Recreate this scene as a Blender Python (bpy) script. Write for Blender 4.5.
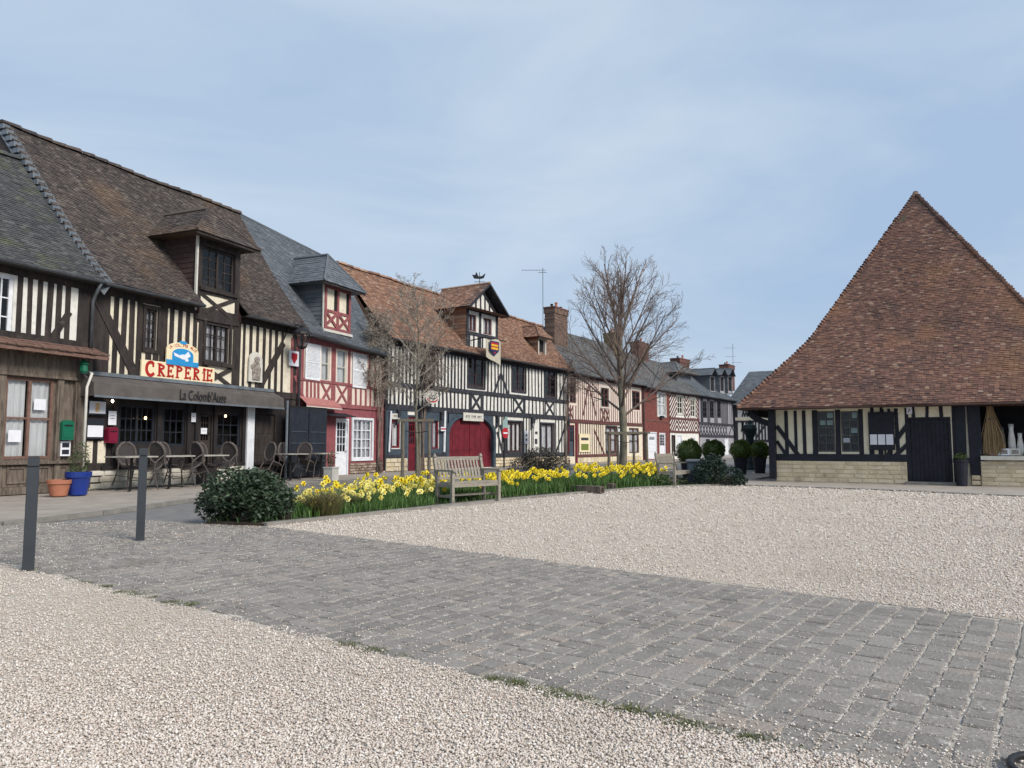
import bpy, math, random
import numpy as np
from mathutils import Vector
from math import radians as R, pi, sin, cos
random.seed(7); RNG = np.random.default_rng(7)
S = bpy.context.scene
for o in list(bpy.data.objects): bpy.data.objects.remove(o)
COL = S.collection
# ------------------------------------------------------------ camera
F_, CX, CY, HC = 740., 512., 384., 1.2
PITCH = math.atan(61/740)
cam = bpy.data.cameras.new('camera'); camo = bpy.data.objects.new('camera', cam); COL.objects.link(camo)
camo.location = (0, 0, HC); camo.rotation_euler = (pi/2+PITCH, 0, 0)
cam.sensor_width = 36; cam.lens = 36*F_/1024; cam.clip_end = 3000; cam.clip_start = .05
S.camera = camo
# ------------------------------------------------------------ world and sun (overcast)
W = bpy.data.worlds.new('World'); S.world = W; W.use_nodes = True
nt = W.node_tree; N = nt.nodes; L = nt.links; N.clear()
out = N.new('ShaderNodeOutputWorld'); bg = N.new('ShaderNodeBackground'); bg.inputs[1].default_value = .12
sky = N.new('ShaderNodeTexSky'); sky.sky_type = 'NISHITA'; sky.sun_disc = False
SUN_EL, SUN_AZ = R(38), R(-120)
sky.sun_elevation = SUN_EL; sky.sun_rotation = SUN_AZ; sky.air_density = 1.; sky.dust_density = 2
tc = N.new('ShaderNodeTexCoord'); mp = N.new('ShaderNodeMapping'); mp.inputs['Scale'].default_value = (1., 1., 2.9); mp.inputs['Location'].default_value = (.35, .2, .1)
L.new(tc.outputs['Generated'], mp.inputs[0])
n1 = N.new('ShaderNodeTexNoise'); n1.inputs['Scale'].default_value = 1.7; n1.inputs['Detail'].default_value = 7; n1.inputs['Roughness'].default_value = .54; n1.inputs['Distortion'].default_value = .5
L.new(mp.outputs[0], n1.inputs[0])
r1 = N.new('ShaderNodeValToRGB'); e = r1.color_ramp.elements
e[0].position = .33; e[0].color = (1.92, 2.58, 3.52, 1); e[1].position = .7; e[1].color = (3.0, 3.48, 4.0, 1)
L.new(n1.outputs[0], r1.inputs[0])
mx = N.new('ShaderNodeMix'); mx.data_type = 'RGBA'; mx.inputs[0].default_value = .93
L.new(sky.outputs[0], mx.inputs[6]); L.new(r1.outputs[0], mx.inputs[7]); L.new(mx.outputs[2], bg.inputs[0]); L.new(bg.outputs[0], out.inputs[0])
sl = bpy.data.lights.new('sun', 'SUN'); sl.energy = 2.2; sl.angle = R(22); sl.color = (1, .93, .84)
so = bpy.data.objects.new('sun', sl); COL.objects.link(so); so.location = (0, -10, 30)
# sun direction: from behind-right of the camera
d = Vector((cos(SUN_EL)*.75, -cos(SUN_EL)*.66, sin(SUN_EL))); so.rotation_euler = d.to_track_quat('Z', 'Y').to_euler()
sky.sun_rotation = math.atan2(d.x, d.y)
S.view_settings.view_transform = 'Standard'; S.view_settings.look = 'None'; S.view_settings.gamma = 1
S.view_settings.use_curve_mapping = False; S.view_settings.exposure = .8
S.render.engine = 'CYCLES'

# ------------------------------------------------------------ measuring helpers
def ray(px, py):
    v = (CY-py)/F_; return np.array([(px-CX)/F_, cos(PITCH)-v*sin(PITCH), sin(PITCH)+v*cos(PITCH)])
O3 = np.array([0, 0, HC])
def gp(px, py, z=0.):
    dd = ray(px, py); return O3+(z-HC)/dd[2]*dd
def at(px, d):
    r = ray(px, 470); return np.array([r[0]/r[1]*d, d])
class Fac:
    def __init__(s, p0, p1):
        s.p0 = np.array(p0[:2], float); s.p1 = np.array(p1[:2], float); s.L = float(np.hypot(*(s.p1-s.p0)))
        s.u = (s.p1-s.p0)/s.L; s.n = np.array([s.u[1], -s.u[0]]); s.rot = math.atan2(s.u[1], s.u[0])
    def q(s, px, py, out=0.):
        d = ray(px, py); P = s.p0+s.n*out; t = ((P-O3[:2])@s.n)/(d[:2]@s.n); h = O3+t*d
        return float((h[:2]-s.p0)@s.u), float(h[2])
    def side(s, uu, px, py):
        P = s.p0+s.u*uu; d = ray(px, py); t = (P@s.u)/(d[:2]@s.u); h = O3+t*d
        return float(-(h[:2]-P)@s.n), float(h[2])
    def r(s, xl, xr, yt, yb, out=0.):
        m = (xl+xr)/2; ym = (yt+yb)/2
        return s.q(xl, ym, out)[0], s.q(xr, ym, out)[0], s.q(m, yb, out)[1], s.q(m, yt, out)[1]
    def w(s, u, y, z=0.):
        p = s.p0+s.u*u-s.n*y; return (float(p[0]), float(p[1]), z)

# ------------------------------------------------------------ materials
def mat(name, c1, c2=None, scale=4., rough=.85, bump=.15, bscale=40., ramp=None, metal=0., spots=None, stretch=(1, 1, 1), spec=.3, blend=.5):
    m = bpy.data.materials.new(name); m.use_nodes = True; t = m.node_tree; n = t.nodes; l = t.links
    b = n['Principled BSDF']; b.inputs['Roughness'].default_value = rough; b.inputs['Metallic'].default_value = metal
    b.inputs['Specular IOR Level'].default_value = spec
    tc = n.new('ShaderNodeTexCoord'); mp = n.new('ShaderNodeMapping'); mp.inputs['Scale'].default_value = stretch
    l.new(tc.outputs['Object'], mp.inputs[0])
    c2 = c2 or tuple(x*.75 for x in c1)
    ns = n.new('ShaderNodeTexNoise'); ns.inputs['Scale'].default_value = scale; ns.inputs['Detail'].default_value = 6; ns.inputs['Roughness'].default_value = .65
    l.new(mp.outputs[0], ns.inputs[0])
    rp = n.new('ShaderNodeValToRGB'); rp.color_ramp.elements[0].position = .35; rp.color_ramp.elements[1].position = .65
    rp.color_ramp.elements[0].color = (*c2, 1); rp.color_ramp.elements[1].color = (*c1, 1); l.new(ns.outputs[0], rp.inputs[0])
    colr = rp.outputs[0]
    if ramp:
        a = n.new('ShaderNodeAttribute'); a.attribute_name = 'rnd'
        r2 = n.new('ShaderNodeValToRGB'); r2.color_ramp.interpolation = 'LINEAR'; els = r2.color_ramp.elements
        els[0].position = ramp[0][0]; els[0].color = (*ramp[0][1], 1); els[1].position = ramp[-1][0]; els[1].color = (*ramp[-1][1], 1)
        for p, c in ramp[1:-1]:
            e = els.new(p); e.color = (*c, 1)
        l.new(a.outputs['Fac'], r2.inputs[0])
        mxn = n.new('ShaderNodeMix'); mxn.data_type = 'RGBA'; mxn.inputs[0].default_value = blend
        l.new(colr, mxn.inputs[6]); l.new(r2.outputs[0], mxn.inputs[7]); colr = mxn.outputs[2]
    if spots:   # (colour, scale, threshold, softness)
        for sc_, ss, th, sf in spots:
            s2 = n.new('ShaderNodeTexNoise'); s2.inputs['Scale'].default_value = ss; s2.inputs['Detail'].default_value = 4
            l.new(tc.outputs['Object'], s2.inputs[0])
            r3 = n.new('ShaderNodeValToRGB'); r3.color_ramp.elements[0].position = th; r3.color_ramp.elements[1].position = min(1, th+sf)
            l.new(s2.outputs[0], r3.inputs[0])
            m3 = n.new('ShaderNodeMix'); m3.data_type = 'RGBA'; l.new(r3.outputs[0], m3.inputs[0]); l.new(colr, m3.inputs[6]); m3.inputs[7].default_value = (*sc_, 1); colr = m3.outputs[2]
    l.new(colr, b.inputs['Base Color'])
    if bump:
        nb = n.new('ShaderNodeTexNoise'); nb.inputs['Scale'].default_value = bscale; nb.inputs['Detail'].default_value = 4
        l.new(mp.outputs[0], nb.inputs[0]); bp = n.new('ShaderNodeBump'); bp.inputs['Strength'].default_value = bump; bp.inputs['Distance'].default_value = .02
        l.new(nb.outputs[0], bp.inputs['Height']); l.new(bp.outputs[0], b.inputs['Normal'])
    return m
def glow(name, c, s):
    m = bpy.data.materials.new(name); m.use_nodes = True; b = m.node_tree.nodes['Principled BSDF']
    b.inputs['Base Color'].default_value = (*c, 1); b.inputs['Emission Color'].default_value = (*c, 1); b.inputs['Emission Strength'].default_value = s; return m
def glassm():
    m = bpy.data.materials.new('window_glass'); m.use_nodes = True; n = m.node_tree.nodes; l = m.node_tree.links
    n.remove(n['Principled BSDF']); o = n['Material Output']
    tr = n.new('ShaderNodeBsdfTransparent'); tr.inputs[0].default_value = (.97, .98, .98, 1); gl = n.new('ShaderNodeBsdfGlossy'); gl.inputs['Roughness'].default_value = .04
    tcx = n.new('ShaderNodeTexCoord'); nz = n.new('ShaderNodeTexNoise'); nz.inputs['Scale'].default_value = 3; bp = n.new('ShaderNodeBump'); bp.inputs['Strength'].default_value = .06
    l.new(tcx.outputs['Object'], nz.inputs[0]); l.new(nz.outputs[0], bp.inputs['Height']); l.new(bp.outputs[0], gl.inputs['Normal'])
    fr = n.new('ShaderNodeFresnel'); fr.inputs[0].default_value = 1.5; mi = n.new('ShaderNodeMixShader')
    l.new(fr.outputs[0], mi.inputs[0]); l.new(tr.outputs[0], mi.inputs[1]); l.new(gl.outputs[0], mi.inputs[2]); l.new(mi.outputs[0], o.inputs[0]); return m
M = {}
M['glass'] = glassm()
M['room_shade'] = mat('room_shade', (.018, .018, .02), (.008, .008, .01), 2, .9, 0)  # near-black colour stands for the shade inside unlit rooms
M['curtain'] = mat('lace_curtain', (.85, .85, .88), (.45, .46, .52), 6, .95, .3, 30, stretch=(6, 1, .6))
M['sheer'] = mat('white_curtain', (.9, .91, .92), (.75, .77, .8), 5, .95, .4, 12, stretch=(5, 1, .3))
M['cream'] = mat('cream_plaster', (.74, .68, .54), (.6, .54, .43), 3, .95, .3, 60, spots=[((.42, .37, .29), 3.5, .55, .25), ((.3, .26, .21), 9, .68, .1)])
M['bluecream'] = mat('white_plaster', (.74, .73, .68), (.6, .59, .55), 3, .95, .3, 60, spots=[((.46, .45, .42), 3.5, .55, .25), ((.33, .32, .3), 9, .68, .1)])
M['pinkcream'] = mat('rose_plaster', (.72, .62, .54), (.62, .52, .45), 3, .95, .3, 60)
M['hallcream'] = mat('hall_plaster', (.78, .71, .55), (.66, .6, .45), 2.5, .95, .3, 60, spots=[((.4, .37, .3), 4, .63, .2)])
M['greycream'] = mat('grey_plaster', (.34, .33, .36), (.24, .24, .27), 4, .95, .3, 60)
M['timber'] = mat('dark_brown_timber', (.05, .04, .036), (.018, .015, .015), 5, .85, .6, 30, stretch=(1, 1, .25), spots=[((.095, .08, .07), 6, .64, .15)])
M['bluetimber'] = mat('blue_black_timber', (.045, .048, .06), (.02, .022, .028), 5, .85, .5, 35, spots=[((.09, .09, .095), 6, .62, .15)])
M['redtimber'] = mat('red_timber', (.3, .1, .105), (.2, .065, .07), 5, .75, .3, 35)
M['browntimber'] = mat('red_brown_timber', (.14, .055, .05), (.08, .035, .035), 5, .8, .3, 35)
M['halltimber'] = mat('hall_timber', (.016, .018, .03), (.008, .009, .015), 5, .6, .35, 30)
M['darkwood'] = mat('dark_shop_wood', (.03, .024, .024), (.014, .012, .014), 5, .7, .3, 30, stretch=(1, 1, .3))
M['plum'] = mat('plum_brown_frames', (.055, .03, .034), (.035, .02, .024), 5, .7, .2, 30)
M['sashgrey'] = mat('grey_sash_bars', (.13, .13, .12), (.07, .075, .07), 5, .6, .2, 30)
M['dimgoods'] = mat('dim_shelves', (.06, .055, .05), (.012, .012, .014), 7, .9, .2, 30, spots=[((.3, .25, .15), 9, .66, .1)])
M['greytimber'] = mat('grey_timber', (.05, .05, .065), (.025, .025, .03), 5, .8, .3, 30)
M['oldwood'] = mat('weathered_wood', (.19, .155, .125), (.075, .06, .05), 5, .9, .5, 30, stretch=(3, 1, .5))
M['redbrownwood'] = mat('faded_red_wood', (.2, .12, .095), (.12, .07, .055), 6, .85, .4, 30)
M['redwall'] = mat('red_painted_wall', (.27, .085, .095), (.2, .06, .068), 4, .8, .3, 30)
M['winered'] = mat('wine_red_paint', (.16, .015, .025), (.105, .01, .018), 3, .6, .15, 20)
M['white'] = mat('white_paint', (.75, .77, .8), (.6, .62, .66), 5, .55, .1, 30)
M['offwhite'] = mat('offwhite_paint', (.62, .6, .54), (.5, .48, .43), 5, .6, .1, 30)
M['darkpaint'] = mat('blue_black_paint', (.022, .026, .036), (.012, .015, .022), 4, .55, .2, 25)
M['bluepaint'] = mat('slate_blue_paint', (.06, .085, .11), (.04, .055, .075), 4, .6, .2, 25)
M['brick'] = None
M['stone'] = mat('pale_limestone', (.66, .56, .4), (.42, .35, .24), 3, .95, .6, 18, ramp=[(0, (.5, .41, .28)), (.5, (.62, .54, .38)), (1, (.74, .68, .54))], spots=[((.27, .23, .17), 2.2, .6, .25)])
M['whitestone'] = mat('white_limestone', (.6, .57, .5), (.4, .37, .31), 5, .95, .5, 25, ramp=[(0, (.4, .37, .3)), (1, (.68, .66, .6))])
M['flint'] = mat('rubble_stone', (.3, .24, .19), (.18, .14, .12), 6, .9, .5, 25, ramp=[(0, (.16, .1, .09)), (.5, (.34, .27, .2)), (1, (.5, .44, .36))], blend=.7)
M['mortar'] = mat('mortar', (.33, .3, .25), (.24, .21, .18), 8, .95, .4, 50)
M['brickm'] = mat('red_brick', (.21, .068, .056), (.15, .05, .044), 8, .9, .3, 50, ramp=[(0, (.14, .045, .04)), (1, (.26, .085, .068))])
M['chim'] = mat('brown_brick', (.18, .115, .09), (.1, .075, .062), 5, .9, .4, 50, ramp=[(0, (.08, .06, .052)), (1, (.26, .16, .12))])
M['chimred'] = mat('dark_red_brick', (.16, .075, .062), (.1, .055, .048), 5, .9, .4, 50, ramp=[(0, (.08, .045, .04)), (1, (.22, .1, .08))])
M['mossbrick'] = mat('mossy_brick', (.18, .145, .07), (.11, .085, .05), 5, .9, .4, 50)
T_ = lambda *a: list(a)
M['tile_brown'] = mat('old_brown_tiles', (.105, .085, .075), (.055, .047, .046), 1.2, .95, .5, 40,
    ramp=[(0, (.03, .026, .028)), (.5, (.068, .055, .05)), (.85, (.105, .083, .072)), (1, (.165, .14, .12))], spots=[((.2, .125, .07), .35, .56, .3), ((.15, .15, .11), 7, .62, .15), ((.36, .35, .31), 26, .67, .06)], blend=.65)
M['tile_orange'] = mat('orange_tiles', (.27, .155, .108), (.16, .092, .07), 1.5, .95, .4, 40,
    ramp=[(0, (.11, .065, .052)), (.4, (.21, .115, .078)), (.8, (.31, .175, .115)), (1, (.42, .31, .23))], spots=[((.13, .1, .07), 1.2, .62, .2), ((.4, .36, .28), 16, .7, .06)], blend=.65)
M['tile_hall'] = mat('hall_red_brown_tiles', (.2, .108, .082), (.11, .068, .058), .55, .95, .4, 40,
    ramp=[(0, (.06, .04, .038)), (.35, (.13, .07, .058)), (.7, (.19, .1, .073)), (.94, (.26, .145, .1)), (1, (.38, .29, .22))], spots=[((.23, .125, .07), .5, .52, .22), ((.075, .055, .052), .9, .56, .22), ((.3, .25, .2), 17, .68, .06), ((.09, .095, .06), 3, .66, .12)], blend=.6)
M['slate'] = mat('blue_grey_slate', (.125, .14, .158), (.08, .092, .108), 1.5, .55, .2, 40,
    ramp=[(0, (.075, .085, .1)), (.8, (.135, .15, .165)), (1, (.19, .2, .21))], spots=[((.16, .17, .16), 1.5, .66, .2)], spec=.4)
M['slate_old'] = mat('weathered_grey_slate', (.13, .13, .13), (.075, .08, .088), 1.2, .8, .3, 40,
    ramp=[(0, (.06, .064, .07)), (.8, (.15, .15, .15)), (1, (.23, .22, .2))], spots=[((.2, .2, .15), 2.5, .62, .15), ((.35, .34, .3), 18, .7, .06)])
M['slate_moss'] = mat('mossy_dark_slate', (.085, .088, .088), (.05, .054, .056), 1.2, .85, .3, 40, ramp=[(0, (.035, .038, .042)), (.8, (.09, .092, .092)), (1, (.15, .15, .14))], spots=[((.1, .11, .06), 1.6, .55, .2), ((.28, .28, .25), 24, .68, .06)])
M['zinc'] = mat('zinc_sheet', (.2, .225, .25), (.12, .14, .16), 3, .5, .1, 20, metal=.3)
M['gutter'] = mat('gutter_zinc', (.12, .13, .145), (.07, .08, .09), 4, .5, .1, 20, metal=.4)
M['terracotta'] = mat('terracotta', (.42, .17, .1), (.33, .13, .08), 5, .8, .2, 30)
M['cobalt'] = mat('cobalt_glaze', (.012, .035, .24), (.01, .03, .17), 4, .25, .05, 20, spec=.5)
M['soil'] = mat('dark_soil', (.06, .045, .032), (.03, .024, .018), 12, 1, .8, 60)
M['awning'] = mat('taupe_awning', (.12, .108, .1), (.088, .079, .075), 3, .9, .2, 80, spec=.1)
M['awningd'] = mat('awning_letter', (.03, .028, .03), None, 3, .9, 0)
M['signcream'] = mat('sign_cream', (.8, .7, .48), (.74, .62, .4), 3, .6, .05)
M['signred'] = mat('sign_red', (.42, .02, .015), (.33, .015, .012), 4, .5, .05)
M['signblue'] = mat('sign_blue', (.03, .28, .58), (.02, .22, .5), 5, .5, .05)
M['paper'] = mat('white_paper', (.74, .75, .8), (.66, .67, .73), 4, .8, 0)
M['ink'] = mat('dark_ink', (.05, .05, .06), None, 4, .8, 0)
M['postred'] = mat('mailbox_red', (.2, .012, .04), None, 4, .4, 0)
M['postgreen'] = mat('mailbox_green', (.01, .14, .08), None, 4, .4, 0)
M['metal'] = mat('anthracite_metal', (.035, .042, .052), (.028, .034, .042), 6, .45, .05, 30, spec=.4)
M['blackmetal'] = mat('black_metal', (.015, .015, .017), None, 6, .5, .05, 30)
M['bronze'] = mat('green_black_bronze', (.012, .03, .03), (.006, .012, .014), 8, .45, .4, 30)
M['wicker'] = mat('taupe_wicker', (.14, .12, .11), (.075, .065, .06), 40, .8, .6, 120)
M['wickerd'] = mat('dark_wicker_weave', (.065, .056, .057), (.04, .034, .035), 40, .8, .6, 120)
M['tabletop'] = mat('grey_table_top', (.42, .4, .36), (.3, .28, .25), 8, .5, .1, 40)
M['benchwood'] = mat('silvered_teak', (.36, .33, .275), (.21, .19, .16), 7, .9, .5, 50, stretch=(1, 6, 6))
M['stakewood'] = mat('round_stake_wood', (.2, .17, .13), (.11, .095, .075), 8, .9, .5, 40, stretch=(4, 4, 1))
M['bark'] = mat('young_bark', (.2, .185, .14), (.11, .1, .075), 8, .95, .6, 40, stretch=(1, 1, .4), spots=[((.17, .2, .1), 3, .6, .2)])
M['twig'] = mat('bare_twigs', (.2, .15, .125), (.12, .09, .078), 6, .9, .2, 30)
M['paletwig'] = mat('grey_twigs', (.32, .28, .24), (.19, .165, .14), 6, .9, .2, 30, ramp=[(0, (.1, .085, .07)), (.6, (.26, .23, .19)), (1, (.48, .44, .38))])
def leafm(name, a, b, c): return mat(name, b, a, 6, .55, .1, 30, ramp=[(0, a), (.6, b), (1, c)], spec=.35, blend=.8)
M['leaf_dark'] = leafm('glossy_dark_leaves', (.014, .026, .014), (.034, .06, .03), (.11, .15, .1))
M['leaf_ever'] = leafm('dark_evergreen_leaves', (.006, .016, .012), (.014, .032, .02), (.035, .06, .035))
M['leaf_box'] = leafm('boxwood_leaves', (.055, .085, .012), (.13, .175, .03), (.22, .26, .06))
M['leaf_ball'] = leafm('dark_box_leaves', (.028, .055, .012), (.065, .1, .024), (.12, .16, .04))
M['leaf_pot'] = leafm('pot_plant_leaves', (.02, .04, .015), (.05, .09, .03), (.14, .16, .05))
M['leaf_purple'] = leafm('purple_leaves', (.025, .024, .02), (.06, .055, .048), (.12, .11, .085))
M['blade'] = leafm('green_blades', (.025, .055, .012), (.06, .13, .028), (.14, .24, .06))
M['drygrass'] = leafm('dry_grass', (.06, .065, .025), (.16, .15, .06), (.3, .26, .12))
M['straw'] = mat('broom_straw', (.34, .23, .11), (.2, .13, .06), 5, .9, .5, 30, stretch=(8, 8, 1), ramp=[(0, (.1, .065, .035)), (1, (.46, .33, .18))], blend=.75)
M['yellow'] = leafm('bright_yellow_petals', (.7, .52, .02), (.8, .66, .03), (.85, .75, .12))
M['paleyellow'] = leafm('pale_yellow_petals', (.72, .62, .12), (.78, .7, .2), (.8, .76, .38))
M['gravelbase'] = mat('gravel_bed', (.58, .51, .43), (.44, .385, .325), 30, 1, 1, 70, spots=[((.5, .47, .42), 45, .55, .1)])
M['pebble'] = mat('pebbles', (.66, .585, .51), (.55, .48, .415), 2, .9, .2, 90, ramp=[(0, (.25, .2, .17)), (.05, (.44, .36, .31)), (.3, (.59, .51, .45)), (.5, (.6, .54, .495)), (.7, (.63, .56, .475)), (.85, (.69, .635, .59)), (1, (.84, .8, .75))], blend=.85, spots=[((.43, .375, .32), .45, .56, .25), ((.42, .375, .29), 1.7, .66, .15)])
M['sett'] = mat('grey_setts', (.29, .268, .243), (.22, .204, .187), 9, .85, .5, 45, ramp=[(0, (.15, .137, .125)), (.5, (.215, .197, .178)), (.92, (.27, .246, .218)), (1, (.3, .24, .2))], spots=[((.42, .395, .36), 14, .6, .12), ((.3, .278, .25), .5, .55, .3), ((.16, .15, .125), 1.1, .6, .2)], blend=.6)
M['joint'] = mat('sett_joint_grit', (.55, .5, .44), (.22, .195, .165), 30, 1, .6, 80, spots=[((.62, .58, .52), 60, .52, .08)])
M['asphalt'] = mat('asphalt', (.2, .195, .19), (.155, .15, .148), 4, .9, .4, 90)
M['pave'] = mat('worn_pavement', (.36, .32, .275), (.27, .24, .21), 1.5, .95, .4, 50, spots=[((.15, .14, .13), 2.5, .62, .15)])
M['kerb'] = mat('kerb_stone', (.25, .235, .215), (.17, .16, .145), 4, .9, .4, 50)
M['hallpave'] = mat('stone_strip', (.38, .34, .295), (.28, .25, .22), 2, .95, .4, 50)
M['lamp'] = glow('warm_lamp_or_reflection', (1, .62, .25), 5)  # also used for the glowing lamp reflection in the creperie window
M['lampw'] = glow('warm_white_lamp', (1, .85, .6), 6)
M['moss'] = leafm('moss', (.05, .065, .02), (.1, .12, .04), (.2, .2, .09))
M['flagblue'] = mat('flag_blue', (.02, .03, .11), None, 4, .8, 0)
M['flagyellow'] = mat('flag_yellow', (.75, .48, .04), None, 4, .8, 0)
M['flagred'] = mat('flag_red', (.45, .02, .03), None, 4, .8, 0)
M['flagcloth'] = mat('flag_cream', (.5, .47, .38), (.42, .39, .31), 4, .9, .1)
M['pinkcloth'] = mat('pink_cloth', (.4, .17, .16), (.32, .13, .12), 6, .9, .1)
M['teal'] = mat('teal_pane', (.3, .42, .4), (.2, .3, .3), 4, .3, 0)
M['planter'] = mat('dark_planter', (.022, .022, .035), (.016, .016, .025), 4, .5, .1)
M['ochre'] = mat('ochre', (.6, .33, .08), (.7, .55, .4), 14, .8, 0)
M['greyfig'] = mat('grey_figure_panel', (.38, .34, .3), (.12, .1, .09), 11, .8, .3)
M['brownslat'] = mat('brown_slats', (.085, .05, .045), (.055, .034, .032), 6, .85, .3)

# ------------------------------------------------------------ mesh helpers
KZ = [0]
class MB:
    def __init__(s): s.v = []; s.f = []; s.r = []
    def add(s, vs, fs, r=None):
        o = len(s.v); s.v += [tuple(map(float, p)) for p in vs]
        rr = random.random() if r is None else r
        for f in fs: s.f.append(tuple(i+o for i in f)); s.r.append(rr)
    def box(s, x0, x1, y0, y1, z0, z1, r=None):
        s.add([(x0, y0, z0), (x1, y0, z0), (x1, y1, z0), (x0, y1, z0), (x0, y0, z1), (x1, y0, z1), (x1, y1, z1), (x0, y1, z1)],
              [(0, 3, 2, 1), (4, 5, 6, 7), (0, 1, 5, 4), (1, 2, 6, 5), (2, 3, 7, 6), (3, 0, 4, 7)], r)
    def prism(s, pts, y0, y1, r=None):      # polygon in x,z extruded along y
        n = len(pts)
        s.add([(p[0], y0, p[1]) for p in pts]+[(p[0], y1, p[1]) for p in pts],
              [tuple(range(n)), tuple(range(2*n-1, n-1, -1))]+[(i, i+n, (i+1) % n+n, (i+1) % n) for i in range(n)], r)
    def slab(s, pts, z0, z1, r=None):       # polygon in x,y extruded along z
        n = len(pts)
        s.add([(p[0], p[1], z0) for p in pts]+[(p[0], p[1], z1) for p in pts],
              [tuple(range(n-1, -1, -1)), tuple(range(n, 2*n))]+[(i, (i+1) % n, (i+1) % n+n, i+n) for i in range(n)], r)
    def bar(s, a, b, w, h=None, r=None, up=(0, 0, 1)):      # square bar from a to b
        a = Vector(a); b = Vector(b); h = h or w; d = (b-a).normalized(); up = Vector(up)
        if abs(d.dot(up)) > .98: up = Vector((0, 1, 0))
        sx = d.cross(up).normalized()*w/2; sy = sx.cross(d).normalized()*h/2
        vs = [p+i*sx+j*sy for p in (a, b) for i, j in ((-1, -1), (1, -1), (1, 1), (-1, 1))]
        s.add(vs, [(3, 2, 1, 0), (4, 5, 6, 7), (0, 1, 5, 4), (1, 2, 6, 5), (2, 3, 7, 6), (3, 0, 4, 7)], r)
    def tube(s, pts, rad, n=6, r=None, caps=True):
        P = [Vector(p) for p in pts]; m = len(P)
        if not hasattr(rad, '__len__'): rad = [rad]*m
        vs = []; ref = Vector((0, 0, 1)); d0 = (P[1]-P[0]).normalized()
        if abs(d0.dot(ref)) > .9: ref = Vector((1, 0, 0))
        for i in range(m):
            d = (P[min(i+1, m-1)]-P[max(i-1, 0)]).normalized(); x = d.cross(ref)
            if x.length < 1e-4: x = d.cross(Vector((0, 1, .1)))
            x.normalize(); y = x.cross(d)
            for k in range(n):
                a = 2*pi*k/n; vs.append(P[i]+rad[i]*(cos(a)*x+sin(a)*y))
        fs = [(i*n+k, i*n+(k+1) % n, (i+1)*n+(k+1) % n, (i+1)*n+k) for i in range(m-1) for k in range(n)]
        if caps: fs += [tuple(range(n-1, -1, -1)), tuple(range((m-1)*n, m*n))]
        s.add(vs, fs, r)
    def lathe(s, prof, n=16, c=(0, 0, 0), r=None):      # prof: (radius, z)
        vs = [(c[0]+p*cos(2*pi*k/n), c[1]+p*sin(2*pi*k/n), c[2]+z) for p, z in prof for k in range(n)]
        m = len(prof)
        fs = [(i*n+k, i*n+(k+1) % n, (i+1)*n+(k+1) % n, (i+1)*n+k) for i in range(m-1) for k in range(n)]+[tuple(range(n-1, -1, -1)), tuple(range((m-1)*n, m*n))]
        s.add(vs, fs, r)
    def build(s, name, m, parent=None, smooth=False, label=None):
        me = bpy.data.meshes.new(name)
        me.from_pydata(s.v, [], s.f); me.update()
        a = me.attributes.new('rnd', 'FLOAT', 'FACE'); a.data.foreach_set('value', s.r)
        if smooth: me.polygons.foreach_set('use_smooth', [True]*len(me.polygons))
        o = bpy.data.objects.new(name, me); COL.objects.link(o); me.materials.append(M[m] if isinstance(m, str) else m)
        if parent: o.parent = parent
        if label: o['label'] = label
        return o
def npmesh(name, V, Fc, r, m, parent=None, smooth=False):   # numpy quads/tris, all faces same size
    me = bpy.data.meshes.new(name); k = Fc.shape[1]
    me.vertices.add(len(V)); me.vertices.foreach_set('co', V.astype(np.float32).ravel())
    me.loops.add(Fc.size); me.loops.foreach_set('vertex_index', Fc.astype(np.int32).ravel())
    me.polygons.add(len(Fc)); me.polygons.foreach_set('loop_start', np.arange(0, Fc.size, k, dtype=np.int32))
    me.update(calc_edges=True); me.validate()
    a = me.attributes.new('rnd', 'FLOAT', 'FACE'); a.data.foreach_set('value', r.astype(np.float32))
    if smooth: me.polygons.foreach_set('use_smooth', [True]*len(me.polygons))
    o = bpy.data.objects.new(name, me); COL.objects.link(o); me.materials.append(M[m])
    if parent: o.parent = parent
    return o
def props(o, label, cat, group=None, kind=None):
    if label: o['label'] = label
    if cat: o['category'] = cat
    if group: o['group'] = group
    if kind: o['kind'] = kind
    return o
def thing(name, label, cat, loc=(0, 0, 0), rotz=0., group=None, rx=0., ry=0.):
    o = bpy.data.objects.new(name, None); COL.objects.link(o); o.empty_display_size = .2
    o.location = [float(x) for x in loc]; o.rotation_euler = (rx, ry, float(rotz)); return props(o, label, cat, group)
def struct(o): o['kind'] = 'structure'; return o
def copy_tree(o, parent=None):
    c = o.copy(); COL.objects.link(c)
    if parent: c.parent = parent
    for ch in [x for x in bpy.data.objects if x.parent == o]: copy_tree(ch, c)
    return c
KIDS = {}
def text_mesh(txt, size, mat_, name, parent, loc, rot=(pi/2, 0, 0), offset=0., extrude=.004, width=None, align='CENTER', sx=1., shear=0.):
    cu = bpy.data.curves.new('t', 'FONT'); cu.body = txt; cu.size = size; cu.align_x = align; cu.align_y = 'CENTER'; cu.offset = offset; cu.extrude = extrude; cu.resolution_u = 3; cu.shear = shear
    to = bpy.data.objects.new('t', cu); COL.objects.link(to); bpy.context.view_layer.update()
    me = bpy.data.meshes.new_from_object(to.evaluated_get(bpy.context.evaluated_depsgraph_get())); bpy.data.objects.remove(to)
    if width:
        xs = [v.co.x for v in me.vertices]; sx = width/(max(xs)-min(xs))
    for v in me.vertices: v.co.x *= sx
    o = bpy.data.objects.new(name, me); COL.objects.link(o); me.materials.clear(); me.materials.append(M[mat_]); o.parent = parent; o.location = loc; o.rotation_euler = rot
    return o

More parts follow.
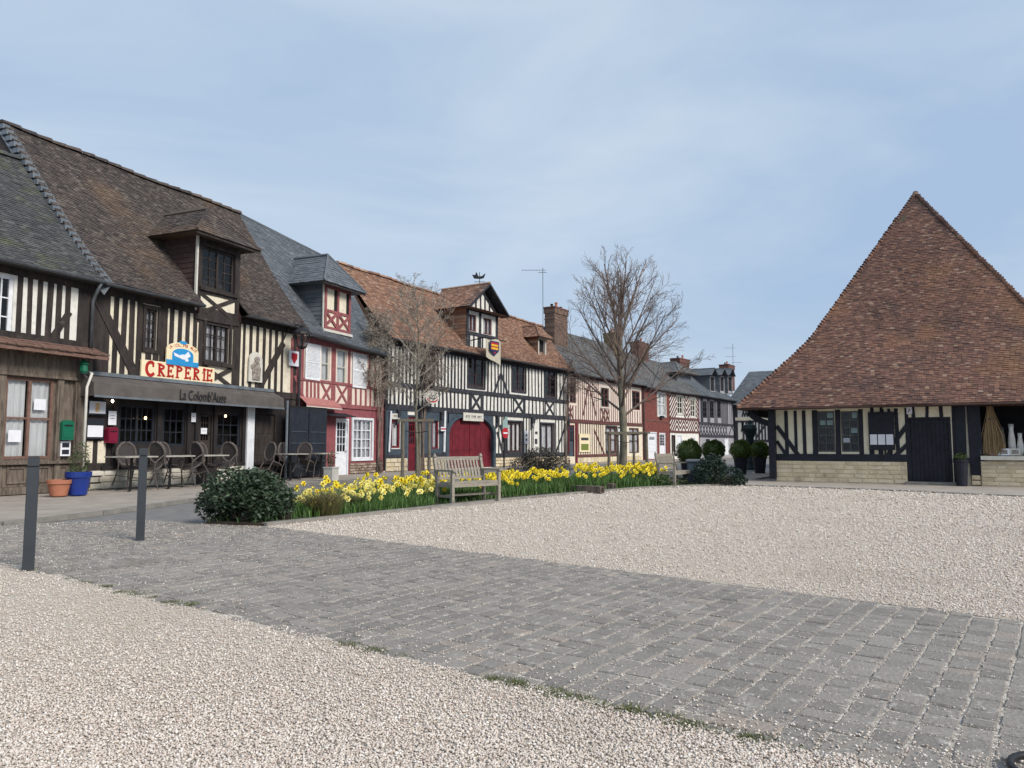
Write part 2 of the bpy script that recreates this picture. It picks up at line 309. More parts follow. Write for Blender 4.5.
# ------------------------------------------------------------ building helpers
def tiles(mb, P, umin, umax, nrow, tw, lift=.018, jit=.35, gap=.03, step_jit=.004, i0=0, i1=None):
    """courses of real tiles over the surface P(u, t), t from eave 0 to ridge 1"""
    for i in range(i0, nrow if i1 is None else i1):
        t0 = i/nrow; t1 = (i+1)/nrow; a = umin(t0); b = umax(t0); a1 = umin(t1); b1 = umax(t1)
        w = b-a
        if w <= .02: continue
        n = max(1, int(round(w/tw))); off = (i % 2)*.5
        es = [0]+[(k+off+random.uniform(-.08, .08))/n for k in range(1-int(off > 0)*1, n+1) if 0 < (k+off)/n < .999]+[1]
        es = sorted(x for x in es if 0 <= x <= 1)
        for k in range(len(es)-1):
            e0 = es[k]; e1 = es[k+1]
            if e1-e0 < .15/n: continue
            ua, ub = a+w*e0, a+w*e1-gap*tw; uc, ud = a1+(b1-a1)*e0, a1+(b1-a1)*e1-gap*tw
            tt = t0-random.uniform(0, .18)/nrow
            A = Vector(P(ua, tt)); B = Vector(P(ub, tt)); C = Vector(P(ud, t1+.25/nrow)); D = Vector(P(uc, t1+.25/nrow))
            nn = (B-A).cross(D-A)
            if nn.length < 1e-7: continue
            nn.normalize(); l1 = lift*(1+random.uniform(-jit, jit)); l2 = random.uniform(-step_jit, step_jit)
            s1 = nn*(l1+random.uniform(-.15, .15)*lift); s2 = nn*l1
            mb.add([A+s1, B+s2, C+nn*l2, D+nn*l2, A-nn*.01, B-nn*.01], [(0, 1, 2, 3), (4, 5, 1, 0)])
def sheet(mb, P, umin, umax, nt, dz=-.02, nu=8, i0=0, i1=None):
    for i in range(i0, nt if i1 is None else i1):
        for k in range(nu):
            t0, t1 = i/nt, (i+1)/nt; c = []
            for t, kk in ((t0, k), (t0, k+1), (t1, k+1), (t1, k)):
                a, b = umin(t), umax(t); p = P(a+(b-a)*kk/nu, t); c.append((p[0], p[1], p[2]+dz))
            mb.add(c, [(0, 1, 2, 3)], .4)
def wallface(mb, u0, u1, z0, z1, holes, y=0., dep=.16, r=.5):
    us = sorted({u0, u1, *[min(max(h[0], u0), u1) for h in holes], *[min(max(h[1], u0), u1) for h in holes]})
    zs = sorted({z0, z1, *[min(max(h[2], z0), z1) for h in holes], *[min(max(h[3], z0), z1) for h in holes]})
    for a, b in zip(us, us[1:]):
        for c, d in zip(zs, zs[1:]):
            mu, mz = (a+b)/2, (c+d)/2
            if b-a < 1e-4 or d-c < 1e-4: continue
            if any(h[0] < mu < h[1] and h[2] < mz < h[3] for h in holes): continue
            mb.add([(a, y, c), (b, y, c), (b, y, d), (a, y, d)], [(0, 1, 2, 3)], r)
    for a, b, c, d in holes:
        Y = y+dep
        mb.add([(a, y, c), (b, y, c), (b, y, d), (a, y, d), (a, Y, c), (b, Y, c), (b, Y, d), (a, Y, d)],
               [(0, 4, 5, 1), (1, 5, 6, 2), (2, 6, 7, 3), (3, 7, 4, 0)], r)
def stones(mb, u0, u1, z0, z1, sw, sh, y=-.04, dep=.06, gap=.012, rough=.012):
    """squared rubble: each stone a bevelled block"""
    nr = max(1, round((z1-z0)/sh)); h = (z1-z0)/nr
    for i in range(nr):
        u = u0
        while u < u1-.02:
            w = min(sw*random.uniform(.6, 1.5), u1-u)
            if u1-(u+w) < .1: w = u1-u
            a, b = u+gap/2, u+w-gap/2; c = z0+i*h+gap/2; d = z0+(i+1)*h-gap/2; bv = min(.02, (b-a)/4, (d-c)/4)
            yy = y-random.uniform(0, rough); Y = y+dep
            j = lambda: random.uniform(-.006, .006)
            mb.add([(a, Y, c), (b, Y, c), (b, Y, d), (a, Y, d), (a+bv, yy+j(), c+bv), (b-bv, yy+j(), c+bv+j()), (b-bv+j(), yy+j(), d-bv), (a+bv+j(), yy+j(), d-bv)],
                   [(4, 5, 6, 7), (0, 1, 5, 4), (1, 2, 6, 5), (2, 3, 7, 6), (3, 0, 4, 7)])
            u += w
def yfront(base):
    KZ[0] = (KZ[0]+1) % 29; return base-.0004*KZ[0]
class House:
    def __init__(s, F, name, label, depth=6., cat='house'):
        s.F = F; s.T = thing(name, label, cat, F.w(0, 0, 0), F.rot); s.tim = MB(); s.holes = []; s.depth = depth; s.wins = []
    def z(s, px, py, out=0): return s.F.q(px, py, out)[1]
    def u(s, px, py=400, out=0): return s.F.q(px, py, out)[0]
    def stud(s, u, z0, z1, w=.16, lean=0., y=-.012):
        jw = w*random.uniform(.85, 1.15); d = random.uniform(-.015, .015); f = yfront(y)
        s.tim.prism([(u-jw/2+d, z0), (u+jw/2+d, z0), (u+jw/2-d+lean, z1), (u-jw/2-d+lean, z1)], f, .02)
    def studs(s, pa, pb, n, z0, z1, w=.16, py=None, ends=False, y=-.012):
        """n timbers equally spaced strictly between image columns pa and pb"""
        py = py or 380; ua, ub = s.u(pa, py), s.u(pb, py)
        for k in range(n):
            t = (k+.5)/n if not ends else k/(n-1)
            s.stud(ua+(ub-ua)*t, z0, z1, w, random.uniform(-.02, .02), y)
    def diag(s, x0, y0, x1, y1, w=.18, y=-.03):
        s.brace(s.F.q(x0, y0), s.F.q(x1, y1), w, y)
    def brace(s, a, b, w=.18, y=-.03, bow=0.):
        a = Vector(a); b = Vector(b); d = (b-a).normalized(); n = Vector((-d.y, d.x))*w/2; f = yfront(y); k = 5 if bow else 1
        up = []; dn = []
        for i in range(k+1):
            t = i/k; c = a.lerp(b, t)+Vector((-d.y, d.x))*bow*4*t*(1-t); ww = random.uniform(.94, 1.06); up.append(c+n*ww); dn.append(c-n*ww)
        for i in range(k): s.tim.prism([tuple(dn[i]), tuple(dn[i+1]), tuple(up[i+1]), tuple(up[i])], f, .02)
    def xbr(s, u0, u1, z0, z1, w=.12):
        s.brace((u0, z0), (u1, z1), w); s.brace((u0, z1), (u1, z0), w)
    def rail(s, z, h, u0=None, u1=None, out=.06):
        out = out*.65+.012
        u0 = 0 if u0 is None else u0; u1 = s.F.L if u1 is None else u1; f = yfront(-out); n = max(2, int((u1-u0)/1.5)); j = [random.uniform(-.012, .012) for _ in range(n+1)]
        for i in range(n):
            a = u0+(u1-u0)*i/n; b = u0+(u1-u0)*(i+1)/n
            s.tim.prism([(a, z-h/2+j[i]), (b, z-h/2+j[i+1]), (b, z+h/2+j[i+1]), (a, z+h/2+j[i])], f, .02)
    def window(s, xl, xr, yt, yb, cols=2, rows=3, frame='darkpaint', curtain=None, case=2, fw=.07, mw=.025, casing=None, rect=None, sill=None, sunk=.06, cover=1.):
        a, b, c, d = rect or s.F.r(xl, xr, yt, yb); s.holes.append((a, b, c, d))
        f = MB(); y0, y1 = sunk-.03, sunk+.03
        f.box(a, b, y0, y1, d-fw, d); f.box(a, b, y0, y1, c, c+fw); f.box(a, a+fw, y0+.001, y1, c+fw, d-fw); f.box(b-fw, b, y0+.001, y1, c+fw, d-fw)
        W_ = (b-a-2*fw)/case
        for i in range(1, case): f.box(a+fw+W_*i-fw/2, a+fw+W_*i+fw/2, y0-.008, y1, c+fw, d-fw)
        nz = rows; hz = (d-c-2*fw)/nz
        for i in range(case):
            x0 = a+fw+W_*i
            for k in range(1, cols): f.box(x0+W_*k/cols-mw/2, x0+W_*k/cols+mw/2, y0+.01, y1-.008, c+fw, d-fw)
        for k in range(1, nz): f.box(a+fw, b-fw, y0+.012, y1-.006, c+fw+hz*k-mw/2, c+fw+hz*k+mw/2)
        w = f.build('window', frame, s.T)
        if casing:
            g = MB(); cw = .09
            g.box(a-cw, a, -.05, .01, c-cw, d+cw); g.box(b, b+cw, -.05, .01, c-cw, d+cw); g.box(a, b, -.052, .01, d, d+cw); g.box(a, b, -.052, .01, c-cw, c); g.build('casing', casing, w)
        if sill:
            g = MB(); g.box(a-.1, b+.1, -.12, .02, c-.11, c-.005); g.build('sill', sill, w)
        g = MB(); g.add([(a+fw, sunk, c+fw), (b-fw, sunk, c+fw), (b-fw, sunk, d-fw), (a+fw, sunk, d-fw)], [(0, 1, 2, 3)]); g.build('pane', 'glass', w)
        g = MB(); g.add([(a-.02, .5, c-.02), (b+.02, .5, c-.02), (b+.02, .5, d+.02), (a-.02, .5, d+.02)], [(0, 1, 2, 3)])
        g.add([(a, .16, c), (a, .5, c), (a, .5, d), (a, .16, d)], [(0, 1, 2, 3)]); g.add([(b, .16, c), (b, .5, c), (b, .5, d), (b, .16, d)], [(0, 1, 2, 3)])
        g.build('interior_shade', 'room_shade', w)  # dark sheet behind the pane, the room's shade given as colour
        if curtain:
            g = MB(); n = 26; zt = d-fw*.6; zb = c+fw*.6+(1-cover)*(d-c)
            for i in range(n):
                x = a+(b-a)*i/n; x2 = a+(b-a)*(i+1)/n; yy = sunk+.09+.02*sin(i*1.9); y2 = sunk+.09+.02*sin((i+1)*1.9)
                if abs((i+.5)/n-.5) < .03: continue
                g.add([(x, yy, zb), (x2, y2, zb), (x2, y2, zt), (x, yy, zt)], [(0, 1, 2, 3)])
            g.build('curtain', curtain, w, smooth=True)
        return w, (a, b, c, d)
    def door(s, xl, xr, yt, yb, m='darkpaint', panels=3, glass=None, rect=None, handle=True, planks=0, sunk=.05, name='door', kind=None):
        a, b, c, d = rect or s.F.r(xl, xr, yt, yb); s.holes.append((a, b, c, d)); f = MB(); fw = .07
        f.box(a, a+fw, .0, .12, c, d); f.box(b-fw, b, .0, .12, c, d); f.box(a+fw, b-fw, .0, .12, d-fw, d)
        A, B, D = a+fw+.004, b-fw-.004, d-fw-.004; y = sunk
        dm = MB()
        if planks:
            for k in range(planks):
                x0 = A+(B-A)*k/planks; x1 = A+(B-A)*(k+1)/planks; dm.box(x0+.004, x1-.004, y-random.uniform(0, .004), y+.05, c+.01, D)
            dm.box(A, B, y+.02, y+.055, c+.005, D)
        elif glass:
            gz = c+(D-c)*glass; sw = .08
            dm.box(A, A+sw, y, y+.05, c, D); dm.box(B-sw, B, y, y+.05, c, D); dm.box(A+sw, B-sw, y, y+.05, D-sw, D); dm.box(A+sw, B-sw, y, y+.05, c, gz)
            for k in range(1, 3): x = A+sw+(B-A-2*sw)*k/3; dm.box(x-.012, x+.012, y+.005, y+.04, gz, D-sw)
            for k in range(1, 4): z = gz+(D-sw-gz)*k/4; dm.box(A+sw, B-sw, y+.007, y+.038, z-.012, z+.012)
        else:
            dm.box(A, B, y+.015, y+.05, c, D)
            H = (D-c)/panels
            for k in range(panels): dm.box(A+.09, B-.09, y, y+.016, c+H*k+.07, c+H*(k+1)-.05)
        w = dm.build(name, m, s.T); f.build('frame', m if not kind else kind, w)
        if glass:
            g = MB(); g.add([(A+sw, y+.025, gz), (B-sw, y+.025, gz), (B-sw, y+.025, D-sw), (A+sw, y+.025, D-sw)], [(0, 1, 2, 3)]); g.build('pane', 'glass', w)
            g = MB(); g.box(A, B, .4, .42, c, D); g.build('interior_shade', 'room_shade', w)  # dark board in place of the shade behind the door glass
        if handle:
            g = MB(); g.tube([(B-.06, y-.05, c+1.0), (B-.06, y, c+1.0)], .015, 6); g.tube([(B-.06, y-.05, c+1.0), (B-.15, y-.05, c+1.0)], .012, 6); g.build('handle', 'blackmetal', w)
        return w, (a, b, c, d)
    def finish(s, wallm, z1, timm='timber', u0=0., u1=None, z0=0., zsplit=None, lowm=None):
        u1 = s.F.L if u1 is None else u1; dp = s.depth
        if zsplit:
            lo = [h for h in s.holes if h[2] < zsplit]; hi = [h for h in s.holes if h[3] > zsplit]
            w = MB(); wallface(w, u0, u1, z0, zsplit, [(a, b, c, min(d, zsplit)) for a, b, c, d in lo])
            w.add([(u0, 0, z0), (u0, dp, z0), (u0, dp, zsplit), (u0, 0, zsplit)], [(0, 1, 2, 3)], .5); w.add([(u1, 0, z0), (u1, dp, z0), (u1, dp, zsplit), (u1, 0, zsplit)], [(0, 1, 2, 3)], .5)
            w.build('ground_floor_wall', lowm, s.T); z0 = zsplit; hs = hi
        else: hs = s.holes
        w = MB(); wallface(w, u0, u1, z0, z1, [(a, b, max(c, z0), d) for a, b, c, d in hs])
        w.add([(u0, 0, z0), (u0, dp, z0), (u0, dp, z1), (u0, 0, z1)], [(0, 1, 2, 3)], .5); w.add([(u1, 0, z0), (u1, dp, z0), (u1, dp, z1), (u1, 0, z1)], [(0, 1, 2, 3)], .5)
        w.add([(u0, dp, 0), (u1, dp, 0), (u1, dp, z1), (u0, dp, z1)], [(0, 1, 2, 3)], .5)
        w.build('wall', wallm, s.T)
        if s.tim.v: s.tim.build('timber_frame', timm, s.T)
    def roof(s, eL, eR, rL, rR, m, rows=44, tw=.17, u0=0., u1=None, flare=.12, ridge='tile', notch=None, ridgem=None, gablem=None):
        """eL etc = (y inward, z) of the eave and the ridge at the left and right end"""
        u1 = s.F.L if u1 is None else u1; Lg = u1-u0
        sag = .05
        def P(u, t):
            k = (u-u0)/Lg; ey = eL[0]+(eR[0]-eL[0])*k; ez = eL[1]+(eR[1]-eL[1])*k; ry = rL[0]+(rR[0]-rL[0])*k; rz = rL[1]+(rR[1]-rL[1])*k
            fl = -flare*4*t*(1-t)*(1.2-t); sg = -sag*sin(pi*max(0, min(1, k)))*t+.02*sin(u*1.7+t*3)
            return (u, ey+(ry-ey)*t, ez+(rz-ez)*t+fl+sg)
        mb = MB(); inn = 0
        if notch:
            na, nb_, ny = notch
            while P(na, inn/rows)[1] < ny: inn += 1
            for x0, x1 in ((u0, na), (nb_, u1)):
                sheet(mb, P, lambda t: x0, lambda t: x1, rows, i1=inn); tiles(mb, P, lambda t: x0, lambda t: x1, rows, tw, i1=inn)
        sheet(mb, P, lambda t: u0, lambda t: u1, rows, i0=inn)
        tiles(mb, P, lambda t: u0, lambda t: u1, rows, tw, i0=inn)
        # soffit and back slope
        a, b = P(u0, 0), P(u1, 0); c, d2 = P(u1, 1), P(u0, 1)
        for x0, x1 in (((u0, notch[0]), (notch[1], u1)) if notch else ((u0, u1),)):
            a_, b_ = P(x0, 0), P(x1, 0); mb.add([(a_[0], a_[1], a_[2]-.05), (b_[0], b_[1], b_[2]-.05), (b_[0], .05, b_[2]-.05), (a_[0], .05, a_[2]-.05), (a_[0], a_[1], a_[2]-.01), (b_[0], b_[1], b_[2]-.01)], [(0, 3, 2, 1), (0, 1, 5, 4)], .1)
        mb.add([d2, c, (u1, 2*c[1]+.4, b[2]), (u0, 2*d2[1]+.4, a[2])], [(0, 1, 2, 3)], .4)
        ro = mb.build('roof', m, s.T)
        for uu, e, r_ in ((u0+.012, a, d2), (u1-.012, b, c)):     # gable walls under the roof ends
            g = MB(); g.add([(uu, 0.1, e[2]-.03), (uu, 2*r_[1], e[2]-.03), (uu, r_[1], r_[2]-.06)], [(0, 1, 2)], .5)
            g.build('gable', gablem or m, ro)
        if ridge:
            g = MB(); n = int(Lg/.42)
            for i in range(n):
                k0 = u0+Lg*i/n; k1 = u0+Lg*(i+1)/n+.04; p0 = P(k0, 1); p1 = P(k1, 1); h = random.uniform(-.012, .012)
                r0 = .12 if ridge == 'tile' else .06
                vs = []
                for p, ex in ((p0, .0), (p1, .045 if ridge == 'tile' else 0)):
                    for j in range(7):
                        an = pi*j/6; vs.append((p[0], p[1]-cos(an)*(r0+ex), p[2]-.05+h+sin(an)*(r0+ex)*.9))
                g.add(vs, [(j, j+1, j+8, j+7) for j in range(6)]+[tuple(range(7)), tuple(range(13, 6, -1))])
            g.build('ridge', ridgem or m, ro)
        s.P = P; return ro
    def gutter(s, z, u0=0., u1=None, y=-.42, r=.065, z2=None):
        u1 = s.F.L if u1 is None else u1; z2 = z if z2 is None else z2; g = MB(); vs = []
        for (u, zz) in ((u0, z), (u1, z2)):
            for j in range(7): an = pi+pi*j/6; vs.append((u, y+cos(an)*r, zz+sin(an)*r))
            for j in range(7): an = 2*pi-pi*j/6; vs.append((u, y+cos(an)*r*.85, zz+.006+sin(an)*r*.85))
        g.add(vs, [(j, (j+1) % 14, (j+1) % 14+14, j+14) for j in range(14)]+[tuple(range(13, -1, -1)), tuple(range(14, 28))]); return g.build('gutter', 'gutter', s.T)
    def pipe(s, pts, r=.045, m='gutter'):
        g = MB(); g.tube(pts, r, 8); return g.build('downpipe', m, s.T, smooth=True)
def chimney(H, u, y, w, dd, z0, z1, m='chim', pots=3, capm='chimred', potm='terracotta'):
    mb = MB(); n = max(3, int((z1-z0)/.085)); h = (z1-z0)/n
    for i in range(n):
        k = 1.
        ex = .05 if i > n-5 else (.025 if i == n-9 else 0)
        nb = max(2, int(w/.22)); off = (i % 2)*.5
        for j in range(-1, nb+1):
            a = max(-w/2-ex, -w/2-ex+(w+2*ex)*(j+off)/nb); b = min(w/2+ex, -w/2-ex+(w+2*ex)*(j+1+off)/nb)
            if b-a > .03: mb.box(u+a, u+b-.008, y-dd/2-ex, y+dd/2+ex, z0+i*h, z0+(i+1)*h-.01)
    mb.box(u-w/2+.01, u+w/2-.01, y-dd/2+.01, y+dd/2-.01, z0, z1-.02, .2)
    c = mb.build('chimney', m, H.T)
    g = MB(); g.box(u-w/2-.08, u+w/2+.08, y-dd/2-.08, y+dd/2+.08, z1, z1+.09); g.build('cap', capm, c)
    for k in range(pots):
        x = u-w/2+w*(k+.5)/pots; g = MB(); hh = .22 if k != pots//2 else .42
        g.lathe([(.1, z1+.09), (.085, z1+.09+hh*.8), (.11, z1+.09+hh*.82), (.11, z1+.09+hh), (.07, z1+.09+hh)], 10, (x, y, 0)); g.build('chimney_pot', potm if k == pots//2 else 'blackmetal', c)
    return c
def flat(mb, F, xl, xr, yt, yb, o0, o1):
    a, b, c, d = F.r(xl, xr, yt, yb, (o0+o1)/2); mb.box(a, b, -o1, -o0, c, d); return a, b, c, d

# ============================================================ GROUND
K = HC/1.35
def poly_obj(name, pts, z, m, thick=None):
    mb = MB(); p = [(float(q[0]), float(q[1])) for q in pts]
    ar = sum(p[i][0]*p[(i+1) % len(p)][1]-p[(i+1) % len(p)][0]*p[i][1] for i in range(len(p)))
    if ar < 0: p = p[::-1]
    if thick: mb.slab(p, z-thick, z)
    else: mb.add([(x, y, z) for x, y in p], [tuple(range(len(p)))], .5)
    return mb.build(name, m)
G = lambda *a: [gp(x, y) for x, y in a]
def inside(P, X, Y):
    P = [(float(p[0]), float(p[1])) for p in P]; r = np.zeros(len(X), bool); j = len(P)-1
    for i in range(len(P)):
        xi, yi = P[i]; xj, yj = P[j]; c = ((yi > Y) != (yj > Y)) & (X < (xj-xi)*(Y-yi)/(yj-yi+1e-12)+xi); r ^= c; j = i
    return r
struct(poly_obj('ground', [(-400, -60), (400, -60), (400, 700), (-400, 700)], -.05, 'asphalt'))
e1a, e1b = gp(0, 562), gp(858, 764); ed = (e1b-e1a)/np.linalg.norm(e1b-e1a); E1L, E1R = e1a-ed*5, e1b+ed*5
e2a, e2b = gp(264, 526), gp(1024, 621); ed2 = (e2b-e2a)/np.linalg.norm(e2b-e2a); E2R = e2b+ed2*6
band = [E1L, E1R, E2R, e2b, e2a, gp(190, 523), gp(140, 520), gp(60, 522), gp(-60, 529), gp(-250, 541)]
struct(poly_obj('sett_bed', band, -.007, 'joint'))
A_, B_, C_, D_, E_, F1_, G_ = at(86, 21.5*K), at(295, 30*K), at(383, 36*K), at(569, 52*K), at(643, 63.5*K), at(700, 74.7*K), at(736, 84.6*K)
# individual setts
ax = np.array([sin(R(36)), cos(R(36))]); bx = np.array([cos(R(36)), -sin(R(36))])
mb = MB(); P2 = np.array([p[:2] for p in band]); bmin, bmax = (P2@bx).min(), (P2@bx).max(); amin, amax = (P2@ax).min(), (P2@ax).max()
cells = []; b = bmin
while b < bmax:
    wb = random.uniform(.135, .165); a = amin+random.uniform(0, .1)
    while a < amax:
        wa = random.uniform(.115, .175); cells.append((b, a, wb, wa)); a += wa
    b += wb
cc = np.array([(c[0]+c[2]/2)*bx+(c[1]+c[3]/2)*ax for c in cells]); okc = inside(band, cc[:, 0], cc[:, 1])
vis = (cc[:, 1] > 1.2) & (cc[:, 1] < 15) & (np.abs(cc[:, 0]) < cc[:, 1]*.85+1.5)
for (b, a, wb, wa), o1, o2 in zip(cells, okc, vis):
    if not (o1 and o2): continue
    g = random.uniform(.003, .007); j = lambda s=.005: random.uniform(-s, s); zt = random.uniform(-.003, .004); t1, t2 = random.uniform(-.003, .003), random.uniform(-.003, .003)
    wav = .012*sin(a*1.3+b*.4)
    b0, b1, a0, a1 = b+g+wav, b+wb-g+wav, a+g, a+wa-g; cs = [(b0+j(), a0+j()), (b1+j(), a0+j()), (b1+j(), a1+j()), (b0+j(), a1+j())]
    cb, ca = (b0+b1)/2, (a0+a1)/2; vs = []
    for q_, (p, q) in enumerate(cs): w = p*bx+q*ax; vs.append((w[0], w[1], -.03))
    for q_, (p, q) in enumerate(cs): w = p*bx+q*ax; vs.append((w[0], w[1], zt-.006))
    for q_, (p, q) in enumerate(cs):
        p2, q2 = cb+(p-cb)*.9, ca+(q-ca)*.9; w = p2*bx+q2*ax; vs.append((w[0], w[1], zt+(t1 if q_ in (0, 1) else -t1)+(t2 if q_ in (0, 3) else -t2)))
    mb.add(vs, [(8, 11, 10, 9)]+[(i, i+4, (i+1) % 4+4, (i+1) % 4) for i in range(4)]+[(i+4, i+8, (i+1) % 4+8, (i+1) % 4+4) for i in range(4)])
struct(mb.build('sett_paving', 'sett'))
near = [E1L, E1R, (6, -4), (-14, -4)]
struct(poly_obj('gravel_path', near, -.004, 'gravelbase'))
fedge = G((264, 526), (350, 517), (434, 508), (500, 501), (570, 494.5), (640, 488.5), (700, 486.2), (735, 485))
hp0 = gp(735, 485); court = [e2a, e2b, E2R, gp(1300, 510), gp(1024, 496.5), gp(870, 489.5), *fedge[::-1][:-1]]
struct(poly_obj('gravel_court', court, -.004, 'gravelbase'))
F_HALL = Fac(gp(777, 481.5)[:2], gp(777, 481.5)[:2]+np.array([cos(R(30)), -sin(R(30))]))
hp = [gp(735, 485), gp(870, 489.5), gp(1024, 496.5), gp(1300, 510), F_HALL.w(14, 1), F_HALL.w(-1, 1), F_HALL.w(-1, 14), F_HALL.w(-3.2, 14), gp(735, 479)]
struct(poly_obj('stone_pavement', hp, .01, 'hallpave', .06))
mb = MB(); pts = G((735, 485.2), (870, 489.7), (1024, 496.7), (1300, 510.2))
for p, q in zip(pts, pts[1:]):
    n = max(2, int(np.linalg.norm(q-p)/.9))
    for i in range(n):
        a = p+(q-p)*i/n; b = p+(q-p)*(i+1)/n-(q-p)/np.linalg.norm(q-p)*.012; mb.bar((a[0], a[1], -.01), (b[0], b[1], -.01), .14, .07)
struct(mb.build('pavement_edging', 'kerb'))
# sidewalk along the row
sw = [gp(-300, 548), gp(0, 524), gp(100, 513), gp(187, 500.5), gp(280, 486.5), gp(345, 481)]
H2F = Fac(A_, B_)
swp = [(p[0], p[1]) for p in sw]+[tuple(Fac(C_, D_).w(3, -1.2)[:2]), tuple(D_+np.array([1.2, -.6])), tuple(G_+np.array([1.5, -.8])), tuple(G_+np.array([-4, 0])), tuple(D_+np.array([-4, 0])), tuple(B_+np.array([-4, 0])), tuple(H2F.w(-12, 4)[:2]), tuple(H2F.w(-12, -2)[:2])]
struct(poly_obj('sidewalk', swp, .03, 'pave', .08))
mb = MB(); pts = [np.array([p[0], p[1], 0]) for p in sw]+[np.array([*swp[6], 0]), np.array([*swp[7], 0]), np.array([*swp[8], 0])]
for p, q in zip(pts, pts[1:]):
    Lq = np.linalg.norm(q-p); n = max(1, int(Lq/1.)); dr = (q-p)/Lq
    for i in range(n):
        a = p+(q-p)*i/n; b = p+(q-p)*(i+1)/n-dr*.012; mb.bar((a[0], a[1], -.006), (b[0], b[1], -.006), .15, .08)
struct(mb.build('kerb', 'kerb'))
soil = [gp(206, 523.5), *fedge, gp(735, 479), gp(655, 478), gp(560, 480), gp(430, 488), gp(330, 494), gp(262, 503), gp(225, 512)]
struct(poly_obj('flowerbed_soil', soil, .03, 'soil', .08))
mb = MB(); pts = [np.array([float(p[0]), float(p[1]), 0]) for p in fedge]
for p, q in zip(pts, pts[1:]): mb.bar((p[0], p[1], .0), (q[0], q[1], .0), .12, .1)
struct(mb.build('bed_edging', 'kerb'))

def pebbles(name, poly, px0, px1, py0, py1, n, rad, seed, zoff=0., kind='stuff', uniform=True, flatten=.6, xy=None):
    g = np.random.default_rng(seed)
    PX = g.uniform(px0, px1, n); PY = g.uniform(py0, py1, n); v = (CY-PY)/F_
    dx = (PX-CX)/F_; dy = cos(PITCH)-v*sin(PITCH); dz = sin(PITCH)+v*cos(PITCH); t = -HC/dz; X = t*dx; Y = t*dy
    if xy is not None: X, Y = xy[:, 0], xy[:, 1]
    ok = inside(poly, X, Y); X = X[ok]; Y = Y[ok]; m = len(X); D = np.hypot(X, Y)
    s = rad*np.maximum(1, D/6.5)*g.uniform(.5, 1.35, m)
    base = np.array([(1, 0, 0), (0, 1, 0), (-1, 0, 0), (0, -1, 0), (0, 0, 1), (0, 0, -1)], float)
    base = np.vstack([base, [(.62, .62, .45), (-.62, .62, -.3)]])[:6]
    V = base[None]*g.uniform(.65, 1.25, (m, 6, 1))*s[:, None, None]*np.stack([np.ones(m), g.uniform(.55, 1, m), g.uniform(.4, .75, m)*flatten/.6], 1)[:, None, :]
    V += g.normal(0, .12, V.shape)*s[:, None, None]
    th = g.uniform(0, 2*pi, m); tl = g.normal(0, .35, m)
    c, sn = np.cos(tl), np.sin(tl); x, z = V[..., 0]*c[:, None]+V[..., 2]*sn[:, None], -V[..., 0]*sn[:, None]+V[..., 2]*c[:, None]
    y = V[..., 1]; c, sn = np.cos(th), np.sin(th); x, y = x*c[:, None]-y*sn[:, None], x*sn[:, None]+y*c[:, None]
    V = np.stack([x+X[:, None], y+Y[:, None], z+(zoff+g.uniform(-.2, .6, m)*s)[:, None]], 2).reshape(-1, 3)
    T = np.array([(0, 1, 4), (1, 2, 4), (2, 3, 4), (3, 0, 4), (1, 0, 5), (2, 1, 5), (3, 2, 5), (0, 3, 5)])
    Fc = (T[None]+np.arange(m)[:, None, None]*6).reshape(-1, 3)
    o = npmesh(name, V, Fc, np.repeat(g.random(m), 8), 'pebble'); o['kind'] = kind; return o
def jitter_poly(P, amp, step=.12, seed=3):
    g = np.random.default_rng(seed); o = []
    for i in range(len(P)):
        p = np.array([float(P[i][0]), float(P[i][1])]); q = P[(i+1) % len(P)]; q = np.array([float(q[0]), float(q[1])]); d = q-p; L_ = np.linalg.norm(d); nrm = np.array([-d[1], d[0]])/(L_+1e-9); n = min(200, max(1, int(L_/step)))
        for k in range(n): o.append(p+d*k/n+nrm*g.normal(0, amp))
    return o
pebbles('gravel_path_stones', jitter_poly(near, .03), -220, 1000, 545, 840, 205000, .0076, 1)
pebbles('gravel_court_stones', jitter_poly(court, .02), 240, 1200, 484, 680, 175000, .0085, 2)
gq = np.random.default_rng(9); cv = np.array([c for c, a1, a2 in zip(cells, okc, vis) if a1 and a2]); cv = cv[gq.integers(0, len(cv), 42000)]; nq = len(cv); dens = .5+.5*np.sin(cv[:, 0]*2.3+np.sin(cv[:, 1]*1.7)*2)*np.sin(cv[:, 1]*1.1); kq = gq.random(nq) < (.25+.6*dens)*np.minimum(1, (5./np.maximum(1, np.hypot(*((cv[:, :1]*bx+cv[:, 1:2]*ax).T))))**1.6); cv = cv[kq]; nq = len(cv)
sd_ = gq.random(nq) < .65; fb = np.where(sd_, gq.normal(0, .035, nq), gq.random(nq)); fa = np.where(sd_, gq.random(nq), gq.normal(0, .035, nq))
jx = (cv[:, 0]+cv[:, 2]*fb)[:, None]*bx+(cv[:, 1]+cv[:, 3]*fa)[:, None]*ax
pebbles('joint_grit', band, 0, 1, 600, 601, nq, .0052, 4, .0015, xy=jx)
pebbles('stray_grit', band, -20, 1060, 512, 800, 6500, .0045, 14, .0)
edge = [E1L+np.array([-.0, .0, 0]), E1R, E1R+np.array([.25, .35, 0]), E1L+np.array([.2, .28, 0])]
pebbles('gravel_spill', edge, 0, 1024, 540, 800, 3500, .008, 5, .004)
jn = [gp(560, 720), gp(700, 700), gp(1024, 765), gp(1100, 900), gp(700, 780)]
pebbles('gravel_spill', jn, 500, 1060, 680, 800, 2200, .007, 6, .004)

# ============================================================ HOUSES
def roofpt(F, uu, px, py): return F.side(uu, px, py)
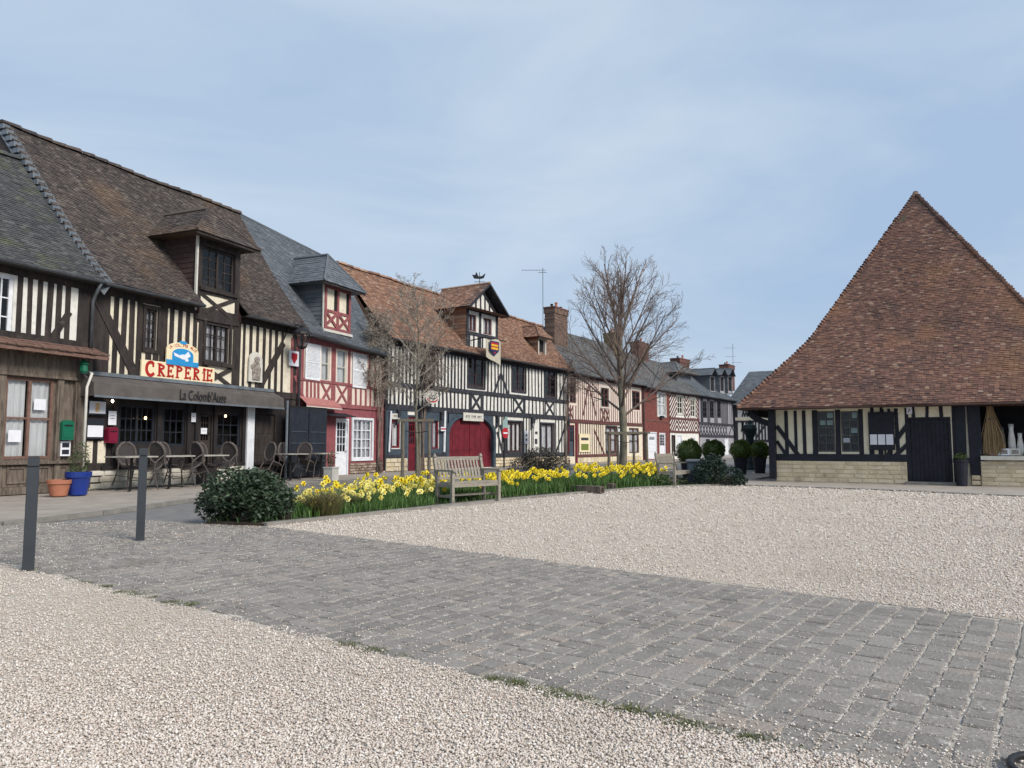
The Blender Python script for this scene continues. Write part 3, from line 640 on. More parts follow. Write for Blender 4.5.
# ---- house 1: at the left edge, weathered shop front
d0 = H2F.u*9.; HF = Fac(A_-d0, A_)
h = House(HF, 'timbered_house', 'grey weathered wooden shop front with curtained window and short slate roof at the left edge')
Lh = HF.L; zE = 5.42; zJ = h.z(45, 352)
h.window(-25, 13, 272, 338, 2, 3, 'white', None, 2, .09, .03)
w1 = h.holes[-1]; 
h.rail(h.z(45, 345)+.1, .22, out=.05); h.rail(zE-.12, .22, out=.05)
zlo, zhi = h.z(45, 345)+.2, zE-.2
h.studs(14, 72, 6, zlo, zhi, .14, 310); h.stud(Lh-.22, 2.5, zE, .42); h.studs(-130, -30, 7, zlo, zhi, .15, 310)
h.diag(69, 312, 48, 344, .15)
for k in range(11): h.stud(.35+.42*k, zlo, zhi, .15)
# shop window with curtains
h.window(3, 52, 378, 459, 1, 2, 'redbrownwood', 'sheer', 2, .07, .05, sunk=.02)
h.window(-95, -20, 378, 459, 1, 2, 'redbrownwood', 'sheer', 2, .07, .05, sunk=.02)
h.finish('bluecream', zE, 'timber', zsplit=zJ, lowm='oldwood')
mb = MB()      # wood cladding details of the shop front: fascia, pilasters, panels, base
z0 = .05; zb = h.z(30, 462); zt = h.z(30, 377)
for xl, xr in ((-20, 2), (54, 60), (72, 82), (-130, -96)):
    a, b = h.u(xl, 420), h.u(xr, 420); mb.box(a, b, -.09, .0, .05, zt); mb.box(a+.05, b-.05, -.11, -.09, zb+.1, zt-.15)
a, b = h.u(-130, 420), Lh-.02
mb.box(a, b, -.13, 0, zt, zt+.08); mb.box(a, b, -.10, 0, zt+.085, zJ-.05); mb.box(a, b, -.16, 0, zb-.05, zb+.02); mb.box(a, b, -.12, 0, .05, .22)
mb.box(a, b, -.05, 0, .225, zb-.055)
for xl, xr in ((2, 26), (28, 50), (52, 68), (-60, -30), (-28, -3)):
    c, d = h.u(xl, 475)+.06, h.u(xr, 475)-.06; f = .05
    mb.box(c, d, -.08, -.05, .3, .3+f); mb.box(c, d, -.08, -.05, zb-.15, zb-.15+f); mb.box(c, c+f, -.079, -.05, .35, zb-.15); mb.box(d-f, d, -.079, -.05, .35, zb-.15)
mb.build('shop_front', 'oldwood', h.T)
def Pp(u, t): return (u, -.62+.6*t, zJ+.02+.22*t)
mb = MB(); tiles(mb, Pp, lambda t: 0, lambda t: Lh+.05, 3, .2, .02); sheet(mb, Pp, lambda t: 0, lambda t: Lh+.05, 2); mb.box(0, Lh+.05, -.6, -.56, zJ-.1, zJ-.02)
for i in range(14): mb.box(Lh*i/14, Lh*i/14+.08, -.56, 0, zJ-.12, zJ-.03)
mb.build('pentice', M['tile_orange'] if False else 'redbrownwood', h.T)
rs = HF.side(Lh, 2, 178)
h.roof((-.42, zE), (-.42, zE), (3.3, 9.3), (3.3, 9.3), 'slate_moss', 60, .16, u1=Lh-.02, flare=.15)
h.gutter(zE-.0, 0, Lh); h.pipe([(Lh-.12, -.4, zE-.05), (Lh-.12, -.2, zE-.35), (Lh-.12, -.12, zE-.5), (Lh-.12, -.12, zJ+.2)])
for xl, xr, yt, yb in ((34, 46, 399, 410), (8, 21, 430, 442)):
    mb = MB(); a, b, c, d = flat(mb, HF, xl, xr, yt, yb, -.002, .006); o = mb.build('window_notice', 'paper', None)
    o.location = (0, 0, 0); o.parent = None; o.matrix_world = h.T.matrix_world; o.location = h.T.location; o.rotation_euler = h.T.rotation_euler
    props(o, 'white paper notice stuck high in the right pane of the curtained shop window' if xl == 34 else 'white paper notice stuck low in the left pane of the curtained shop window', 'notice')
H1 = h

# placed thing on a facade: origin at facade point, local frame of the facade
def fthing(F, name, label, cat, px, py, out=0., group=None):
    u, z = F.q(px, py, out); t = thing(name, label, cat, F.w(u, -out, z), F.rot, group); return t, u, z
def fbox(F, t, u, z, nm, m, xl, xr, yt, yb, o0, o1, out=0.):
    a, b, c, d = F.r(xl, xr, yt, yb, out); mb = MB(); mb.box(a-u, b-u, -o1, -o0, c-z, d-z); return mb.build(nm, m, t)

# ---- house 2: the creperie
F2 = H2F; h = House(F2, 'creperie_house', 'creperie with brown tiled roof, tall dormer, black timbers and taupe awning')
L2 = F2.L; zE = 5.42; zJ = h.z(88, 376); zJ2 = h.z(283, 396)
zJ = (zJ+zJ2)/2
cw = dict(frame='timber', curtain='curtain', fw=.07, mw=.03, casing='timber')
_, wa = h.window(145, 157, 309, 350, 2, 4, case=1, **cw)
_, wb = h.window(205, 229, 321, 363, 2, 3, case=2, sill='timber', **cw)
lo, hi = zJ+.1, zE-.25
h.rail(zJ, .22, out=.05); h.rail(zE-.12, .26, out=.05)
h.stud(.22, .1, zE, .42); h.stud(L2-.16, .1, zE, .26)
h.studs(93, 143, 6, lo, hi, .165, 340); h.studs(167, 198, 4, lo, hi, .14, 345); h.stud(h.u(163, 345), lo, hi, .26); h.stud(h.u(200, 345)+.02, lo, hi, .2)
h.studs(240, 285, 7, lo, hi, .125, 355); h.stud(h.u(236, 355), lo, hi, .3)
h.stud(h.u(148, 365), lo, wa[2]-.1, .18); h.stud(h.u(155, 365), lo, wa[2]-.1, .18)
h.diag(94, 293, 135, 376, .26); h.diag(283, 343, 257, 392, .22)
h.xbr(wb[0]-.05, wb[1]+.15, lo, wb[2]-.12, .13)
# dormer front timbers, flush with the wall
du0, du1 = h.u(197, 270), h.u(238, 280); zD0 = h.z(217, 318); zDt = h.z(214, 241)
dw = (h.u(201, 270), h.u(234, 275), h.z(218, 291), h.z(217, 250))
# shop front
gw = dict(frame='darkpaint', fw=.07, mw=.03)
h.window(119, 155, 405, 444, 3, 3, case=2, **gw); h.window(163, 185, 407, 446, 3, 3, case=1, **gw); h.window(215, 240, 413, 447, 3, 3, case=1, **gw)
h.door(198, 213, 412, 466, 'timber', glass=.5, name='shop_door'); h.door(253, 276, 412, 478, 'timber', panels=3)
h.finish('cream', zE, 'timber', zsplit=zJ-.12, lowm='darkwood')
mb = MB(); zs = .55; stones(mb, .1, h.u(196, 470), .05, zs, .42, .16, -.03); stones(mb, h.u(216, 470), h.u(243, 470), .05, zs, .42, .16, -.03); mb.box(.1, h.u(196, 470), -.01, .0, .05, zs, .2); mb.build('stone_base', 'whitestone', h.T)
mb = MB()
for xl, xr in ((86, 92), (97, 105)): a, b, c, d = F2.r(xl, xr, 441, 463); mb.box(a, b, -.02, 0, c, d)
mb.build('plaster_panel', 'cream', h.T)
mb = MB()
for x in (114, 158, 188, 196, 214.5, 243): u = h.u(x, 430); mb.box(u-.07, u+.07, -.06, 0, .55, zJ-.15)
mb.box(.4, L2-.4, -.07, 0, zs, zs+.1); mb.box(.4, L2-.4, -.05, 0, zJ-.45, zJ-.14)
mb.build('shop_frame', 'darkwood', h.T)
mb = MB(); a, b, c, d = F2.r(244.5, 251.5, 408, 462); mb.box(a, b, -.12, -.0, .06, d+.1); mb.build('white_post', 'white', h.T)
rl, rr = F2.side(0, 1, 121), F2.side(L2, 238, 212)
h.roof((-.42, zE), (-.42, zE), rl, rr, 'tile_brown', 76, .14, flare=.22, notch=(du0-.05, du1+.05, .1))
mb = MB(); P = h.P        # stepped zinc flashing at the left verge
for i in range(26):
    t0, t1 = i/26, (i+1)/26; p, q = P(0, t0), P(0, t1); mb.add([(-.04, p[1], p[2]-.35), (.2, p[1]-.0, p[2]+.03), (.2, q[1], p[2]+.05+(q[2]-p[2])), (-.04, q[1], q[2]-.35)], [(0, 1, 2, 3)])
    mb.box(-.05, .16, p[1], q[1]+.04, p[2]-.05, p[2]+.09)
mb.build('verge_flashing', 'zinc', h.T)
h.gutter(zE-.02, 0, du0-.05); h.gutter(zE-.02, du1+.05, L2); h.pipe([(L2-.05, -.4, zE-.05), (L2-.05, -.15, zE-.4), (L2-.05, -.13, .1)], .04)
def dormer(h, u0, u1, zb, zt, roofm, cheekm, win, ohl=.45, front='timber', apexpx=None, ydeep=2.6, hip=.9, rise=1.15, oh=.38, rows=12, tw=.17, winkw=None, panel=None, y0=-.02, gable=False, winds=None):
    """a dormer: front wall, two cheeks, hipped or gabled roof, a window"""
    t = h.T
    f = MB(); holes = winds if winds is not None else ([win] if win else [])
    wallface(f, u0, u1, zb, zt, holes, y=y0, dep=.14)
    fo = f.build('dormer', front, t)
    n = max(4, int((zt-zb)/.16))
    def ymax(z):     # where the cheek meets the main roof
        lo_, hi_ = 0., 1.
        for _ in range(20):
            m_ = (lo_+hi_)/2
            if h.P((u0+u1)/2, m_)[2] < z: lo_ = m_
            else: hi_ = m_
        return h.P((u0+u1)/2, lo_)[1]
    for s, u in ((-1, u0), (1, u1)):
        c = MB()
        for i in range(n):
            z0, z1 = zb+(zt-zb)*i/n, zb+(zt-zb)*(i+1)/n
            c.add([(u+s*.02, y0, z0), (u+s*.005, y0, z1), (u+s*.005, ymax(z1)+.25, z1), (u+s*.02, ymax(z0)+.25, z0), (u-s*.03, y0, z0), (u-s*.03, y0, z1)], [(0, 1, 2, 3), (4, 5, 1, 0)])
        c.build('cheek', cheekm, fo)
    um = (u0+u1)/2; ze = zt+.02; Y1 = ymax(zt+rise)+.1; hw = (u1-u0)/2+ohl; yf = y0-oh; ya = yf+hip if not gable else yf
    ap = (um, ya, ze+rise)
    def side(s):
        def P(v, tt):       # v along y at the eave, t up to ridge
            x = um+s*hw*(1-tt); return (x, v, ze-.14*(1-tt)**2*0+rise*tt)
        return P
    r = MB()
    yb = ymax(ze)+.3
    for s in (-1, 1):
        Ps = side(s)
        Pm = (lambda v, tt, Ps=Ps: Ps(v, tt)) if s == 1 else (lambda v, tt, Ps=Ps: Ps(-v, tt))
        if s == 1: a_, b_ = (lambda tt: yf+(ya-yf)*tt), (lambda tt: yb+(Y1-yb)*tt)
        else: a_, b_ = (lambda tt: -(yb+(Y1-yb)*tt)), (lambda tt: -(yf+(ya-yf)*tt))
        sheet(r, Pm, a_, b_, 4, -.015); tiles(r, Pm, a_, b_, rows, tw)
    if not gable:
        Pf = lambda v, tt: (v, yf+(ya-yf)*tt, ze+rise*tt)
        a_, b_ = (lambda tt: um-hw*(1-tt)), (lambda tt: um+hw*(1-tt))
        sheet(r, Pf, a_, b_, 4, -.015); tiles(r, Pf, a_, b_, rows, tw)
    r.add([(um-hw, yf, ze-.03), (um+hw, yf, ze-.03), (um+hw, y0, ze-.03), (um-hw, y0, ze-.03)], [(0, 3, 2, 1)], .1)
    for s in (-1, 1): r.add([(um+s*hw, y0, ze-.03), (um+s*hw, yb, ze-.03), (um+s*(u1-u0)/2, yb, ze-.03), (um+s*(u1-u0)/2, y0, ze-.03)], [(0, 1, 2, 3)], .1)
    ro = r.build('dormer_roof', roofm, fo)
    g = MB(); g.tube([(um, ya, ze+rise+.02), (um, Y1, ze+rise+.02)], .07, 6)
    if not gable:
        for s in (-1, 1): g.tube([(um+s*hw, yf, ze+.02), (um, ya, ze+rise+.02)], .045, 6)
    g.build('ridge', roofm, ro)
    if not gable: g = MB(); g.box(um-hw+.02, um+hw-.02, yf+.02, yf+.05, ze-.1, ze-.02); g.build('fascia', 'timber', ro)
    return fo, (um, hw, yf, ya, ze, Y1)
nh = len(h.holes)
fo, _ = dormer(h, du0, du1, zD0, zDt, 'tile_brown', 'brownslat', dw, front='timber', hip=1.0, rise=1.12, ohl=.5, oh=.45)
_, _ = h.window(0, 0, 0, 0, 2, 4, rect=dw, frame='timber', curtain=None, case=2, casing='timber', sill='timber')
mb = MB(); a, b = du0+.08, du1-.08; mb.box(a, b, -.035, -.0, zD0+.02, dw[2]-.2); mb.build('dormer_plaster', 'cream', h.T)
h.tim = MB(); zx0, zx1 = zD0+.02, dw[2]-.18; m_ = (a+b)/2
h.brace((a, zx0), (b-.1, zx1), .12, -.06); h.brace((a, zx1), (b-.1, zx0), .12, -.06); h.brace((a+.05, (zx0+zx1)/2), (a+.4, zx0), .1, -.06); h.rail(zx1+.03, .12, a-.15, b+.15, .07); h.rail(zx0-.08, .18, a-.15, b+.15, .07)
mb_ = MB(); mb_.box(du0, du1, -.01, .12, zD0-.25, zD0+.02); mb_.build('dormer_base', 'timber', h.T); h.stud(du0+.06, zD0, zDt, .16, y=-.05); h.stud(du1-.06, zD0, zDt, .16, y=-.05)
h.tim.build('dormer_timber', 'timber', h.T)
mb = MB(); mb.box(du0-.08, du0-.02, -.07, .0, zD0+.1, zDt); mb.build('dormer_corner_post', 'offwhite', h.T)
# awning (folded, low) and its lettering
mb = MB(); a0, a1 = h.u(93, 385, .55), h.u(283, 403, .55); at0 = h.z(188, 389.5, .55); ab = h.z(188, 402, .55); n = 24
for i in range(n):
    x0, x1 = a0+(a1-a0)*i/n, a0+(a1-a0)*(i+1)/n; w0, w1 = .012*sin(i*1.3), .012*sin((i+1)*1.3)
    mb.add([(x0, -.04, at0+.22), (x1, -.04, at0+.22), (x1, -.58+w1, at0-.02), (x0, -.58+w0, at0-.02), (x1, -.6-w1, ab), (x0, -.6-w0, ab)], [(0, 3, 2, 1), (3, 5, 4, 2)], .5)
mb.add([(a0, -.04, at0+.22), (a0, -.58, at0-.02), (a0, -.6, ab), (a0, -.04, ab)], [(0, 1, 2, 3)], .5)
mb.add([(a1, -.04, at0+.22), (a1, -.58, at0-.02), (a1, -.6, ab), (a1, -.04, ab)], [(0, 1, 2, 3)], .5)
aw = mb.build('awning', 'awning', h.T, smooth=False)
mb = MB(); mb.box(a0-.02, a1+.02, -.14, -.06, at0+.2, at0+.3); mb.box(a0, a1, -.63, -.605, ab-.035, ab+.02); mb.build('awning_rail', 'zinc', aw)
ta, tb = h.u(180, 397, .62), h.u(226, 402, .62)
text_mesh("La Colomb'Auge", .42, 'awningd', 'lettering', aw, ((ta+tb)/2, -.622, (at0+ab)/2+.0), width=tb-ta)
mb = MB(); mb.tube([(h.u(86, 400, .5), -.5, .35), (h.u(87, 400, .5)-.02, -.5, zJ-.3), (h.u(87, 400, .5)+.12, -.48, zJ+.05), (h.u(89, 400, .5)+.2, -.2, zJ+.1)], .035, 8); mb.build('crank_rod', 'offwhite', aw, smooth=True)
for x, y, nm in ((112, 401, 'lamp_glow'), (145, 418, 'lamp_glow'), (225, 416, 'lamp_glow')):
    u, z = F2.q(x, y, .12); g = MB(); g.lathe([(.012, -.045), (.03, -.02), (.032, .01), (.015, .04)], 10, (u, -.14, z)); g.build('lamp', 'lampw' if x == 112 else 'lamp', h.T)  # middle bulb is added for a lamp's reflection in the window
H2 = h

# ---- house 3: red timbered house with slate roof
F3 = Fac(B_, C_); h = House(F3, 'red_timbered_house', 'red timbered house with slate roof, slate dormer, white door and white shutters'); L3 = F3.L
zE, zEr = 5.28, 5.02; zJ = h.z(333, 405)
sh = []
_, wa = h.window(321.5, 329.5, 346, 381, 1, 2, 'offwhite', 'sheer', 1, .05, .03); _, wb = h.window(337, 346.5, 350, 384, 1, 2, 'offwhite', 'sheer', 1, .05, .03)
def shutter(h, xl, xr, yt, yb, m, out=.03, rect=None):
    a, b, c, d = rect or h.F.r(xl, xr, yt, yb, out); g = MB(); f = .06; y0, y1 = -out-.035, -out
    g.box(a, b, y0, y1, c, c+f); g.box(a, b, y0, y1, d-f, d); g.box(a, a+f, y0+.001, y1, c+f, d-f); g.box(b-f, b, y0+.001, y1, c+f, d-f); g.box(a+f, b-f, y0+.002, y1, (c+d)/2-f/2, (c+d)/2+f/2)
    n = int((d-c)/.055)
    for i in range(n):
        z = c+f+(d-c-2*f)*i/n; g.add([(a+f, y0+.008, z), (b-f, y0+.008, z), (b-f, y1-.004, z+.05), (a+f, y1-.004, z+.05)], [(0, 1, 2, 3)])
    return g.build('shutter', m, h.T)
shutter(h, 305, 320, 344, 380, 'white'); shutter(h, 352.5, 366, 354, 388, 'white')
h.rail(zJ, .16, out=.05); h.rail(zE-.2, .22, out=.03); zm = h.z(333, 383)
h.rail(zm, .1, out=.04)
h.stud(.1, zJ, zE, .2); h.stud(L3-.1, .1, zE, .2); h.stud(h.u(333.5, 365), zJ, zE-.1, .26); h.stud(h.u(349, 365), zJ, zE-.1, .16); h.studs(289, 305, 3, zJ+.08, zE-.25, .12, 370)
h.studs(305, 320, 4, zJ+.08, zm, .11, 395); h.studs(348, 377, 6, zJ+.08, zm, .11, 398); h.studs(366, 378, 2, zm, zE-.2, .12, 370)
for a, b in ((321, 331), (336.5, 347)): h.xbr(h.u(a, 393), h.u(b, 393), zJ+.08, zm-.05, .1)
h.diag(294, 376, 305, 402, .12)
h.door(335.5, 348.5, 418.5, 477, 'white', glass=.45, kind='white'); h.window(352.5, 371.5, 420, 458.5, 2, 4, 'white', 'curtain', 2, .06, .035, casing='white')
h.finish('pinkcream', zEr, 'redtimber', zsplit=zJ-.08, lowm='redwall')
mb = MB(); a = h.u(349.5, 470); stones(mb, a, L3-.1, .05, h.z(360, 463), .2, .11, -.05); mb.box(a, L3-.1, -.02, 0, .05, h.z(360, 463), .1); mb.build('stone_base', 'flint', h.T)
mb = MB(); a, b = h.u(328, 415, .4), h.u(354, 417, .4); z = h.z(341, 416, .4)
mb.add([(a, -.5, z-.03), (b, -.5, z-.03), (b, 0, z+.1), (a, 0, z+.1), (a, -.5, z), (b, -.5, z), (b, 0, z+.14), (a, 0, z+.14)], [(0, 3, 2, 1), (4, 5, 6, 7), (0, 1, 5, 4), (1, 2, 6, 5), (3, 0, 4, 7)]); mb.build('door_canopy', 'darkpaint', h.T)
rl3, rr3 = F3.side(0, 238, 212), F3.side(L3, 337, 262)
h.roof((-.42, zE), (-.42, zEr), rl3, rr3, 'slate', 60, .22, flare=.4, ridge='slate')
h.gutter(zE-.02, z2=zEr-.02); h.pipe([(L3-.05, -.4, zEr-.05), (L3-.05, -.12, zEr-.35), (L3-.05, -.12, .1)], .04)
du0, du1 = h.u(323, 310), h.u(350, 318); zD0 = h.z(336, 331); zDt = h.z(336, 288)
fo, _ = dormer(h, du0, du1, zD0, zDt, 'slate', 'slate', None, front='cream', hip=.9, rise=1.35, ohl=.5, oh=.4, tw=.22)
mb = MB(); a, b = du0+.05, du1-.05; zm = zD0+(zDt-zD0)*.42; f = -.06
def tb(mb, p, q, w, y):
    p = Vector(p); q = Vector(q); d = (q-p).normalized(); n = Vector((-d.y, d.x))*w/2; mb.prism([tuple(p-n), tuple(q-n), tuple(q+n), tuple(p+n)], y, -.02)
for k, (p, q) in enumerate([((a, zm), (b, zm)), ((a, zD0+.05), (b, zD0+.05)), ((a, zDt-.06), (b, zDt-.06))]): tb(mb, p, q, .1, f-.002*k)
m_ = (a+b)/2
for k, x in enumerate((a+.05, m_, b-.05)): tb(mb, (x, zD0), (x, zDt), .12, f-.008-.001*k)
for k, (p, q) in enumerate([((a, zD0+.08), (m_, zm)), ((a, zm), (m_, zD0+.08)), ((m_, zD0+.08), (b, zm)), ((m_, zm), (b, zD0+.08))]): tb(mb, p, q, .1, f-.012-.001*k)
mb.build('dormer_timber', 'redtimber', h.T)
mb = MB(); mb.box(m_-.22, m_+.02, -.035, -.02, zm+.05, zDt-.1); mb.box(b-.25, b-.08, -.035, -.02, zm+.05, zDt-.1); mb.build('dormer_window', 'room_shade', h.T)  # dark panes, the shade behind them put into the colour
mb = MB(); mb.box(du0-.06, du1+.06, -.1, -.02, zD0-.12, zD0-.02); mb.box(du0-.05, du0+.005, -.05, 0, zD0, zDt); mb.build('dormer_sill', 'offwhite', h.T)
H3 = h

# ---- house 4: long black and white timbered house
F4 = Fac(C_, D_); h = House(F4, 'long_timbered_house', 'long black and white timbered house with orange roof, gabled dormer and wine red garage'); L4 = F4.L
zE = 5.83; zR = h.z(500, 395); zJ = h.z(520, 415); zb = h.z(520, 455)
kw = dict(frame='plum', curtain=None, fw=.09, mw=.035, casing='bluetimber')
_, wa = h.window(421, 433, 352, 384, 1, 3, case=2, **kw)
_, wb = h.window(468, 484, 353, 387, 1, 3, case=2, **kw); _, wc = h.window(512, 525, 364, 391, 1, 3, case=2, **kw); _, wd = h.window(544.5, 556, 368, 397, 1, 3, case=2, **kw)
lo, hi = zJ+.12, zE-.25
for z, hh, o in ((zR, .2, .07), (zJ, .24, .08), (zE-.12, .24, .05)): h.rail(z, hh, out=o)
for a, b, n in ((389, 419, 8), (436, 466, 9), (486, 493, 2), (493.5, 499.5, 2), (502.5, 510, 3), (527, 543, 5), (558, 569, 3)): h.studs(a, b, n, zR+.1, hi, .12, 375)
for a, b, n in ((388, 420, 8), (420, 471, 13), (481, 513, 9), (523, 545, 6), (554, 569, 4)): h.studs(a, b, n, lo, zR-.1, .12, 403)
for a, b in ((471.5, 480.5), (514, 523), (545.5, 553.5)): h.xbr(h.u(a, 403), h.u(b, 403), lo, zR-.1, .14); h.stud(h.u(a, 403)-.06, lo, zR, .14); h.stud(h.u(b, 403)+.06, lo, zR, .14)
h.diag(500.5, 374, 493.5, 394, .15); h.diag(501, 374, 508, 395, .15); h.stud(h.u(501, 380), zR, hi, .16); h.diag(566, 375, 559, 400, .15); h.diag(392, 366, 402, 386, .15)
h.stud(.12, .1, zE, .26); h.stud(L4-.12, .1, zE, .26)
# ground floor
kg = dict(fw=.09, mw=.04)
h.window(391.5, 400, 420, 448, 1, 1, 'winered', 'sheer', 1, **kg); h.window(432, 438.5, 417, 449, 1, 1, 'winered', 'curtain', 1, **kg)
h.window(507, 521.5, 422, 452, 1, 1, 'plum', 'sheer', 3, casing='bluetimber', **kg); h.window(541, 553.5, 424, 453, 1, 1, 'plum', 'curtain', 2, casing='bluetimber', **kg)
h.door(407.5, 417, 415, 471, 'winered', glass=.5, kind='bluepaint')
ga, gb, gc, gd = F4.r(447, 493.5, 414.5, 462); h.holes.append((ga, gb, .05, gd))
# studs of the ground floor right of the garage
for a, b, n in ((522, 541, 7), (554, 569, 5), (497, 507, 3)): h.studs(a, b, n, zb+.05, zJ-.15, .105, 437)
h.rail(zb, .22, h.u(496, 455), L4, .06); h.rail(h.z(410, 456), .15, .1, h.u(405, 450), .05); h.rail(h.z(430, 455), .15, h.u(419, 450), ga-.1, .05)
h.diag(566, 424, 556, 452, .15); h.diag(500, 425, 506, 452, .14); h.diag(497, 432, 503, 455, .14)
h.finish('bluecream', zE, 'bluetimber', zsplit=zJ-.12, lowm='bluecream')
mb = MB()        # blue painted boarding of the left part
for a, b in ((.02, h.u(391, 430)), (h.u(400.5, 430), h.u(407, 430)), (h.u(417.3, 430), h.u(431.5, 430)), (h.u(439, 430), ga-.02)): mb.box(a, b, -.035, 0, .6, zJ-.14)
for a, b in ((h.u(391, 430), h.u(400.5, 430)), (h.u(431.5, 430), h.u(439, 430))): mb.box(a+.002, b-.002, -.034, 0, .6, h.z((391 if a < 5 else 432)+4, 449)); mb.box(a+.002, b-.002, -.034, 0, h.z(396, 419), zJ-.14)
mb.build('boarding', 'bluepaint', h.T)
mb = MB(); zz = h.z(400, 458)
for a, b in ((.1, h.u(407, 460)-.02), (h.u(418, 460), ga-.1), (gb+.1, L4-.05)):
    mb = MB(); z1 = h.z(520, 457) if a > ga else zz; stones(mb, a, b, .05, z1, .38, .17, -.07); mb.box(a, b, -.03, 0, .05, z1, .2)
    mb.build('stone_base', 'stone', h.T)
# arched garage doors
mb = MB(); gm = (ga+gb)/2; gw_ = (gb-ga)/2-.1; gs = gd-.95
def arch(n=14, r=1.):
    return [(gm+gw_*r*cos(pi-pi*i/n), gs+(gd-gs-.05)*r*sin(pi*i/n)) for i in range(n+1)]
mb.prism([(gm-gw_, .06), (gm+gw_, .06)]+arch()[::-1], .1, .15, .5)
for k in range(1, 8): x = gm-gw_+2*gw_*k/8; mb.box(x-.012, x+.012, .088, .1, .1, gs+.3)
mb.box(gm-.03, gm+.03, .07, .1, .08, gd-.1)
for s in (-1, 1): mb.box(gm+s*.08 if s > 0 else gm-gw_+.08, gm+gw_-.08 if s > 0 else gm-.08, .08, .1, .95, 1.02)
gdoor = mb.build('garage_door', 'winered', h.T)
mb = MB(); ar = arch(16, 1.); W_ = .16
for (p, q) in zip(ar, ar[1:]):
    c = (gm, gs); P_ = lambda v, k: (c[0]+(v[0]-c[0])*k, c[1]+(v[1]-c[1])*k); mb.prism([P_(q, .985), P_(p, .985), P_(p, 1.13), P_(q, 1.13)], -.08, .16)
for s in (-1, 1): x = gm+s*gw_; mb.box(min(x, x+s*.24), max(x, x+s*.24), -.07, .17, .06, gs+.02)
# spandrels fill corners above the arch
for s in (-1, 1):
    pts = [p for p in ar if (p[0]-gm)*s >= -1e-6]; pts = sorted(pts, key=lambda p: p[0]*s)
    poly = [(gm, gd+.05)]+pts+[(gm+s*(gw_+.2), gd+.05)]
    for p, q in zip(pts, pts[1:]): mb.add([(p[0], -.03, p[1]), (q[0], -.03, q[1]), (q[0], -.03, gd+.08), (p[0], -.03, gd+.08)], [(0, 1, 2, 3) if s > 0 else (3, 2, 1, 0)])
mb.build('arch_frame', 'bluepaint', gdoor)
for x in (397, 419, 440, 496, 531, 567):        # jetty brackets
    mb = MB(); u = h.u(x, 415); mb.box(u-.08, u+.08, -.16, 0, zJ-.45, zJ-.12); mb.prism([(u-.08, zJ-.1), (u+.08, zJ-.1), (u+.08, zJ-.7), (u-.08, zJ-.8)], -.09, -.0)
    mb.build('bracket', 'bluetimber', h.T)
mb = MB(); mb.tube([F4.q(389, 411) and (F4.q(389, 411)[0], -.12, F4.q(389, 411)[1]), (F4.q(387, 452)[0], -.12, F4.q(387, 452)[1])], .045, 8); mb.build('white_post', 'white', h.T); mb = MB(); mb.tube([(h.u(443.5, 411), -.1, h.z(443.5, 411)), (h.u(442.5, 452), -.1, h.z(442, 452))], .06, 8); mb.build('white_post', 'white', h.T)
rl4 = F4.side(0, 337, 262); rr4 = F4.side(L4, 541, 326)
h.roof((-.45, zE), (-.45, zE), rl4, rr4, 'tile_orange', 58, .18, flare=.2, u1=L4)
h.gutter(zE-.02)
# gabled dormer
du0, du1 = h.u(466, 345), h.u(497, 345); zD0 = zE-.05; zDt = h.z(478, 311)
w1, w2 = F4.r(467.8, 476, 315, 332), F4.r(483, 491.5, 318, 334)
w1 = (w1[0], w1[1], (w1[2]+w2[2])/2, (w1[3]+w2[3])/2); w2 = (w2[0], w2[1], w1[2], w1[3])
zap = h.z(486, 286); fo, dd = dormer(h, du0, du1, zD0, zDt, 'tile_orange', 'tile_orange', None, front='bluecream', gable=True, rise=zap-zDt, ohl=.45, oh=.5, winds=[w1, w2], rows=14)
um, hw, yf, ya, ze, Y1 = dd
mb = MB(); mb.add([(um-hw+.5, -.03, ze-.02), (um+hw-.5, -.03, ze-.02), (um, -.03, ze+(zap-zDt)-.25)], [(0, 1, 2)]); mb.build('gable', 'bluecream', fo)
h.window(0, 0, 0, 0, 1, 1, 'browntimber', 'curtain', 2, rect=w1); h.window(0, 0, 0, 0, 1, 1, 'browntimber', 'curtain', 2, rect=w2)
h.tim = MB(); Y = -.06
for z, hh in ((ze, .2), (w1[2]-.12, .18), (zD0+.1, .2)): h.rail(z, hh, du0, du1, .07)
for u in (du0+.08, du1-.08, (w1[1]+w2[0])/2): h.stud(u, zD0, ze, .2, y=-.05)
for k in range(7): h.stud(du0+.25+(du1-du0-.5)*k/6, zD0+.15, w1[2]-.18, .12, y=-.04)
for k, o in enumerate((-.62, -.2, .2, .62)): h.stud(um+o, ze, ze+(zap-zDt)*(1-abs(o)/hw)-.25, .12, y=-.05)
rs_ = (zap-zDt)
for s in (-1, 1): h.brace((um+s*hw, ze-.05), (um, ze+rs_-.05), .1, yf-.0); h.brace((um+s*(hw-.55), ze), (um, ze+rs_-.42), .14, -.07)
h.tim.build('dormer_timber', 'bluetimber', fo)
# small hipped dormer on the right
a, b, c, d = F4.r(538.5, 545.5, 338, 356, -.3)
s0 = h.P
mbz = MB()
fo2, _ = dormer(h, a-.05, b+.1, c-.05, d, 'tile_orange', 'tile_orange', (a+.08, b-.02, c+.08, d-.08), front='offwhite', hip=.7, rise=.75, ohl=.3, oh=.25, y0=.3, rows=9)
mb = MB(); mb.box(a+.05, b, .45, .47, c, d); mb.build('interior_shade', 'room_shade', fo2)  # dark board standing for the shade inside the small dormer
# chimney on the right verge
uc = L4-.2; yc = rr4[0]+.1; zc = rr4[1]; ca, cb, cc_, cd = F4.r(545, 567, 310, 343, -yc)
chimney(h, (ca+cb)/2, yc, (cb-ca)*.6, .75, cc_-1.2, cd, 'chim', 3)
H4 = h

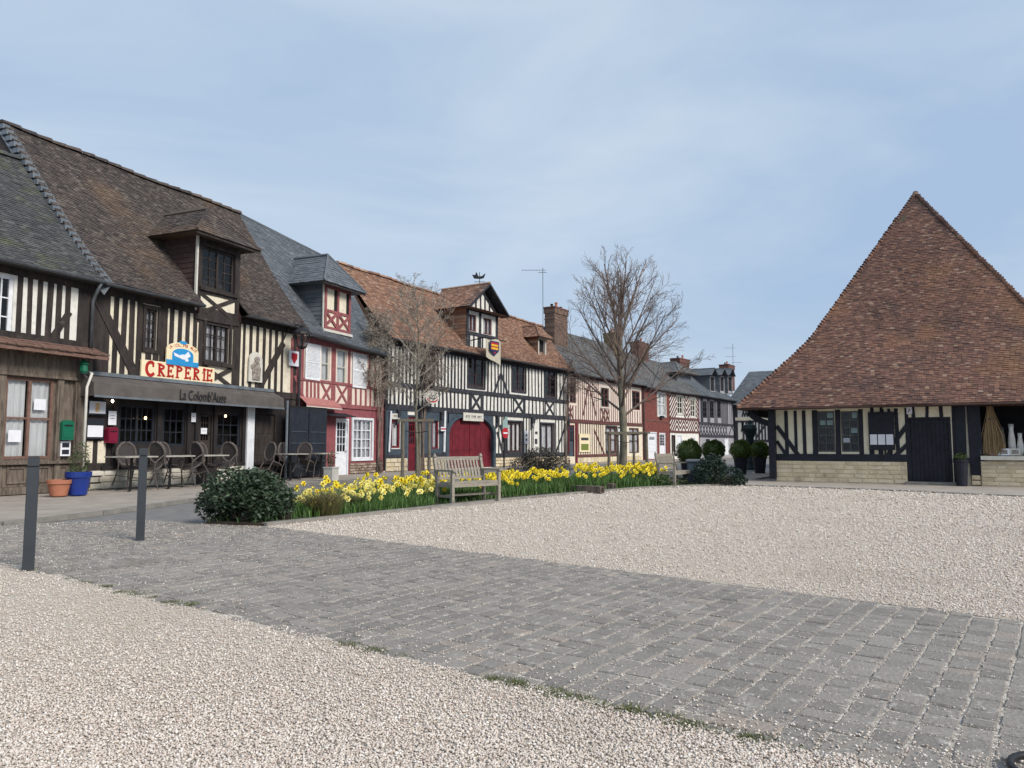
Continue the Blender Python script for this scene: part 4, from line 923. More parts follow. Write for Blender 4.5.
# ---- house 5
F5 = Fac(D_, E_); h = House(F5, 'cream_timbered_house', 'cream house with thin red timbers and grey slate roof behind the staked bare tree'); L5 = F5.L
zE = 5.72; zJ = h.z(600, 422.5); zb = h.z(600, 455.5); lo, hi = zJ+.1, zE-.2
kw = dict(frame='browntimber', curtain=None, fw=.09, mw=.035)
h.window(566.5+3, 576, 378, 403, 1, 3, case=2, **kw); h.window(600.5, 608.5, 388, 407, 1, 3, case=2, casing='offwhite', **kw); h.window(632, 640, 391, 410, 1, 3, case=2, **kw)
h.rail(zJ, .22, out=.06); h.rail(zE-.1, .2, out=.04)
for a, b, n in ((577, 599, 11), (610, 631, 11), (640, 643, 1)): h.studs(a, b, n, lo, hi, .085, 395)
h.studs(599, 610, 5, lo, h.z(604, 409), .12, 412); h.studs(566, 577, 4, lo, h.z(571, 405), .12, 410); h.studs(631, 641, 4, lo, h.z(636, 411), .12, 413)
h.diag(588, 386, 583, 415, .12); h.diag(589, 386, 596, 416, .12)
for a, b in ((601, 604.5), (605, 609), (567.5, 573)): h.xbr(h.u(a, 412), h.u(b, 412), lo, h.z(605, 409), .09)
h.door(568.5, 574.5, 425, 456.5, 'bluepaint', glass=.5, kind='winered'); h.window(606, 616.5, 427, 452, 1, 2, 'browntimber', 'curtain', 2, .09, .04, casing='bluetimber'); h.door(618, 625, 427, 457, 'white', panels=3, kind='bluetimber'); h.window(629, 639, 428, 453, 1, 2, 'browntimber', 'curtain', 2, .09, .04)
h.studs(577, 604, 12, zb+.05, zJ-.1, .085, 440); h.diag(594, 430, 604, 454, .13)
h.rail(zb, .18, h.u(576, 455), h.u(617, 455), .05)
h.finish('pinkcream', zE, 'browntimber', zsplit=zJ-.1, lowm='cream')
mb = MB(); stones(mb, h.u(577, 460), h.u(617, 460), .05, zb-.08, .5, .25, -.05); mb.build('stone_base', 'stone', h.T); mb = MB(); stones(mb, h.u(626, 460), L5-.1, .05, zb-.08, .5, .25, -.05); mb.build('stone_base', 'stone', h.T)
mb = MB(); 
for a, b in ((566, 568), (575, 577)): mb.box(max(.02, h.u(a, 440)), h.u(b, 440), -.05, 0, .05, zJ-.1)
mb.build('door_surround', 'winered', h.T)
zr5 = F5.q(612, 344, -3)[1]; zr5b = F5.q(646, 355.5, -3)[1]
h.roof((-.42, zE), (-.42, zE), (3, (zr5+zr5b)/2), (3, (zr5+zr5b)/2), 'slate_old', 46, .25, flare=.2, ridge='slate'); h.gutter(zE-.02)
zrr = (zr5+zr5b)/2
a, b, c, d = F5.r(606, 618, 335, 345, -3); chimney(h, (a+b)/2, 3, min(1.4, (b-a)), .8, zrr-.8, d, 'mossbrick', 3, 'mossbrick')
a, b, c, d = F5.r(631, 648, 344, 353, -3); chimney(h, (a+b)/2, 3, min(2.2, (b-a)*.8), .8, zrr-.8, d, 'chimred', 4)
H5 = h

# ---- house 6: narrow brick house
um6 = at(670, 69.3*K); F6 = Fac(E_, um6); h = House(F6, 'brick_house', 'narrow red brick house with white garage door between timbered houses'); L6 = F6.L
zE = 5.64
h.window(657, 665.5, 393, 416, 1, 2, 'white', 'sheer', 2, .08, .05, casing='offwhite'); h.door(648, 657, 432, 459, 'white', panels=4, handle=False, name='garage_door'); h.door(659.5, 665.5, 433, 457, 'white', glass=.5)
h.finish('brickm', zE)
mb = MB(); n = 66
for i in range(n):
    z0, z1 = .05+(zE-.1)*i/n, .05+(zE-.1)*(i+1)/n-.012; x = .02+(i % 2)*.12
    segs = [(0.02, L6-.02)]
    for (a, b, c, d) in h.holes:
        if z1 > c-.1 and z0 < d+.1:
            ns = []
            for p, q in segs:
                if b < p or a > q: ns.append((p, q))
                else: ns += [(p, a-.1), (b+.1, q)]
            segs = [s for s in ns if s[1]-s[0] > .05]
    for p, q in segs:
        x = p-(i % 2)*.12
        while x < q:
            if min(q, x+.23) > max(p, x)+.02: mb.box(max(p, x), min(q, x+.228), -.02, 0, z0, z1)
            x += .24
mb.build('brickwork', 'brickm', h.T)
mb = MB(); z = h.z(656, 421); mb.box(.02, L6-.02, -.05, -.02, z-.05, z+.05); mb.build('string_course', 'chimred', h.T)
u, z = F6.q(661.5, 417, .1); mb = MB(); mb.box(u-.3, u+.3, -.25, -.03, z-.1, z+.1); mb.build('flower_box', 'darkpaint', h.T)
mb = MB(); u_, z_ = F6.q(652.5, 438)
for k in range(5): mb = MB(); mb.box(u_-.5+.22*k, u_-.37+.22*k, .035, .048, z_-.12, z_+.1); mb.build('lettering', 'zinc', h.T)
z6 = F6.q(660, 362, -3)[1]
h.roof((-.42, zE), (-.42, zE), (3, z6), (3, z6), 'slate_old', 44, .3, flare=.15, ridge='slate'); h.gutter(zE-.02); h.pipe([(.1, -.4, zE-.05), (.1, -.1, zE-.35), (.1, -.1, .1)], .05)
# ---- house 7: chevron timbering
F7 = Fac(um6, F1_); h = House(F7, 'chevron_timbered_house', 'white house with red brown chevron timbers and slate dormer, right of the brick house'); L7 = F7.L
_, wa = h.window(677, 682.5, 396, 414, 1, 3, 'offwhite', None, 2, .1, .05, casing='offwhite'); _, wb = h.window(690, 695, 399, 417, 1, 3, 'offwhite', None, 2, .1, .05, casing='offwhite')
zR, zJ = h.z(685, 419), h.z(685, 432); h.rail(zR, .16, out=.06); h.rail(zJ, .18, out=.06); h.rail(zE-.1, .16, out=.04)
h.door(671.5, 675.5, 435, 456, 'timber', panels=2); h.door(677, 682, 435, 457, 'white', panels=3); h.door(691, 695.5, 437, 456, 'white', glass=.5)
def chev(u0, u1, z0, z1, s, st=.42, w=.13):
    z = z0-abs(u1-u0)
    while z < z1:
        a = (u0, z if s > 0 else z+abs(u1-u0)); b = (u1, z+abs(u1-u0) if s > 0 else z)
        # clip to z range
        def cl(p, q):
            pts = []
            for (x0, y0), (x1, y1) in ((p, q),):
                t0, t1 = 0., 1.
                dy = y1-y0
                for lim, sg in ((z0, 1), (z1, -1)):
                    f0 = sg*(y0-lim); f1 = sg*(y1-lim)
                    if f0 < 0 and f1 < 0: return None
                    if f0 < 0: t0 = max(t0, f0/(f0-f1))
                    if f1 < 0: t1 = min(t1, f0/(f0-f1))
                if t1-t0 < .1: return None
                return (x0+(x1-x0)*t0, y0+dy*t0), (x0+(x1-x0)*t1, y0+dy*t1)
        r = cl(a, b)
        if r: h.brace(r[0], r[1], w, -.035)
        z += st
ua, ub, uc, ud = .1, wa[0]-.12, wa[1]+.12, wb[0]-.12; ue, uf = wb[1]+.12, L7-.05; um_ = (uc+ud)/2
for z0, z1 in ((zR+.08, zE-.2), (zJ+.1, zR-.08)):
    chev(ua, ub, z0, z1, 1); chev(uc, um_, z0, z1, -1); chev(um_, ud, z0, z1, 1); chev(ue, uf, z0, z1, -1)
chev(ub, (ub+uc)/2, zJ+.1, zR-.08, -1); chev((ub+uc)/2, uc, zJ+.1, zR-.08, 1); chev(ud, ue, zJ+.1, zR-.08, 1)
h.stud(.06, .1, zE, .14); h.stud(L7-.06, .1, zE, .14)
h.finish('bluecream', zE, 'browntimber')
h.roof((-.42, zE), (-.42, zE), (3, z6), (3, z6-.3), 'slate_old', 44, .3, flare=.15, ridge='slate'); h.gutter(zE-.02)
a, b, c, d = F7.r(676, 690, 374, 389, -1.1)
dormer(h, a, b, c, d, 'slate_old', 'slate', None, front='slate', hip=1.3, rise=1.1, ohl=.6, oh=.5, y0=1., rows=9, tw=.3)
a, b, c, d = F7.r(672, 688, 360, 368, -3); chimney(h, (a+b)/2, 3, min(2.2, b-a), .9, z6-.8, d, 'chimred', 2)
# ---- house 8: dark timbered, three dormers
F8 = Fac(F1_, G_); h = House(F8, 'dark_timbered_house', 'grey house with dense dark timbers and three small dormers ending the row'); L8 = F8.L
zE = 5.64; zJ = h.z(715, 436); zR = h.z(715, 424)
for a, b in ((703, 707), (710, 714), (717.5, 721)): h.window(a, b, 401, 418, 1, 3, 'greytimber', None, 2, .1, .05)
h.rail(zR, .2, out=.06); h.rail(zJ, .25, out=.06); h.rail(zE-.1, .2, out=.04)
for a, b, n in ((700.3, 703, 4), (707, 710, 4), (714, 717.5, 4), (721, 728, 8)): h.studs(a, b, n, zR+.1, zE-.2, .15, 408)
for k in range(10): u = L8*.76*k/10; h.xbr(u+.1, u+L8*.07, zJ+.12, zR-.1, .12)
h.studs(729, 735, 4, zR+.1, zE-.2, .12, 410)
h.brace((L8*.8, zJ+.1), (L8*.9, zR-.1), .12); h.brace((L8, zJ+.1), (L8*.9, zR-.1), .12)
h.door(706, 710, 439, 456, 'darkpaint', panels=2); h.door(725, 729, 438, 455, 'white', panels=2); h.window(713, 718, 440, 449, 2, 2, 'greytimber', None, 1, .1, .05)
h.finish('greycream', zE, 'greytimber')
h.roof((-.42, zE), (-.42, zE), (3, z6-.3), (3, z6-.6), 'slate', 44, .3, flare=.15, ridge='slate'); h.gutter(zE-.02)
for xl, xr in ((709, 714), (719, 723.5), (727, 731.5)):
    a, b, c, d = F8.r(xl, xr, 376, 393, -.7); dormer(h, a, b, c-.1, d, 'slate', 'slate', (a+.12, b-.12, c+.2, d-.15), front='greycream', gable=True, rise=.7, ohl=.25, oh=.3, y0=.6, rows=7, tw=.3)
    mb = MB(); mb.box(a+.1, b-.1, .7, .72, c+.1, d-.1); mb.build('dormer_window', 'room_shade', h.T)  # dark sheet stands for the shade behind the dormer opening
a, b, c, d = F8.r(721, 733, 366, 380, -3); chimney(h, (a+b)/2, 3, min(2.2, (b-a)*.8), 1., z6-1.6, d, 'chimred', 3)
# ---- building closing the square
P9 = at(736.5, 84*K); F9 = Fac(P9, P9+np.array([cos(R(30)), -sin(R(30))])*16); h = House(F9, 'end_house', 'white timbered house with dark studs facing the camera beyond the hall corner'); L9 = 16
zE = h.z(755, 404.5); zR = h.z(755, 419); zb = h.z(755, 441)
h.rail(zR-.22, .14, out=.05); h.rail(zb, .25, out=.06); h.rail(zE-.1, .2, out=.05)
mb = MB()
h.studs(742, 770, 9, zb, zR-.3, .16, 430)
h.studs(751, 772, 9, zR+.25, zE-.2, .16, 411); u0, u1 = h.u(742, 411), h.u(750, 411)
for k in range(3): a = u0+(u1-u0)*k/3; h.xbr(a, a+(u1-u0)/3, zR+.25, zE-.2, .12)
h.diag(768, 421, 756, 438, .2); h.stud(.1, .05, zE, .3)
h.window(742.5, 747, 443, 455, 2, 2, 'white', None, 1, .1, .05)
h.studs(772, 800, 10, zb, zE-.2, .16, 420)
h.finish('bluecream', zE, 'greytimber')
mb = MB(); mb.box(0, L9, -.04, 0, zR-.12, zR+.18); mb.build('plaster_band', 'cream', h.T)
zt9 = F9.q(755, 371.6, -4)[1]
uL = F9.q(733, 384, -2)[0]
def P9f(u, t): return (u, -.4+4.4*t, zE+(zt9-zE)*t)
mb = MB(); ul = F9.q(749, 371.6, -4)[0]; tiles(mb, P9f, lambda t: -.9+(ul+.9)*t, lambda t: L9, 40, .35, .02); sheet(mb, P9f, lambda t: -.9+(ul+.9)*t, lambda t: L9, 4)
mb.add([(-.9, -.4, zE), (ul, 4, zt9), (-.9, 8.4, zE)], [(0, 2, 1)]); mb.add([(ul, 4, zt9), (L9, 4, zt9), (L9, 8.4, zE), (-.9, 8.4, zE)], [(0, 1, 2, 3)]); mb.build('roof', 'slate', h.T)

# ============================================================ MARKET HALL
FH = Fac(gp(777, 481.5)[:2], gp(777, 481.5)[:2]+np.array([cos(R(30)), -sin(R(30))])*8.9)
h = House(FH, 'market_hall', 'low timbered market hall under a huge steep red brown tiled roof', 14, 'market hall'); LH = 9.6*K+1.2
zE = FH.q(880, 404.5, .7)[1]; ul = FH.q(737, 406.5, .7)[0]; uapx, zap = FH.q(915.5, 194, -4.5*K)
ur = 2*uapx-ul; zs = h.z(840, 461); zr_ = h.z(840, 456.5)
_, wl = h.window(817, 835, 411, 452, 2, 5, 'sashgrey', 'dimgoods', 1, .045, .022); _, wr = h.window(841, 859, 411, 452, 2, 5, 'sashgrey', 'dimgoods', 1, .045, .022)
h.door(908.5, 952, 417, 483, 'halltimber', planks=9, handle=True)
sa, sb_, sc_, sd = FH.r(979, 1075, 404, 456); h.holes.append((sa, sb_, sc_, sd))
zt = zE
h.rail(zs+.09, .24, -.05, h.u(908, 460), .05); h.rail(zt-.03, .07, -.6, LH, .06)
for a, b in ((785.5, 787.5), (794.5, 797), (803, 805.5)): 
    u = (h.u(a, 430)+h.u(b, 430))/2; h.stud(u, zs+.1, zt-.1, .1)
for x, w in ((815, .16), (838, .17), (861, .12), (884, .06), (890, .08), (897, .1), (907, .1)): h.stud(h.u(x, 430), zs+.1 if x not in (907,) else .1, zt-.1, w)
for x in (872, 881, 913, 927, 941): h.stud(h.u(x, 412), h.z(x, 419), zt-.02, .1)
for x in (872, 881): h.stud(h.u(x, 452), zs+.1, h.z(x, 449), .13)
h.stud(h.u(954.5, 440), .1, zt, .1)
h.diag(777, 426, 799, 456, .13); h.diag(777, 441, 787, 456, .1); h.diag(908, 424, 894, 443, .13); h.diag(908, 444, 893, 458, .12); h.diag(895, 440, 888, 455, .1)
h.stud(h.u(961, 440)-.0, .15, zt, .26, y=-.05); h.stud(h.u(975, 440), .3, zt, .3, y=-.05)
h.rail(h.z(960, 460), .13, h.u(953, 460), h.u(985, 460), .06)
h.tim.box(h.u(770, 440), h.u(776.5, 440), -.25, .05, .1, zt)
a, b = FH.q(772, 424), FH.q(760, 408); h.brace(a, (a[0]-.75, zt-.1), .2, -.12, .08)
u = sa-.02
h.finish('hallcream', zE, 'halltimber', u0=0., u1=LH)
# outer posts of the left gallery going back
mb = MB()
for y in (4, 8, 12): mb.box(-.75, -.5, y, y+.25, .05, zt)
mb.box(-.75, -.55, 0, 14, zt-.25, zt-.05); mb.build('gallery_post', 'halltimber', h.T)
mb = MB()
stones(mb, .0, h.u(908, 470)-.02, .02, zs, .36, .13, -.1, .08, .006, .006); mb.box(0, h.u(908, 470)-.02, -.092, 0, .0, zs-.01, .3)
stones(mb, h.u(981, 470), LH, .02, h.z(1010, 461), .36, .13, -.1, .08, .006, .006); mb.box(h.u(981, 470), LH, -.092, 0, 0, h.z(1010, 461)-.01, .3)
stones(mb, h.u(971, 480), h.u(981, 480), .02, h.z(975, 475), .3, .13, -.1)
mb.build('stone_base', 'stone', h.T)
mb = MB(); mb.box(h.u(906, 484), h.u(957, 484), -.3, 0, .0, .1); mb.build('doorstep', 'kerb', h.T)
mb = MB(); mb.box(sa+.0, sb_, -.2, .25, h.z(1005, 460), h.z(1005, 456)); mb.build('window_ledge', 'offwhite', h.T)
mb = MB(); mb.add([(sa, 1.2, sc_), (sb_, 1.2, sc_), (sb_, 1.2, sd), (sa, 1.2, sd)], [(0, 1, 2, 3)]); mb.add([(sa, .16, sc_), (sa, 1.2, sc_), (sa, 1.2, sd), (sa, .16, sd)], [(0, 1, 2, 3)]); mb.add([(sb_, .16, sc_), (sb_, 1.2, sc_), (sb_, 1.2, sd), (sb_, .16, sd)], [(0, 1, 2, 3)]); mb.add([(sa, .16, sc_), (sb_, .16, sc_), (sb_, 1.2, sc_), (sa, 1.2, sc_)], [(0, 1, 2, 3)])
mb.build('shop_interior_shade', 'room_shade', h.T)  # recess faces coloured near black for the shade inside the shop
# roof: steep hipped, flared at the eaves
yE = -.7; yA = 4.5*K; zA = zap
# break point of the flare on the left hip
best = None
for i in range(1, 200):
    k = i/200; p = (uapx+(ul-uapx)*k, yA+(yE-yA)*k)
    w = FH.w(p[0], p[1]); Dn = w[1]; 
    # height needed to project to row 345 at this plan point
    c_, s_ = cos(PITCH), sin(PITCH); r = ray(512+F_*0, 345)
    # solve z numerically
    lo_, hi_ = 0, 14
    for _ in range(40):
        m_ = (lo_+hi_)/2; dz = m_-HC; dep = Dn*c_+dz*s_; v = -Dn*s_+dz*c_; py = CY-F_*v/dep
        if py > 343: lo_ = m_
        else: hi_ = m_
    dep = Dn*c_+(lo_-HC)*s_; px = CX+F_*w[0]/dep
    if best is None or abs(px-808.5) < best[0]: best = (abs(px-808.5), k, lo_)
kb, zbk = best[1], best[2]
print('flare', best, 'apex', uapx, zA, 'eave', zE, ul, ur)
def prof(t):   # t: 0 eave .. 1 apex -> (k plan fraction from apex, z)
    tb_ = (zbk-zE)/(zA-zE); 
    if t > tb_+.05: return kb*(1-t)/(1-tb_), zE+(zA-zE)*t
    if t < tb_-.05: return 1-(1-kb)*t/tb_, zE+(zA-zE)*t
    s = (t-(tb_-.05))/.1; a = 1-(1-kb)*(tb_-.05)/tb_; b = kb*(1-tb_-.05)/(1-tb_); m = kb
    return (1-s)**2*a+2*s*(1-s)*m+s*s*b, zE+(zA-zE)*t
NR = 128
def PF(v, t): k, z = prof(t); return (v, yA+(yE-yA)*k+.03*sin(v*1.3+t*7)*min(1, 4*k)+.02*sin(v*2.9-t*15)*min(1, 4*k), z)
mb = MB(); a_ = lambda t: uapx+(ul-uapx)*prof(max(0, t))[0]; b_ = lambda t: uapx+(ur-uapx)*prof(max(0, t))[0]
sheet(mb, PF, a_, b_, 30, -.03); tiles(mb, PF, a_, b_, NR, .135, .014, jit=.7)
YB = 24.
for s in (-1, 1):
    ue = ur if s > 0 else ul
    Ps = (lambda v, t: (uapx+(ur-uapx)*prof(t)[0], v, prof(t)[1])) if s > 0 else (lambda v, t: (uapx+(ul-uapx)*prof(t)[0], -v, prof(t)[1]))
    y0f = lambda t: yA+(yE-yA)*prof(max(0, t))[0]
    y1f = lambda t: YB-(yA+(yE-yA)*prof(max(0, t))[0])
    if s > 0: aa, bb = y0f, y1f
    else: aa, bb = (lambda t: -y1f(t)), (lambda t: -y0f(t))
    sheet(mb, Ps, aa, bb, 20, -.03); tiles(mb, Ps, aa, bb, 42, .4, .02)
mb.add([(ul, YB-yE, zE), (ur, YB-yE, zE), (uapx, YB-yA, zA)], [(0, 2, 1)])
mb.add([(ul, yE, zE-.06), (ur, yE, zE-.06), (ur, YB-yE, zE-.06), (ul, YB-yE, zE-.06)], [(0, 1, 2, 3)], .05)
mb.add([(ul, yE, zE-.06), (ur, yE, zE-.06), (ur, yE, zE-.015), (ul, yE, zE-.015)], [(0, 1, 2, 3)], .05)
ro = mb.build('roof', 'tile_hall', h.T)
mb = MB()
for s, ue in ((-1, ul), (1, ur)):
    n = 90
    for i in range(n):
        t0, t1 = i/n, min(1, (i+1.15)/n); k0, z0 = prof(t0); k1, z1 = prof(t1)
        p0 = (uapx+(ue-uapx)*k0, yA+(yE-yA)*k0, z0+.05); p1 = (uapx+(ue-uapx)*k1, yA+(yE-yA)*k1, z1+.0); mb.tube([p0, p1], [.075+random.uniform(-.02, .02), .06], 6)
mb.tube([(uapx, yA, zA+.02), (uapx, YB-yA, zA+.02)], .1, 8)
mb.build('hip_tiles', 'tile_hall', ro)
mb = MB(); mb.lathe([(.12, -.05), (.1, .03), (.05, .07), (.02, .08)], 10, (uapx, yA, zA)); mb.build('finial', 'tile_hall', ro)
HH = h

# ============================================================ SIGNS AND FITTINGS ON THE FACADES
def stroke(mb, pts, w, y0, y1, w2=None):
    n = len(pts)-1
    for i in range(n):
        a = Vector(pts[i]); b = Vector(pts[i+1]); d = (b-a).normalized(); q = Vector((-d.y, d.x)); f = w2 or w
        wa = w+(f-w)*i/max(1, n); wb = w+(f-w)*(i+1)/max(1, n); e = d*.0 if n == 1 else d*min(w, f)*.12
        mb.prism([tuple(a-e-q*wa/2), tuple(b+e-q*wb/2), tuple(b+e+q*wb/2), tuple(a-e+q*wa/2)], y0-.0002*i, y1)
def arcp(cx, cy, rx, ry, a0, a1, n=12): return [(cx+rx*cos(R(a0+(a1-a0)*i/n)), cy+ry*sin(R(a0+(a1-a0)*i/n))) for i in range(n+1)]
# creperie board
a, b, c, d = F2.r(143.5, 216.5, 364, 380, .12)
bd, _, _ = fthing(F2, 'shop_sign', 'long cream board with CREPERIE in big red letters above the taupe awning', 'sign', 180, 372, .12)
Wd, Hd = b-a, d-c; mb = MB(); mb.box(-Wd/2, Wd/2, 0, .05, -Hd/2, Hd/2); mb.build('board', 'signcream', bd)
mb = MB(); lh = Hd*.36; x = -Wd/2+.12; step = (Wd-.2)/7.75; lw = .062; Y0, Y1 = -.012, -.001
def serif(x, z, w=.13): stroke(mb, [(x-w/2, z), (x+w/2, z)], .03, Y0-.003, Y1)
for i, ch in enumerate('CREPERiE'):
    x0 = x+step*i+.05; wl_ = step*.7; t, bt, m0 = lh, -lh, 0.
    if ch == 'C': stroke(mb, arcp(x0+wl_*.6, 0, wl_*.62, lh*1.1, 50, 320, 16), .085, Y0, Y1); stroke(mb, [(x0+wl_*.98, lh*.85), (x0+wl_*.98, lh*.35)], .05, Y0-.003, Y1); x += .05
    else:
        st = [(x0+.06, bt), (x0+.06, t)]
        if ch == 'i':
            stroke(mb, [(x0+.12, bt), (x0+.12, t*.35)], lw, Y0, Y1); mb.prism([(x0+.12+.06*cos(k), t*.85+.06*sin(k)) for k in [2*pi*q/8 for q in range(8)]], Y0, Y1); serif(x0+.12, bt); serif(x0+.1, t*.35, .12); x -= step*.38
        else:
            stroke(mb, st, lw, Y0, Y1); serif(x0+.06, t); serif(x0+.06, bt)
            if ch in 'RP':
                stroke(mb, [(x0+.06, t-.03)]+arcp(x0+wl_*.45, t*.5, wl_*.5, t*.5-.03, 90, -90, 8)+[(x0+.06, .03)], .055, Y0-.004, Y1)
                if ch == 'R': stroke(mb, [(x0+wl_*.35, 0), (x0+wl_, bt)], .06, Y0-.006, Y1); serif(x0+wl_, bt, .1)
            if ch == 'E':
                for zz, ww in ((t-.02, .95), (0, .7), (bt+.02, 1.)): stroke(mb, [(x0+.06, zz), (x0+wl_*ww, zz)], .042, Y0-.004-.001*(zz > 0), Y1); stroke(mb, [(x0+wl_*ww, zz-.05), (x0+wl_*ww, zz+.05)], .035, Y0-.007, Y1)
mb.build('lettering', 'signred', bd)
# arched sign
a, b, c, d = F2.r(166.5, 198.5, 341, 366, .14); Wd, Hd = b-a, d-c
t, u0, z0 = fthing(F2, 'arched_shop_sign', 'arched cream and blue sign with a white dove standing on the CREPERIE board', 'sign', 182.5, 366, .14)
mb = MB(); mb.prism([(-Wd/2, 0), (Wd/2, 0), (Wd/2, Hd*.6)]+arcp(0, Hd*.6, Wd/2, Hd*.33, 0, 180, 14)[1:-1]+[(-Wd/2, Hd*.6)], 0, .04); mb.build('board', 'signcream', t)
mb = MB(); mb.prism([(-Wd/2, .005), (Wd/2, .005), (Wd/2, Hd*.2), (Wd*.33, Hd*.2), (Wd*.33, Hd*.45)]+arcp(0, Hd*.45, Wd*.33, Hd*.24, 0, 180, 12)[1:-1]+[(-Wd*.33, Hd*.45), (-Wd*.33, Hd*.2), (-Wd/2, Hd*.2)], -.008, 0); mb.prism(arcp(0, Hd*.93, Wd*.12, Hd*.07, 0, 360, 12)[:-1], -.006, .03); mb.build('blue_field', 'signblue', t)
mb = MB(); mb.prism(arcp(.02, Hd*.36, Wd*.14, Hd*.1, 0, 360, 14)[:-1], -.014, -.008); mb.prism([(.0, Hd*.38), (Wd*.16, Hd*.6), (Wd*.24, Hd*.42), (Wd*.1, Hd*.3)], -.017, -.008); mb.prism([(-.02, Hd*.36), (-Wd*.3, Hd*.5), (-Wd*.26, Hd*.36), (-.05, Hd*.28)], -.016, -.008); mb.prism(arcp(Wd*.12, Hd*.25, Wd*.06, Hd*.06, 0, 360, 10)[:-1], -.015, -.008); mb.build('dove', 'paper', t)
tx = "LA COLOMB'AUGE"
for i, ch in enumerate(tx):
    if ch == ' ': continue
    an = 160-140*i/(len(tx)-1); xx = Wd*.43*cos(R(an)); zz = Hd*.58+Hd*.235*sin(R(an))
    o = text_mesh(ch, .135, 'signred' if i % 3 else 'ochre', 'letter', t, (xx, -.002, zz), rot=(pi/2, (-(an-90))*pi/180*-1*-1*.8, 0))
# figure plaque
a, b, c, d = F2.r(249.5, 263, 352, 382, .1); t, _, _ = fthing(F2, 'carved_plaque', 'grey carved figure plaque hung on the timbers at the right of the creperie', 'plaque', 256, 367, .1); w_, h_ = (b-a)/2, (d-c)/2
mb = MB(); mb.prism([(-w_, -h_), (w_, -h_), (w_*.95, h_*.5)]+arcp(0, h_*.5, w_*.95, h_*.5, 0, 180, 10)[1:-1]+[(-w_*.95, h_*.5)], 0, .05); mb.build('panel', 'offwhite', t)
mb = MB(); mb.prism([(-w_*.5, -h_*.85), (w_*.55, -h_*.85), (w_*.6, -h_*.1), (w_*.35, h_*.3), (-w_*.3, h_*.35), (-w_*.6, -h_*.1)], -.04, 0); mb.prism(arcp(.02, h_*.5, w_*.35, h_*.2, 0, 360, 12)[:-1], -.05, 0); mb.prism([(-w_*.8, h_*.1), (-w_*.3, h_*.25), (-w_*.3, h_*.05), (-w_*.75, -h_*.15)], -.03, 0); mb.build('figure', 'greyfig', t)
# menu boards, papers and mailboxes
def plate(F, nm, label, cat, xl, xr, yt, yb, parts, out=.05, th=.04, m='darkpaint', group=None):
    a, b, c, d = F.r(xl, xr, yt, yb, out); t = thing(nm, label, cat, F.w((a+b)/2, -out, (c+d)/2), F.rot, group); W, H = (b-a)/2, (d-c)/2
    mb = MB(); mb.box(-W, W, 0, th, -H, H); mb.build('board', m, t)
    for i, (nm2, mm, x0, x1, z0, z1) in enumerate(parts):
        mb = MB(); mb.box(W*x0, W*x1, -.006-.002*i, 0-.0005, H*z0, H*z1); mb.build(nm2, mm, t)
    return t, W, H
plate(F2, 'menu_board', 'upper menu frame with an orange picture at the left end of the awning', 'menu board', 88, 107, 399.5, 415, [('sheet', 'paper', -.85, .85, -.8, .75), ('picture', 'ochre', -.25, .2, -.6, .55)], .12, .06)
plate(F2, 'menu_board', 'lower menu frame with a plain white page at the left end of the awning', 'menu board', 86.5, 104, 419, 439, [('sheet', 'paper', -.88, .88, -.8, .35)], .12, .06)
plate(F2, 'notice', 'white paper menu taped above the dark red mailbox', 'notice', 108.5, 116.5, 411, 425, [('text', 'ink', -.5, .5, .3, .36), ('text', 'ink', -.5, .5, -.1, -.04)], .08, .01, 'paper')
plate(F2, 'notice', 'small white notice on the dark post between the creperie windows', 'notice', 191.5, 196, 413, 422, [('text', 'ink', -.5, .5, .2, .3)], .09, .01, 'paper')
plate(F2, 'notice', 'pale notice low on the creperie door glass', 'notice', 201, 207, 428, 434, [('text', 'ink', -.5, .5, .0, .1)], .03, .01, 'paper')
def mailbox(F, label, xl, xr, yt, yb, m, out=.22):
    a, b, c, d = F.r(xl, xr, yt, yb, out); t = thing('mailbox', label, 'mailbox', F.w((a+b)/2, -out, c), F.rot); W, H = (b-a)/2, d-c
    mb = MB(); mb.prism([(-W, 0), (W, 0), (W, H*.85)]+arcp(0, H*.85, W, H*.15, 0, 180, 8)[1:-1]+[(-W, H*.85)], 0, .18); mb.build('body', m, t)
    mb = MB(); mb.box(-W*.7, W*.7, -.015, 0, H*.7, H*.76); mb.build('slot', 'blackmetal', t); mb = MB(); mb.box(-W*.75, W*.75, -.008, 0, H*.12, H*.58); mb.build('door', m, t)
mailbox(F2, 'dark red wall mailbox under the white paper menu', 109, 118, 427, 443, 'postred'); mailbox(HF, 'green wall mailbox on the weathered wooden pilaster', 62.5, 74, 420, 440, 'postgreen')
plate(HF, 'notice', 'stack of two small framed notices below the green mailbox', 'notice', 60.5, 70.5, 441, 456, [('sheet', 'darkpaint', -.7, .7, .15, .75), ('sheet', 'darkpaint', -.7, .7, -.75, -.15)], .12, .02, 'paper')
